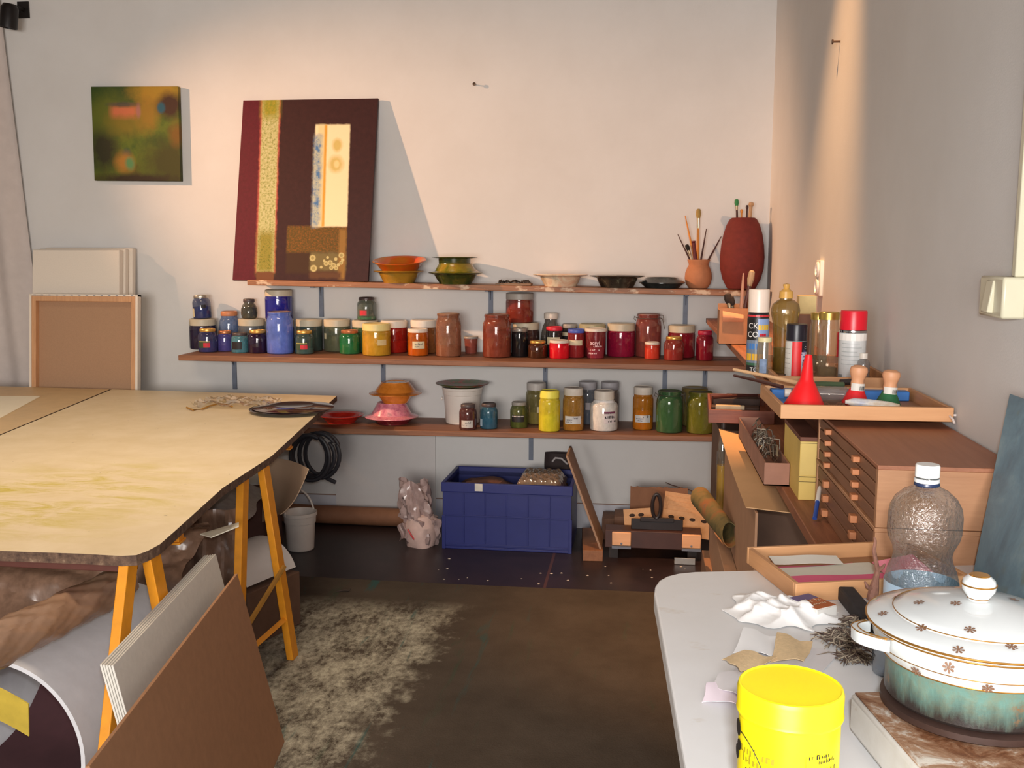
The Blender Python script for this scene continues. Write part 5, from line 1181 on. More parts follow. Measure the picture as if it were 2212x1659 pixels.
stick('black marker lying behind the shaving brushes', az(1815, 826, zr+.004), az(1862, 826, zr+.004), .007, .007, M('black_marker', C(45, 38, 36, 1.1), .4), 'black_marker', 'marker')

# in the front tray
zt_ = TZ+.0045
P = np.array([ay(1737, 880, 2.045)[0], 2.045, zt_]); m = 1/ppm(P)
redp = M('red_plastic', C(215, 22, 28, 1.2), .4, var=.05)
Hf = ay(1748, 766, 2.045)[2]-zt_
single('funnel', MB().lathe([(45*m, 0), (46.5*m, .001), (46*m, .004), (18*m, Hf*.50), (14*m, Hf*.56), (8*m, Hf*.97), (7*m, Hf), (5.5*m, Hf), (5.5*m, Hf*.96), (12*m, Hf*.56), (44*m, .002)], 40), redp, 'red plastic funnel upside down in the front tray', 'funnel', P, (0, math.radians(2.5), 0))
P = ay(1760, 852, 2.145); P[2] = zt_+.019; m = 1/ppm(P)
r = thing('plastic_bottle', 'clear plastic bottle lying on its side behind the red funnel', 'bottle', P, (0, 0, math.radians(-3)))
T = Matrix.Rotation(-math.pi/2, 4, 'Y')
link('bottle_body', MB().lathe([(0, -66*m), (16*m, -66*m), (17*m, -64*m), (17*m, 10*m), (16*m, 28*m), (11*m, 38*m), (8*m, 42*m), (8*m, 50*m)], 28, T=T), MG('clear_bottle2', C(195, 180, 168), .35, .05, .25), r)
link('cap', MB().lathe([(0, 50*m), (9*m, 50*m), (9*m, 63*m), (0, 64*m)], 24, T=T), whitep, r)
P0, P1 = at_y(1660, 2.18, zt_), at_y(1944, 2.18, zt_)
single('blue_card', MB().box(0, .285, 0, .030, 0, .020), M('blue_card', C(48, 108, 178, 1.2), .5, var=.04), 'flat blue box lying along the back of the front tray', 'box', (.280, 2.190, zt_), (0, 0, math.radians(1.2)), bevel=.002)
q = at_y(1690, 2.22, zt_)
single('blue_card', MB().box(-.02, .04, -.02, .025, 0, .004), M('blue_card2', C(58, 112, 178, 1.2), .5, var=.04), 'blue card under the cap of the lying clear bottle', 'card', (.300, 2.150, zt_), (0, 0, .1))
tanw = M('turned_wood', C(205, 150, 112, 1.15), .5, var=.06)
def sbrush(label, u, y, v0, colr, rad=19):
    P = at_y(u, y, zt_); m = 1/ppm(P); H = ay(u, v0, y)[2]-zt_; r = thing('shaving_brush', label, 'brush', P, (0, math.radians(4), 0), 'stubby brushes in the front tray')
    link('handle', MB().lathe([(0, H*.40), (12*m, H*.40), (14*m, H*.55), (13*m, H*.64), (16*m, H*.74), (19*m, H*.86), (17*m, H*.95), (10*m, H), (0, H*1.005)], 28), tanw, r)
    link('bristle_skirt', MB().lathe([(0, .001), (27*m, .001), (28*m, .004), (20*m, H*.28), (14*m, H*.42), (0, H*.43)], 32, sq=lambda a, z: 1+.04*math.sin(16*a)), M('skirt', colr, .6), r)
    b = MB().band(15.5*m, -150, -20, H*.36, H*.56, 12, .0006, 0); 
    for i in range(9): b.band(15.9*m, -80+i*5.5, -80+i*5.5+(2.0 if i % 3 else 3.4), H*.40, H*.50, 1, .0004, 1)
    link('barcode_label', b, [M('white_label', C(222, 218, 210), .5, var=.02), M('label_ink', C(70, 66, 66), .6)], r)
sbrush('stubby wooden brush with red skirt and barcode label in the front tray', 1850, 2.125, 789, C(205, 28, 36, 1.2))
sbrush('stubby wooden brush with green skirt and barcode label near the wall', 1921, 2.10, 799, C(32, 92, 55, 1.2))
P = at_y(1890, 2.03, zt_+.013); m = 1/ppm(P)
b = MB().tube([(-58*m, 0, .006), (-40*m, 0, .006), (-8*m, 0, .003), (30*m, -.003, .0), (52*m, -.005, -.002), (56*m, -.005, -.002)], [4*m, 9*m, 11*m, 11*m, 9*m, 3*m], 16)
b.v = [(x, y, z) for x, y, z in b.v]
t = NT('paint_tube'); nz = t.noise(t.coord(), 28, 4, .6)
single('paint_tube', b, t.pbr(t.ramp(nz, [(.3, C(150, 160, 185, 1.2)), (.5, C(205, 200, 192, 1.2)), (.7, C(190, 165, 130, 1.2))]), .4), 'smeared whitish paint tube lying at the front right of the tray', 'paint tube', P, (0, 0, math.radians(-6)))
b = MB()
for i in range(14):
    x, y_ = rnd.uniform(-.03, .03), rnd.uniform(-.03, .03); a = rnd.uniform(0, 6)
    b.tube([(x, y_, .002), (x+.012*math.cos(a), y_+.012*math.sin(a), .010), (x+.022*math.cos(a+.5), y_+.022*math.sin(a+.5), .003)], [.0015, .003, .0012], 5)
single('wood_shavings', b, M('shavings', C(110, 75, 55, 1.1), .8, var=.3), 'loose brown shavings on the floor of the front tray', 'shavings', at_y(1815, 2.06, zt_), kind='stuff')

# ---------------------------------------------------------------- drawer chests (two stacked)
wal = MW('chest_wood', C(158, 112, 80, 1.25), C(182, 136, 100, 1.25), .5, 0, 4); wal_top = MW('chest_top', C(140, 88, 62, 1.2), C(160, 106, 78, 1.2), .5, 1, 4)
wal_d = MW('drawer_front', C(118, 80, 56, 1.15), C(146, 102, 74, 1.15), .5, 1, 4)
x0c, y0c, Wc, Lc = .372, 1.605, XR-.006-.372, .545
def chest(label, z, h, nd_, topm):
    r = thing('drawer_chest', label, 'drawer chest', (x0c, y0c, z), (0, 0, 0), 'stacked drawer chests')
    link('carcass', MB().box(.006, Wc, .014, Lc-.014, 0.0, h-.008).box(0, Wc, 0, .014, 0, h-.007).box(0, Wc, Lc-.014, Lc, 0, h-.007), wal, r, bevel=.001)
    link('top_panel', MB().box(-.001, Wc, -.001, Lc, h-.007, h), topm, r, bevel=.001)
    dh = (h-.012)/nd_
    for i in range(nd_):
        zz = .003+i*dh
        d_ = link('drawer', MB().box(.0015, .0055, .0155, Lc-.0155, zz, zz+dh-.003), wal_d, r, bevel=.0006)
        for f in (.27, .75):
            link('knob', MB().box(-.010, .0015, Lc*f-.009, Lc*f+.009, zz+dh*.28, zz+dh*.72), MW('knob_wood', C(180, 115, 75, 1.2), C(195, 130, 88, 1.2), .5, 1, 4), d_, bevel=.001)
    return r
hc = 1.05-ZL
chest('lower of two stacked wooden drawer chests against the right wall', ZL+.0005, hc/2-.0005, 3, wal)
chest('upper wooden drawer chest with reddish top, tray resting over its back edge', ZL+hc/2+.0008, hc/2, 4, wal_top)

# cigar box, wires box, pen on the lower shelf
ycol = M('yellow_box', C(205, 175, 95, 1.25), .6, var=.04); ybr = M('ochre_box_side', C(165, 112, 42, 1.25), .6)
P = az(1724, 1080, ZL); P1 = az(1768, 1080, ZL); wd = float(P1[0]-P[0]); htb = ay(1724, 944, P[1])[2]-ZL
r = thing('cigar_box', 'yellow box standing on end under the front tray', 'box', (P[0], P[1], ZL+.0003))
link('box_body', MB().box(0, wd, 0, .24, 0, htb*.93), ycol, r, bevel=.001)
link('box_lid', MB().box(-.0008, wd+.0008, -.0008, .241, htb*.932, htb), [M('box_top', C(105, 62, 45, 1.2), .6)], r, bevel=.001)
link('front_panel', MB().box(.001, wd-.001, -.0012, 0, htb*.40, htb*.93), M('pale_yellow', C(208, 180, 105, 1.25), .6, var=.04), r)
link('seam', MB().box(0, wd, -.0018, 0, htb*.365, htb*.375).box(0, wd, -.0018, 0, htb*.29, htb*.295).box(0, wd, -.0018, 0, htb*.90, htb*.905), M('seam_ink', C(75, 55, 35), .7), r)
P = az(1650, 1049, ZL); xw = P[0]; wd2 = .352-xw-.004-.006
htw = ay(1650, 1000, P[1])[2]-ZL
cbm = M('pinkish_card', C(150, 108, 90, 1.25), .8)
r = thing('card_box', 'open cardboard box of wire scraps beside the yellow box', 'box', (xw, P[1], ZL+.0003))
Dw = .62
b = MB().box(0, wd2, 0, .004, 0, htw).box(0, .004, .004, Dw, 0, htw*1.0).box(wd2-.004, wd2, .004, Dw, 0, htw).box(0, wd2, Dw-.004, Dw, 0, htw*1.1).box(0, wd2, 0, Dw, 0, .003)
link('box_walls', b, cbm, r)
b = MB()
for i in range(46):
    x, y_ = rnd.uniform(.015, wd2-.015), rnd.uniform(.10, .42); a = rnd.uniform(0, 6.28); L = rnd.uniform(.02, .05); zz = rnd.uniform(.03, htw+.02)
    p = [(x-L*.5*math.cos(a), y_-L*math.sin(a), zz*.8), (x-L*.2, y_-L*.4*math.sin(a), zz+.012), (x+L*.2, y_+L*.5*math.sin(a), zz+.016), (x+L*.5*math.cos(a+.5), y_+L*math.sin(a+.5), zz*.9)]
    p = [(min(max(q[0], .008), wd2-.008), q[1], max(.006, q[2])) for q in p]
    b.tube(p, .0016, 5, i % 3)
single('wire_scraps', b, [M('bright_wire', C(190, 185, 175), .25, .9), M('brown_wire', C(100, 75, 60), .4, .3), M('dull_wire', C(150, 140, 125), .35, .7)], 'tangle of silvery and brown wire scraps in the cardboard box', 'wire', (xw, P[1], ZL+.004), kind='stuff')
P = az(1762, 1122, ZL); A_p = az(1760, 1120, ZL+.006); B_p = az(1771, 1052, ZL+.05)
r = thing('pen', 'blue and white pen leaning beside the yellow box', 'pen', A_p)
d = Vector(tuple(B_p-A_p)); d = d*1.0
link('pen_barrel', MB().tube([d*0.0, d*.52], .0045, 12), M('blue_pen', C(45, 75, 150, 1.2), .4), r)
link('pen_cap', MB().tube([d*.52, d*.9, d], [.005, .0045, .003], 12), whitep, r)

# ---------------------------------------------------------------- wooden tray with junk on the lower shelf, far part
P = az(1530, 913, ZL+.0003); P1 = az(1655, 908, ZL)
r = thing('wooden_tray', 'dark reddish wooden tray of scraps jutting out in front of the olive jar', 'tray', (P[0], P[1], ZL+.0003), (0, 0, math.radians(-3)))
dred = MW('dark_red_wood', C(95, 48, 34, 1.3), C(130, 72, 50, 1.3), .5, 0, 4); dwd = .20; dh_ = .042
b = [MB().box(0, dwd, 0, .008, 0, dh_), MB().box(0, dwd, .36, .368, 0, dh_), MB().box(0, .008, .008, .36, 0, dh_), MB().box(dwd-.008, dwd, .008, .36, 0, dh_)]
for q in b: link('side', q, dred, r, bevel=.001)
link('tray_bottom', MB().box(.006, dwd-.006, .006, .362, 0, .004), dred, r)
zj = ZL+.0048
for i, (dx_, dy_, L, wd_, h_, c, lb) in enumerate(((.09, .10, .15, .05, .035, C(70, 46, 34), 'dark brown wood block lying in the reddish tray'), (.10, .19, .15, .05, .05, C(58, 38, 30), 'blackish wood block at the back of the reddish tray'), (.07, .05, .09, .02, .045, C(185, 165, 135), 'pale wooden slat lying in the reddish tray'))):
    single('wood_block', MB().box(-L/2, L/2, -wd_/2, wd_/2, 0, h_), M('block_wood', c, .7, var=.2), lb, 'wood block', (P[0]+dx_, P[1]+dy_, zj), (0, 0, math.radians((-4, 2, -6)[i])), bevel=.002)
stick('dark stick lying on the blocks of the reddish tray', (P[0]+.02, P[1]+.12, zj+.058), (P[0]+.17, P[1]+.2, zj+.058), .005, .004, dark_h, 'dark_stick')

# oil bottle and lower pile of boxes
ZB = .60
kcard = M('kraft_card', C(158, 120, 92, 1.25), .8, var=.06); kcard2 = M('kraft_card_dark', C(125, 90, 66, 1.25), .8, var=.07)
P = az(1562, 1008, ZB+.05); P = np.array([ay(1562, 1008, 3.10)[0], 3.10, 0])
Zp = .655
zo = ay(1562, 1010, 3.10)[2]
# stack of flat boxes on the floor carrying everything below the lower shelf
xs0, ys0 = .20, 2.00
def cbox(label, x0, x1, y0, y1, z0, z1, m, rot=0): 
    return single('cardboard_box', MB().box(0, x1-x0, 0, y1-y0, 0, z1-z0), m, label, 'box', (x0, y0, z0), (0, 0, math.radians(rot)), bevel=.002)
F1 = az(1640, 1232, .42)
cbox('big cardboard carton at the bottom of the pile under the right shelves', .215, .57, 2.08, 3.3, 0.0105, .40, kcard2)
cbox('flat cardboard carton on the big carton, under the open card tray', .235, .575, 2.14, 3.25, .4005, .53, kcard)
# open card tray with paper
yF = 2.30; Z0 = .531
xl = ay(1632, 1110, yF)[0]; zt2 = ay(1632, 1108, yF)[2]; h2 = zt2-Z0
xl2 = ay(1545, 1022, 3.12)[0]
r = thing('card_tray', 'open cardboard tray heaped with tan paper below the lower right shelf', 'tray', (xl, yF, Z0))
wdt = .575-xl; dpt = .86
b = MB().box(0, .006, 0, dpt, 0, h2).box(wdt-.006, wdt, 0, dpt, 0, h2).box(.006, wdt-.006, dpt-.006, dpt, 0, h2).box(0, wdt, 0, dpt, 0, .005).box(.006, wdt-.006, 0, .006, 0, h2*.35)
link('tray_walls', b, kcard, r, bevel=.001)
link('shade_panel', MB().box(.0065, wdt-.0065, .30, .304, .0055, h2*.9), M('dark_card', C(95, 70, 55, 1.2), .8), r)  # dark panel added for the shade inside the open tray
def pap(a, c):
    x = -.02+(.27)*a; y = .02+.86*c
    return (x, y-.05*a*(1-c), h2+.006+.035*(c**2)*(1-a)+.012*math.sin(a*3.1)*math.sin(c*5)-.012*a*(1-c))
single('tan_paper', MB().sheet(pap, 16, 24, .002), M('tan_paper', C(195, 155, 112, 1.25), .8, var=.07, scale=7), 'curling sheets of tan paper spread over the open cardboard tray', 'paper', (xl, yF, Z0+.001), ang=.5)
# bottle of yellow oil behind the papers
yo = yF+dpt+.06; xo = ay(1562, 960, yo)[0]; ztop = ay(1562, 912, yo)[2]
zb0 = .531; m = 1/ppm((xo, yo, .7)); Hb_ = ztop-zb0
cyl = [(0, 0), (11.5*m, 0), (12.5*m, .004), (12.5*m, Hb_*.70), (10*m, Hb_*.78), (5.5*m, Hb_*.86), (5*m, Hb_*.94)]
r = thing('oil_bottle', 'tall glass bottle of yellow oil under the reddish tray', 'bottle', (xo, yo, zb0))
link('glass', MB().lathe(cyl, 28), MG('oil_glass', C(200, 195, 180), .12, .04, .25), r)
link('oil', MB().lathe([(0, .004), (11.8*m, .005), (11.8*m, Hb_*.56), (0, Hb_*.56)], 24), M('yellow_oil', C(190, 145, 20, 1.3), .3), r)
link('stopper', MB().lathe([(0, Hb_*.93), (5.6*m, Hb_*.93), (5.6*m, Hb_), (0, Hb_)], 18), M('dark_cap', C(60, 45, 40), .5), r)
cbox('carton standing behind the oil bottle under the right shelf', .26, .57, 3.32, 3.62, .0105, .80, M('dark_card', C(95, 70, 55, 1.2), .8))
cbox('support carton below the oil bottle', .205, .57, 3.305-.0, 3.315, .0001, .5, kcard2) if False else None
# side panel of green and orange card at the left of the pile
q0, q1 = ay(1514, 1062, 3.1), ay(1577, 1140, 2.75)
t = NT('stained_tube'); nz = t.noise(t.coord(), 14, 4, .6)
pm_ = t.pbr(t.ramp(nz, [(.35, C(80, 72, 40, 1.2)), (.5, C(110, 92, 50, 1.2)), (.66, C(150, 90, 48, 1.0)), (.74, C(120, 95, 70, 1.0))]), .8)
def gtube(a, c):
    an = 2*math.pi*a; P_ = q0*(1-c)+q1*c; return (P_[0]+.030*math.cos(an)*(1-.3*c), P_[1]+.02*math.sin(an), P_[2]*1.0-.02+.030*math.sin(an))
single('stained_roll', MB().sheet(gtube, 20, 10, .002), pm_, 'roll of card stained green and orange leaning on the pile of boxes', 'roll')
r = thing('glass_vase', 'frosted pale bottle lying at the foot of the box pile', 'bottle', (*az(1552, 1222, 0.0)[:2], 0.0))
m = 1/ppm(az(1552, 1222, 0.0))
link('bottle_body', MB().lathe([(0, 0), (14*m, 0), (16*m, 3*m), (16*m, 34*m), (9*m, 42*m), (8*m, 50*m), (0, 50*m)], 24), M('frosted_glass', C(165, 165, 168, 1.2), .3), r)

# ---------------------------------------------------------------- clutter on the floor in front of the shelves
brw = MW('block_brown', C(115, 76, 52, 1.3), C(140, 95, 66, 1.3), .6, 1, 4)
P = az(1259, 1212, 0); P1 = az(1302, 1213, 0); wd = float(P1[0]-P[0]); m = 1/ppm(P)
single('wood_block', MB().box(0, wd, 0, .38, 0, 24*m), brw, 'long brown wood block on the floor under the leaning thin board', 'wood block', (P[0], P[1], 0), (0, 0, math.radians(4)), bevel=.002)
zbk = 24*m+.0005
Nb = ay(1295, 1190, P[1]+.02); Nb[2] = zbk; Nt = ay(1222, 985, P[1]+.02)
Ft_ = ay(1229, 956, P[1]+.26)
b = MB(); dy = .24; th = .010
q = [(0, 0, 0), (th, 0, 0.0), (th, dy, 0.0), (0, dy, 0)]; tp = Nt-Nb; tp2 = Vector((tp[0], tp[1], tp[2]))
b.add([tuple(Vector(p)) for p in q]+[tuple(Vector(p)+tp2) for p in q], [(0, 3, 2, 1), (4, 5, 6, 7), (0, 1, 5, 4), (1, 2, 6, 5), (2, 3, 7, 6), (3, 0, 4, 7)])
single('thin_board', b, M('pale_edge_board', C(140, 112, 92, 1.3), .7), 'thin grey-brown board leaning left against the blue crate', 'board', tuple(Nb), bevel=.001)
for i, (u0, u1, v0, v1, dy_, lb) in enumerate(((1300, 1330, 1121, 1160, .30, 'dark brown block behind the leaning thin board'), (1326, 1364, 1117, 1160, .24, 'brown block left of the black spatula'))):
    yy_ = 4.45+dy_; a = ay(u0, v1, yy_); c = ay(u1, v0, yy_)
    single('wood_block', MB().box(0, float(c[0]-a[0]), 0, .14, 0, float(c[2])), MW('block_dark', C(85, 60, 48, 1.3), C(105, 76, 58, 1.3), .7, 2, 4), lb, 'wood block', (a[0], yy_, 0.0), bevel=.002)
# tool case: dark plank with two pale wooden clamp blocks
yk = 4.46
a, c = ay(1306, 1197, yk), ay(1516, 1155, yk); a[2] = max(a[2], .002); m = 1/ppm(a)
r = thing('wood_press', 'dark wooden bar press with two pale end blocks on the floor', 'press', (a[0], yk, 0))
Wp = float(c[0]-a[0]); zl, zh = 24*m, 62*m
link('bar', MB().box(0, Wp, 0, .10, zl, zh), M('dark_bar', C(62, 38, 34, 1.3), .5), r, bevel=.003)
link('runner', MB().box(.02, .06, .01, .19, 0, zl), M('black_wood', C(40, 30, 28), .6), r); link('runner', MB().box(Wp-.06, Wp-.02, .01, .19, 0, zl), M('black_wood', C(40, 30, 28), .6), r)
for u0, u1 in ((1322, 1363), (1473, 1514)):
    xa = ay(u0, 1170, yk)[0]-a[0]; xb = min(Wp, ay(u1, 1170, yk)[0]-a[0])
    e = link('end_block', MB().box(xa, xb, -.014, -.0005, zl+6*m, zh-2*m), MW('pale_block', C(200, 150, 110, 1.25), C(215, 165, 125, 1.25), .5, 0, 4), r, bevel=.004)
    link('metal_strip', MB().box(xa, xb, -.015, -.0005, zl-.0, zl+5.5*m), steel, e)
    T = Matrix.Translation(((xa+xb)/2, -.014, zl+11*m)) @ Matrix.Rotation(math.pi/2, 4, 'X')
    link('screw', MB().lathe([(0, .002), (.004, .0015), (.005, 0), (0, 0)], 12, T=T), steel, e)
# black notched spreader resting on top of the press
zs = zh+.0005; xa = ay(1363, 1150, yk+.03)[0]; xb = ay(1475, 1150, yk+.03)[0]
blkp = M('black_plastic', C(34, 28, 30, 1.2), .4)
r = thing('spreader', 'black spreader with looped handle standing on the wooden press', 'spreader', (xa, yk+.03, zs))
link('blade', MB().box(0, float(xb-xa), 0, .006, 0, 24*m).box(.04, float(xb-xa)-.04, -.004, .010, 18*m, 27*m), blkp, r, bevel=.002)
xc = float(ay(1418, 1110, yk+.03)[0]-xa)
pts = [(xc+9*m*math.sin(a_)*(1 if True else 0), .003, 52*m-26*m*math.cos(a_)) for a_ in [2*math.pi*i/28 for i in range(28)]]
link('handle', MB().tube(pts, 4.2*m, 10, closed=True), blkp, r)
# cardboard flap behind
yv = 4.70; a, c = ay(1360, 1150, yv), ay(1486, 1054, yv)
r = thing('card_flap', 'upright brown cardboard flap with torn upper edge behind the spreader', 'cardboard', (a[0], yv, 0.0))
Wf, Hf2 = float(c[0]-a[0]), float(c[2])
poly = [(0, 0), (Wf, 0)]+[(Wf*(1-i/16), Hf2-.004*(i % 2)-(.004 if i in (4, 12) else 0)) for i in range(17)]
b = MB().prism(poly, 0, .005); b.v = [(x, z, y) for x, y, z in b.v]; b.f = [tuple(reversed(f)) for f in b.f]
link('flap', b, M('brown_card', C(120, 84, 62, 1.3), .8, var=.15, scale=9), r)
link('foot_fold', MB().box(0.0, Wf, .006, .10, 0, .004), M('brown_card', C(120, 84, 62, 1.3), .8, var=.15, scale=9), r)
# corrugated pieces with punched holes
cor = M('corrugated', C(185, 145, 108, 1.25), .8, var=.08, scale=80); hole = M('hole_dark', C(55, 42, 36), .9)
def corr(label, u0, v0, u1, v1, y, tilt, nl, holes, rot=0):
    a, c = ay(u0, v1, y), ay(u1, v0, y); wd = float(c[0]-a[0]); ht = max(.05, float(c[2]-a[2]))
    r = thing('corrugated_card', label, 'cardboard', (a[0], y, float(max(.0, a[2]))), (math.radians(tilt), math.radians(rot), 0), 'punched corrugated cardboard pieces')
    for i in range(nl):
        link('layer', MB().box(.006*((i*3) % 4), wd-.004*((i*2) % 3), .007*i, .007*i+.0062, 0.002*i, ht*(1 if nl < 3 else .56+.11*i)), cor, r, bevel=.0005)
    b = MB()
    for (fx, fz, s_) in holes: b.lathe([(0, .0009), (s_, .0006), (s_, 0)], 14, T=Matrix.Translation((wd*fx, 0, ht*fz)) @ Matrix.Rotation(math.pi/2, 4, 'X') @ Matrix.Diagonal((1.4, .8, 1, 1)))
    link('punched_hole', b, hole, r)
    return r
zpp = zh+.001
corr('small pale corrugated card with two punched holes left of the spreader handle', 1350, 1104, 1412, 1150, 4.565, -20, 2, ((.30, .72, .010), (.62, .72, .010), (.40, .30, .010), (.74, .30, .010)), rot=-6)
corr('large stack of corrugated card with three punched holes right of the spreader', 1427, 1062, 1546, 1150, 4.585, -24, 5, ((.16, .40, .010), (.36, .40, .010), (.56, .40, .010), (.78, .40, .010), (.26, .16, .010), (.47, .16, .010), (.68, .16, .010)), rot=7)
corr('plain corrugated card lying in front of the punched stack', 1430, 1108, 1552, 1152, 4.565, -30, 1, (), rot=5) if False else None
P = az(1478, 1213, 0); m = 1/ppm(P)
b = MB().box(-22*m, 22*m, 0, .05, 0, .003).box(-22*m, 22*m, 0, .003, 0, 15*m)
single('metal_bracket', b, M('galvanised', C(165, 162, 158, 1.1), .35, .7), 'grey metal angle bracket on the floor in front of the press', 'bracket', (P[0], P[1]-.05, 0.0), bevel=.001)
P0 = ay(1438, 1042, 4.72); 
b = MB().tube([ay(1438, 1042, 4.73), ay(1452, 1048, 4.73), ay(1470, 1053, 4.73), ay(1490, 1058, 4.725), ay(1506, 1068, 4.72), ay(1513, 1085, 4.70), ay(1516, 1135, 4.68)], .002, 6)
single('bent_twig', b, dark_h, 'thin dark bent twig arching above the corrugated card', 'twig')
b = MB()
for i in range(26):
    x, y_ = rnd.uniform(-.9, .3), rnd.uniform(4.05, 4.45); s_ = rnd.uniform(.003, .008)
    if -.92 < x < -.28 and y_ > 4.38: continue
    b.add([(x-s_, y_, 0.0003), (x, y_-s_*.6, .0003), (x+s_, y_+s_*.2, .0003), (x, y_+s_*.7, .0003), (x, y_, s_*.5)], [(0, 1, 4), (1, 2, 4), (2, 3, 4), (3, 0, 4), (3, 2, 1, 0)])
single('plaster_crumbs', b, M('crumbs', C(190, 180, 170, 1.2), .8), 'pale crumbs scattered on the dark floor in front of the blue crate', 'crumbs', kind='stuff')

# blue painting leaning at the right edge
t = NT('blue_oil'); nz = t.noise(t.coord(), 9, 5, .65, .6); n5 = t.noise(t.coord(), 4, 4, .6)
bo = t.ramp(nz, [(.3, C(62, 88, 102, 1.6)), (.55, C(84, 114, 128, 1.6)), (.7, C(105, 130, 138, 1.6))])
bo = t.mix(t.ramp(n5, [(.58, (0, 0, 0)), (.64, (1, 1, 1))]), bo, C(105, 108, 50, 1.1))
bom = t.pbr(bo, .45, 0, nz, .4)
A0 = az(2122, 1262, .9012); A1 = ax(2203, 858, XR-.004)
b = MB(); ylen = -.62; up = Vector((float(A1[0]-A0[0]), float(A1[1]-A0[1]), float(A1[2]-A0[2])))
q = [Vector((0, 0, 0)), Vector((0.0, ylen, 0)), Vector((0, ylen, 0))+up*1.0, up*1.0]
n3 = Vector((1, 0, 0)).cross(Vector((0, 1, 0))); nn = (q[1]-q[0]).cross(up).normalized(); nn = nn if nn.x > 0 else -nn
b.add([tuple(p) for p in q]+[tuple(p-nn*.016) for p in q], [(0, 1, 2, 3), (4, 7, 6, 5), (0, 4, 5, 1), (1, 5, 6, 2), (2, 6, 7, 3), (3, 7, 4, 0)])
b.v = [(x, y, max(z, 0.0)) for x, y, z in b.v]
single('painting', b, bom, 'blue-grey abstract canvas leaning on the right wall at the edge of the white table', 'painting', tuple(A0), smooth=False)

# ---------------------------------------------------------------- white table
ZW = .90
pw = lambda u, v: az(u, v, ZW)[:2]
le = [(1480, 1659), (1466, 1580), (1449, 1480), (1432, 1385), (1418, 1305), (1413, 1281), (1415, 1266), (1424, 1253), (1441, 1244), (1465, 1238), (1500, 1234.5), (1560, 1233), (1680, 1230)]
L_ = [pw(*p) for p in le]
d0 = (L_[0]-L_[2])/np.linalg.norm(L_[0]-L_[2]); d1 = (L_[-1]-L_[-3])/np.linalg.norm(L_[-1]-L_[-3])
start = L_[0]+d0*.75; kx_ = (XR-.004-L_[-1][0])/d1[0]; far_ = L_[-1]+d1*kx_
poly = [tuple(start)]+[tuple(p) for p in L_]+[tuple(far_), (XR-.004, float(start[1]))]
far_y = float(far_[1])
r = thing('white_table', 'white-topped table with rounded corner in the right foreground', 'table', (0, 0, 0))
wt = NT('white_laminate'); n1 = wt.noise(wt.coord(), 6, 5, .65); n2 = wt.noise(wt.coord((1, 2, 1)), 14, 5, .7)
wc = wt.ramp(n1, [(.3, C(204, 203, 202, 1.25)), (.7, C(210, 210, 210, 1.25))])
wc = wt.mix(wt.ramp(n2, [(.62, (0, 0, 0)), (.78, (.5, .5, .5))]), wc, C(175, 155, 125, 1.2))
link('tabletop', MB().prism(poly, ZW-.026, ZW), wt.pbr(wc, .35, 0, n1, .03), r, smooth=False, bevel=.003)
grl = M('grey_leg', C(120, 118, 116), .4, .4)
for (x, y_) in ((L_[3][0]+.06, L_[3][1]-.06), (start[0]+.06, start[1]+.06), (XR-.07, far_y-.12), (XR-.07, start[1]+.06)):
    link('leg', MB().lathe([(0, .0105), (.018, .0105), (.018, ZW-.026), (0, ZW-.026)], 16, T=Matrix.Translation((float(x), float(y_), .0))), grl, r)
zw = ZW+.0004
def tb(u, v): return az(u, v, zw)

# yellow tub
D_ = .084*FPX/227
P = ad(1708, 1478, D_); Rl = .5*227*D_/FPX; Ht_ = float(P[2]-zw)
r = thing('yellow_tub', 'bright yellow plastic tub with screw lid at the bottom edge of the picture', 'tub', (P[0], P[1], zw))
ylw = M('yellow_tub_plastic', C(240, 210, 20, 1.15), .35, var=.02); 
Rb = Rl*.945; zl_ = Ht_-.022
link('tub_body', MB().lathe([(0, 0), (Rb*.97, 0), (Rb, .003), (Rb, zl_), (0, zl_)], 56), ylw, r)
link('lid', MB().lathe([(0, zl_), (Rl*.985, zl_-.001), (Rl, zl_+.001), (Rl*.985, zl_+.003), (Rl*.99, Ht_-.004), (Rl*.965, Ht_-.0005), (Rl*.94, Ht_), (Rl*.91, Ht_-.0012), (0, Ht_-.0012)], 64), ylw, r)
ink = M('black_ink', C(30, 24, 18), .6, var=.0); olive_i = M('olive_ink', C(150, 135, 20), .6, var=.0)
b = MB(); W0 = Rb+.0005
def ttxt(s, size, a, z, mat): add_text(b, s, size, wrapfn(W0, a, z), mat)
a_n = -90-math.degrees(math.atan2(P[0], P[1]))*-1*-1
azc = math.degrees(math.atan2(-P[1], -P[0]))          # towards the camera
# oval emblem at the left, text block at the right
oc, oz, oa, ob_ = azc-66, .052, 46, .048
arc = []
for i in range(40):
    th = math.radians(-60+i*170/39); ang = math.radians(oc+oa*math.cos(th)); arc.append((W0*math.cos(ang), W0*math.sin(ang), oz+ob_*math.sin(th)))
arc = [p for p in arc if p[2] > .004]
b.tube(arc, .0004, 5, 0)
for (aa, zz_, nn, sz_) in ((-64, .086, 9, .0085), (-58, .079, 8, .0085), (-46, .073, 6, .008)): scribble(b, wrapfn(W0, azc+aa, zz_), nn, sz_, 1)
ttxt('Do', .030, azc-56, .054, 0); ttxt('-', .022, azc-70, .058, 0)
for (dx, dz, s_) in ((-74, .101, .007), (-69, .088, .0045), (-76, .080, .006)):
    ang = math.radians(azc+dx)
    b.lathe([(0, .0006), (s_, .0003), (s_*.9, 0), (0, 0)], 14, 0, T=frame((W0*math.cos(ang), W0*math.sin(ang), dz), (-math.sin(ang), math.cos(ang), 0), (math.cos(ang), math.sin(ang), 0)))
a0 = azc+20
b.band(W0, a0, a0+.6, .0, .096, 1, .0003, 1)
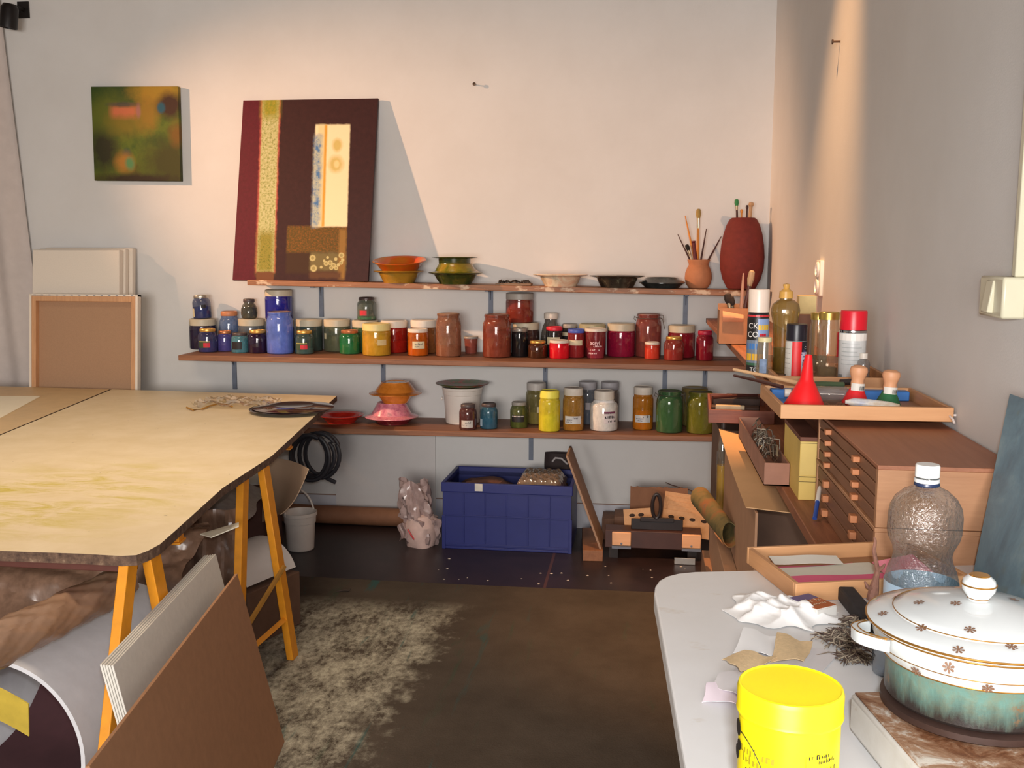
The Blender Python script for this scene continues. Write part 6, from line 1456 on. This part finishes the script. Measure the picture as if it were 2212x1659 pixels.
for j in range(13):
    zz_ = .0935-j*.0042-(.004 if j > 1 else 0)-(.004 if j > 8 else 0)
    if j in (0, 3, 9): scribble(b, wrapfn(W0, a0+3, zz_), 4, .0045, 0)
    scribble(b, wrapfn(W0, a0+15, zz_), 9 if j else 5, .0042, 0)
link('tub_print', b, [ink, olive_i], r, smooth=False)

# ---------------------------------------------------------------- hotplate, green pot, porcelain dish
ZH = .945
cA, cB = az(1837, 1492, ZH)[:2], az(1975, 1652, ZH)[:2]
dl = (cB-cA)/np.linalg.norm(cB-cA); dn = np.array([-dl[1], dl[0]]); dn = dn if dn[0] > 0 else -dn
rotA = math.degrees(math.atan2(dn[1], dn[0]))
r = thing('hotplate', 'white electric hotplate with rust-stained top under the green pot', 'hotplate', (cA[0], cA[1], zw), (0, 0, math.radians(rotA)))
t = NT('rusty_enamel'); nz = t.noise(t.coord(), 26, 6, .72, .5); n4 = t.noise(t.coord((1, 1, 1)), 11, 5, .6); n6 = t.noise(t.coord((3, 1, 1)), 60, 4, .7)
rc = t.ramp(nz, [(.30, C(70, 36, 22, 1.0)), (.43, C(122, 78, 50, 1.0)), (.54, C(158, 122, 95, 1.0)), (.64, C(205, 196, 184, 1.05))])
rust = t.pbr(rc, .55, 0, nz, .4)
t = NT('white_enamel_dirty'); nz = t.noise(t.coord((1, 1, 1)), 20, 5, .7)
we = t.pbr(t.ramp(nz, [(.3, C(150, 128, 102, 1.1)), (.40, C(190, 186, 178, 1.1)), (.75, C(200, 198, 192, 1.1))]), .35)
hw = .24; hl = .25; hh = ZH-zw
link('housing', MB().box(0, hw, -hl, 0, .004, hh-.002), we, r, bevel=.004)
link('top_plate', MB().box(.003, hw-.003, -hl+.003, -.003, hh-.002, hh), rust, r, bevel=.0015)
for (x, y_) in ((.02, -.02), (hw-.02, -.02), (.02, -hl+.02), (hw-.02, -hl+.02)): link('foot', MB().lathe([(0, 0), (.009, 0), (.009, .005), (0, .005)], 12, T=Matrix.Translation((x, y_, 0))), blkp, r)
# rims
Pd = .96; C0 = ad(2110, 1340, Pd); Rr_ = 227*Pd/FPX; zr_ = float(C0[2])
PX, PY = float(C0[0]), float(C0[1])
zc1 = 1.38-.0; 
zg = zr_-.036            # where the white dish enters the green pot
zburn = ZH+.012
single('burner', MB().lathe([(0, 0), (.078, 0), (.083, .003), (.083, .009), (.078, .0115), (0, .0115)], 48), M('burner_iron', C(62, 44, 38, 1.1), .5, .4, var=.25), 'dark iron burner ring on the hotplate under the green pot', 'burner', (PX, PY, ZH+.0003))
t = NT('green_enamel'); co = t.coord(); X = t.xyz(co); nz = t.noise(t.coord((6, 6, 1.4)), 10, 6, .7); nf = t.noise(co, 90, 4, .7)
hgt = zg-zburn
z_n = t.math('MULTIPLY', X[2], 1/hgt)
soot = t.math('ADD', t.math('MULTIPLY_ADD', z_n, -1.2, .90), t.math('MULTIPLY_ADD', nz, 1.3, -.65))
gc = t.mix(t.ramp(nf, [(.4, (0, 0, 0)), (.75, (1, 1, 1))]), C(104, 140, 130, .85), C(122, 130, 108, .85))
gc = t.mix(t.math('MULTIPLY', soot, 1.3, 0, True), gc, C(40, 34, 32, 1.0))
rs = t.noise(co, 34, 5, .75); gc = t.mix(t.ramp(rs, [(.60, (0, 0, 0)), (.70, (.8, .8, .8))]), gc, C(128, 88, 52, 1.0))
gpm = t.pbr(gc, .38, 0, nf, .15)
Rg = .0795
r = thing('green_pot', 'sooty green enamel pot on the hotplate under the white dish', 'pot', (PX, PY, zburn+.0004))
link('pot_body', MB().lathe([(0, 0), (Rg*.97, 0), (Rg, .003), (Rg, hgt-.004), (Rg*1.015, hgt-.002), (Rg*1.015, hgt), (Rg*.98, hgt), (Rg*.96, hgt-.004), (Rg*.95, .004), (0, .003)], 64), gpm, r)
porc = M('porcelain', C(200, 204, 204, 1.1), .12, var=.025, scale=8, coat=.3, bump=0.0); gold = M('gold_rim', C(175, 125, 55, 1.2), .25, .8)
flow = M('brown_flower', C(120, 88, 68, 1.1), .5)
Rd = Rr_*.955
r = thing('casserole_dish', 'white porcelain dish with brown flowers sitting in the green pot', 'dish', (PX, PY, zg))
hd = zr_-zg-.006
dp_ = [(0, -.012), (Rg*.93, -.012), (Rg*.955, -.001), (Rg*1.05, .001), (Rd*.93, hd*.30), (Rd*.975, hd*.62), (Rd*.985, hd*.9), (Rd, hd), (Rd*.97, hd), (Rd*.93, hd*.6), (Rg*.9, -.005), (0, -.006)]
link('dish_body', MB().lathe(dp_, 72), porc, r)
def ring(Rq, z, w_): 
    return [(Rq*math.cos(2*math.pi*i/72), Rq*math.sin(2*math.pi*i/72), z) for i in range(72)]
link('gold_band', MB().tube(ring(Rg*1.052, .0012, 0), .0007, 6, closed=True).tube(ring(Rd*.945, hd*.38, 0), .0004, 6, closed=True).tube(ring(Rd*.995, hd*.97, 0), .0009, 6, closed=True), gold, r)
camd = math.atan2(-PY, -PX)
def flower(b, P_, n_, s_, seed=0):
    T = frame(P_, Vector(n_).orthogonal(), n_)
    for k_ in range(7):
        a = 2*math.pi*k_/7+seed; R1 = s_
        q = [(R1*.35*math.cos(a-.35), R1*.35*math.sin(a-.35), .0002), (R1*.9*math.cos(a-.28), R1*.9*math.sin(a-.28), .0003), (R1*1.05*math.cos(a), R1*1.05*math.sin(a), .0003), (R1*.9*math.cos(a+.28), R1*.9*math.sin(a+.28), .0003), (R1*.35*math.cos(a+.35), R1*.35*math.sin(a+.35), .0002)]
        b.add(q, [(0, 1, 2, 3, 4)], 0, T)
    b.lathe([(0, .0004), (s_*.3, .0003), (s_*.3, .0001)], 8, 0, T)
b = MB()
for i, (da, f) in enumerate(((-52, .68), (-12, .70), (30, .66), (75, .7), (-100, .68), (-32, .18), (8, .2), (120, .7), (170, .7))):
    a = camd+math.radians(da); f2 = hd*f; rr = Rd*(.985 if f > .5 else .955); tiltn = (.10 if f > .5 else -.5)
    if f < .5: rr = Rd*.915
    b = MB(); flower(b, ((rr+.0012)*math.cos(a), (rr+.0012)*math.sin(a), f2), (math.cos(a), math.sin(a), tiltn), .0052, i); link('painted_flower', b, flow, r, smooth=False)
# looped side handle at the left
ha = camd+math.radians(-62); ux, uy = math.cos(ha), math.sin(ha); vx, vy = -uy, ux
pts = []
for i in range(17):
    s_ = -1+2*i/16; rad_ = Rd*.985+.022*(1-abs(s_)**2.4); pts.append(((rad_)*ux+vx*.026*s_, (rad_)*uy+vy*.026*s_, hd*.74+.002*(1-s_*s_)))
b = MB().sheet(lambda a, c: tuple(np.array(pts[min(16, int(round(a*16)))])+np.array([0, 0, .011*(c-.5)])), 16, 4, .006)
hn = link('handle', b, porc, r)
link('handle', MB().sheet(lambda a, c: tuple(np.array([-(pts[min(16, int(round(a*16)))][0]), -(pts[min(16, int(round(a*16)))][1]), pts[min(16, int(round(a*16)))][2]])+np.array([0, 0, .011*(c-.5)])), 16, 4, .006), porc, r)
link('gold_line', MB().tube([tuple(np.array(p)+np.array([ux*.003, uy*.003, .0058])) for p in pts], .0006, 6).tube([tuple(np.array(p)-np.array([ux*.003, uy*.003, -.0058])) for p in pts], .0006, 6), gold, hn)
# lid
r = thing('dish_lid', 'white porcelain lid with gold rim, flowers and round knob on the dish', 'lid', (PX, PY, zg+hd+.0006))
zk = ad(2113, 1288, Pd+.005)[2]-(zg+hd)
lp = [(0, 0), (Rr_*.94, 0), (Rr_*.99, .001), (Rr_, .003), (Rr_*.985, .0045), (Rr_*.90, .0075), (Rr_*.80, .0105), (Rr_*.76, .0112), (Rr_*.745, .013), (Rr_*.66, .0165), (Rr_*.45, .0215), (Rr_*.2, zk-.001), (0, zk)]
link('lid_body', MB().lathe(lp, 80), porc, r)
def lz(rad_):
    for (r0, z0), (r1, z1_) in zip(lp[1:], lp[2:]):
        if r1 <= rad_ <= r0: return z0+(z1_-z0)*(r0-rad_)/(r0-r1 if r0 != r1 else 1)
    return zk
link('gold_band', MB().tube(ring(Rr_*.995, .0032, 0), .0011, 6, closed=True).tube(ring(Rr_*.752, .0126, 0), .0005, 6, closed=True), gold, r)
ks = 35*Pd/FPX
kn = link('knob', MB().lathe([(ks*.60, zk-.002), (ks*.62, zk+.001), (ks*.95, zk+ks*.55), (ks, zk+ks*.85), (ks*.92, zk+ks*1.2), (ks*.6, zk+ks*1.48), (0, zk+ks*1.50)], 36), porc, r)
link('gold_band', MB().tube(ring(ks*1.0, zk+ks*.92, 0), .0008, 6, closed=True).tube(ring(ks*.63, zk+.0012, 0), .0005, 6, closed=True).lathe([(ks*.62, zk+ks*1.47), (ks*.55, zk+ks*1.53), (0, zk+ks*1.54)], 28), gold, kn)
b = MB()
for i, (du, dv) in enumerate(((1985, 1303), (2065, 1305), (2096, 1352), (2190, 1298), (1990, 1358), (1907, 1327), (2070, 1409), (2185, 1400), (1937, 1290), (2005, 1262), (2260, 1340), (2240, 1400), (2180, 1262))):
    Q = az(du, dv, zg+hd+.012); 
    for _ in range(3):
        rr = math.hypot(Q[0]-PX, Q[1]-PY)
        Q = az(du, dv, zg+hd+.0006+lz(min(rr, Rr_*.97)))
    rr = math.hypot(Q[0]-PX, Q[1]-PY)
    if rr > Rr_*.95: continue
    dr = .002; sl = (lz(max(.001, rr-dr))-lz(min(Rr_*.97, rr+dr)))/(2*dr); ux_, uy_ = (Q[0]-PX)/rr, (Q[1]-PY)/rr
    b = MB(); flower(b, (Q[0]-PX, Q[1]-PY, lz(rr)+.0007), (ux_*sl, uy_*sl, 1), .0052, i*.7); link('painted_flower', b, flow, r, smooth=False)
P = tb(1912, 1462)
single('shot_glass', MB().lathe([(0, 0), (.014, 0), (.0155, .002), (.017, .034), (.0155, .034), (.0135, .006), (0, .005)], 28), MG('blue_glass', C(120, 150, 175), .15, .03, .5), 'small bluish glass tumbler half hidden under the dish handle', 'glass', (P[0]+.004, P[1]+.012, zw))

# ---------------------------------------------------------------- bottle of water
yb3 = 1.30*.99
Pc = ad(1984, 1355, 1.30); xb_, ybb = float(Pc[0]), float(Pc[1]); m = 1.30/FPX
zt3 = float(ad(1988, 990, 1.30)[2]); Hb3 = zt3-zw
def zv(v): return float(ad(1984, v, 1.30)[2])-zw
pr = [(0, .004), (30*m, .004), (34*m, 0), (60*m, 0), (70*m, .004), (74*m, .012), (75*m, zv(1248)), (70*m, zv(1225)), (62*m, zv(1205)), (59*m, zv(1190)), (62*m, zv(1175)), (72*m, zv(1155)), (75*m, zv(1140)), (75*m, zv(1105)), (72*m, zv(1085)), (62*m, zv(1065)), (45*m, zv(1050)), (30*m, zv(1043)), (25*m, zv(1038)), (24*m, zv(1020))]
r = thing('water_bottle', 'clear dented plastic water bottle with white cap behind the dish', 'bottle', (xb_, ybb, zw), (0, 0, 0))
# PET with droplets
t = NT('pet_plastic'); nz = t.noise(t.coord(), 170, 3, .6); nb = t.noise(t.coord(), 45, 4, .6)
tr = t.n('ShaderNodeBsdfTransparent'); tr.inputs[0].default_value = (.93, .95, .95, 1)
gl = t.n('ShaderNodeBsdfGlossy'); gl.inputs['Roughness'].default_value = .08
bp = t.n('ShaderNodeBump'); bp.inputs['Strength'].default_value = 1.0; bp.inputs['Distance'].default_value = .006
t.l(t.math('ADD', nb, t.math('MULTIPLY', nz, .5)), bp.inputs['Height']); t.l(bp.outputs[0], gl.inputs['Normal'])
lw = t.n('ShaderNodeLayerWeight'); lw.inputs[0].default_value = .35; t.l(bp.outputs[0], lw.inputs['Normal'])
mx = t.n('ShaderNodeMixShader'); t.l(t.math('MULTIPLY_ADD', lw.outputs['Facing'], .6, .14, True), mx.inputs[0]); t.l(tr.outputs[0], mx.inputs[1]); t.l(gl.outputs[0], mx.inputs[2]); t.l(mx.outputs[0], t.out.inputs[0])
pet = t.m
link('bottle_body', MB().lathe(pr, 64, sq=lambda a, z: 1+(.012*math.sin(5*a+z*60) if z < zv(1060) else 0)), pet, r)
link('label', MB().lathe([(75.6*m, zv(1305)), (75.9*m, zv(1250)), (75.3*m, zv(1250)), (75.1*m, zv(1305))], 64), M('blue_white_label', C(180, 205, 225, 1.1), .35, var=.1, scale=25), r)
cw = M('cap_white', C(228, 228, 225, 1.1), .35, var=.02)
link('cap', MB().lathe([(0, zv(1019)), (25*m, zv(1019)), (25*m, zv(996)), (23*m, zv(993)), (0, zv(993))], 40, sq=lambda a, z: 1+.012*math.sin(48*a)), cw, r)
link('cap_ring', MB().lathe([(24*m, zv(1032)), (25.5*m, zv(1031)), (25.5*m, zv(1024)), (24*m, zv(1023))], 36), cw, r)
link('neck_ring', MB().lathe([(24*m, zv(1040)), (26*m, zv(1037)), (25*m, zv(1032))], 36), M('navy_plastic', C(40, 52, 85), .3), r)
P = tb(1893, 1292); 
pts = [az(1886, 1300, zw+.001), np.array([*az(1886, 1300, zw)[:2], 0])+np.array([.002, .005, zw+.02])]
yst = float(az(1888, 1300, zw)[1])+.002
pts = [ay(1884, 1296, yst), ay(1888, 1272, yst), ay(1892, 1250, yst), ay(1896, 1232, yst), ay(1892, 1212, yst), ay(1888, 1190, yst+.004), ay(1891, 1168, yst+.008), ay(1888, 1160, yst+.008)]
pts[0][2] = zw+.002
single('dried_stalk', MB().tube(pts, [.008, .007, .0045, .0035, .003, .0028, .002, .001], 8).tube([pts[3], ay(1906, 1226, yst-.004), ay(1912, 1218, yst-.005)], [.003, .003, .001], 6).tube([pts[1], ay(1874, 1268, yst-.006), ay(1868, 1256, yst-.006)], [.004, .003, .001], 6), M('dried_plant', C(140, 98, 82, 1.15), .8, var=.25, scale=120), 'pinkish brown dried plant stalk standing against the water bottle', 'plant stalk')

# open beech box with coloured papers
c_bl, c_fl = az(1673, 1184, ZW+.024)[:2], az(1719, 1265, ZW+.024)[:2]
c_fr = az(2172, 1243, ZW+.024)[:2]
dx_ = (c_fr-c_fl)/np.linalg.norm(c_fr-c_fl); wbx = min(float(np.linalg.norm(c_fr-c_fl)), .262); dpb = float(np.linalg.norm(c_bl-c_fl)); rotb = math.degrees(math.atan2(dx_[1], dx_[0]))
r = tray('wooden_tray', 'open beech box of coloured papers on the white table', float(c_fl[0]), float(c_fl[1]), wbx, dpb, .026, zw, .007, rotb)
R0 = RZ(rotb)
def inb(x, y, z): v = R0 @ Vector((x, y, z)); return (float(c_fl[0])+v.x, float(c_fl[1])+v.y, zw+v.z)
pc = [(C(205, 90, 120, 1.2), 'pink paper sheet on top of the papers in the beech box', 0), (C(200, 195, 180, 1.2), 'cream paper sheet among the papers in the beech box', 1), (C(150, 70, 150, 1.2), 'purple paper sheet among the papers in the beech box', 2), (C(215, 110, 130, 1.2), 'salmon pink paper sheet at the bottom of the beech box', 3), (C(150, 155, 80, 1.2), 'olive green paper sheet in the beech box', 4), (C(210, 205, 195, 1.2), 'grey-white paper strip curling up at the back of the beech box', 5)]
for c, lb, i in pc:
    z0 = .0055+(5-i)*.0016 if i != 5 else .0155
    w2 = wbx*(.62-.03*i); d2_ = dpb*(.30+.05*((i*3) % 4)); ox = .012+.008*((i*7) % 3); oy = .012+.016*((i*5) % 4)
    if i == 5: w2, d2_, ox, oy = wbx*.40, dpb*.18, .02, dpb*.66
    f_ = lambda a, b_, w2=w2, d2_=d2_, i=i: (w2*a, d2_*b_, .0008*math.sin(a*7+i*2)*(1)+(.003*b_ if i == 5 else 0)+.0008)
    single('coloured_paper', MB().sheet(f_, 14, 4, .0003), M('coloured_paper', c, .7, var=.04), lb, 'paper', inb(ox, oy, z0), (0, 0, math.radians(rotb+(-2, 3, -1, 2, -3, -6)[i])), group='papers in the beech box')
q = az(2150, 1220, zw+.02)
single('pink_card', MB().sheet(lambda a, b_: (.075*a, .05*b_, .016*b_+.004*a), 6, 6, .0006), M('pink_card', C(225, 130, 145, 1.15), .7), 'pink card propped up at the right end of the beech box', 'card', inb(wbx-.095, .035, .008), (0, 0, math.radians(rotb+12)))

# black eraser block, matchbox
A, B_ = tb(1822, 1290), tb(1886, 1372)
a_e = ad(1812, 1262, 1.30); P = az(1855, 1335, zw)
hb_ = M('black_foam', C(34, 31, 34, 1.1), .75, var=.3, scale=60)
dd_ = np.array(tb(1878, 1352)[:2])-np.array(tb(1822, 1283)[:2]); Ld = float(np.linalg.norm(dd_)); 
single('black_eraser', MB().box(0, Ld, -.011, .011, 0, .020), hb_, 'long black felt block lying beside the matchbox', 'eraser', tb(1826, 1296), (0, 0, math.atan2(dd_[1], dd_[0])), bevel=.003)
mA, mB, mC = az(1765, 1317, zw+.016), az(1822, 1304, zw+.016), az(1721, 1273, zw+.016)
dx2 = mB[:2]-mA[:2]; wm = float(np.linalg.norm(dx2)); dy2 = mC[:2]-mA[:2]; lm = .052; rm = math.atan2(dx2[1], dx2[0])
r = thing('matchbox', 'orange and blue matchbox behind the crumpled tissue', 'matchbox', (mA[0], mA[1], zw), (0, 0, rm))
wm = min(wm, .036)
orange = M('match_orange', C(165, 85, 40, 1.15), .5, var=.1); 
link('sleeve', MB().box(0, wm, .0005, lm-.0005, 0, .016), [M('match_white', C(222, 218, 212), .6, var=.02)], r, bevel=.0008)
link('drawer_end', MB().box(.001, wm-.001, -.0006, .0005, .001, .015), M('match_white', C(222, 218, 212), .6, var=.02), r)
b = MB().box(.0003, wm-.0003, .001, lm*.62, .0161, .0166, 0).box(.0003, wm-.0003, lm*.62, lm-.001, .0161, .0166, 1)
for nn, yy_, sz in ((6, lm*.44, .011), (8, lm*.24, .008)):
    scribble(b, lambda x, y, yy_=yy_: (wm*.12+x, yy_+y, .0168), nn, sz, 2)
link('picture_top', b, [orange, M('match_purple', C(88, 78, 118, 1.1), .5), M('match_text', C(225, 200, 170), .5)], r, smooth=False)

# dried grass clumps
def clump(label, u, v, sx, sy, n, seed, h):
    P = tb(u, v); rr = random.Random(seed); b = MB()
    for i in range(n):
        x, y_ = rr.gauss(0, sx*.42), rr.gauss(0, sy*.42); a = rr.uniform(0, 6.28); L = rr.uniform(.006, .017); zz = rr.uniform(.001, h)*max(.2, 1-(x/sx)**2-(y_/sy)**2)
        p = [(x-L*math.cos(a), y_-L*math.sin(a), max(.0008, zz-.002)), (x-.3*L*math.sin(a), y_+.3*L*math.cos(a), zz+.002), (x+L*math.cos(a+.6), y_+L*math.sin(a+.6), max(.0008, zz+rr.uniform(-.004, .004)))]
        b.tube(p, [.0005, .0009, .0004], 4, i % 3)
    single('dried_grass', b, [M('dry_grass', C(112, 98, 84, 1.1), .9), M('dry_grass_dark', C(78, 60, 52, 1.1), .9), M('dry_grass_pale', C(165, 150, 130, 1.1), .9)], label, 'dried grass', P, kind='stuff')
clump('larger tangle of dried grey-brown grass between the matchbox and the dish', 1832, 1388, .036, .030, 330, 5, .016)
clump('smaller tuft of dried grass left of the shot glass', 1846, 1425, .018, .013, 170, 6, .010)
clump('dark dried moss under the black eraser by the matchbox', 1846, 1352, .016, .016, 120, 8, .012)

# crumpled tissue
tis = M('tissue', C(240, 238, 236, 1.05), .9, var=.01, bump=.05)
P = tb(1683, 1322)
rt2 = random.Random(4); Wv = [(rt2.uniform(-150, 150), rt2.uniform(-150, 150), rt2.uniform(0, 6.3), rt2.uniform(.4, 1)) for _ in range(10)]
def tisf(a, b_):
    x, y_ = (a-.5), (b_-.5); an = math.atan2(y_, x); e = min(1, min(a, 1-a, b_, 1-b_)*4.0)
    X_ = .132*x*(1+.20*math.sin(3*an+.4)+.10*math.sin(7*an)); Y_ = .105*y_*(1+.22*math.sin(4*an+2)+.10*math.sin(9*an+1))
    X_, Y_ = X_*math.cos(.5)+Y_*math.sin(.5), -X_*math.sin(.5)+Y_*math.cos(.5)
    z = sum(w_[3]*(1-abs(math.sin(w_[0]*X_*.55+w_[1]*Y_*.55+w_[2]))) for w_ in Wv)/7
    return (X_+.004*math.sin(z*9), Y_+.004*math.cos(z*8), .0012+e*(.007+.030*max(0, z-.15)*(1.25-1.6*(x*x+y_*y_)*2)))
single('tissue', MB().sheet(tisf, 70, 60, .0005), tis, 'crumpled white paper tissue on the white table', 'tissue', P, ang=.5)

# papers and sandpaper scraps
def scrap(name, label, cat, pts, mat, lift=.0, curl=.002, n=12, grp=None):
    """irregular flat sheet given by picture corners on the table"""
    q = [az(u, v, zw+.0006+lift) for u, v in pts]; c = sum(q)/len(q)
    A, B2, C2, D2 = q
    def fn(a, b_):
        p = (A*(1-a)+B2*a)*(1-b_)+(D2*(1-a)+C2*a)*b_
        e = .0012*math.sin(a*11+b_*5)*(1 if n > 4 else 0)
        return p-c+np.array([e, e, curl*(abs(math.sin(a*2.4+b_*1.5)))+.0004])
    return single(name, MB().sheet(fn, n, n, .0004), mat, label, cat, c, group=grp, ang=.5)
pw_ = M('white_paper', C(244, 243, 242, 1.05), .85, var=.01); sand = M('sandpaper', C(205, 178, 138, 1.15), .95, var=.1, scale=200); gp = M('grey_paper', C(205, 200, 200, 1.1), .85, var=.03); pk = M('pink_edge_paper', C(235, 220, 230, 1.1), .85, var=.02)
scrap('grey_paper', 'grey paper sheet under the sandpaper, its right corner showing', 'paper', ((1560, 1480), (1730, 1500), (1812, 1412), (1640, 1375)), gp, 0, .0008)
scrap('pink_edged_paper', 'white paper with pink edge at the left of the yellow tub', 'paper', ((1516, 1518), (1600, 1528), (1640, 1478), (1528, 1482)), pk, .0012, .004)
scrap('grey_paper', 'folded grey paper strip above the pink-edged paper', 'paper', ((1534, 1486), (1604, 1512), (1650, 1450), (1556, 1460)), gp, .003, .004)
scrap('white_paper', 'bright white folded paper left of the sandpaper scraps', 'paper', ((1584, 1411), (1668, 1424), (1690, 1382), (1608, 1363)), pw_, .0035, .005)
scrap('sandpaper_scrap', 'tan sandpaper scrap behind the yellow tub lid', 'sandpaper', ((1664, 1432), (1738, 1434), (1756, 1392), (1680, 1374)), sand, .006, .005)
scrap('sandpaper_scrap', 'tan sandpaper scrap left of the yellow tub', 'sandpaper', ((1560, 1425), (1602, 1456), (1680, 1424), (1610, 1411)), sand, .0075, .004)
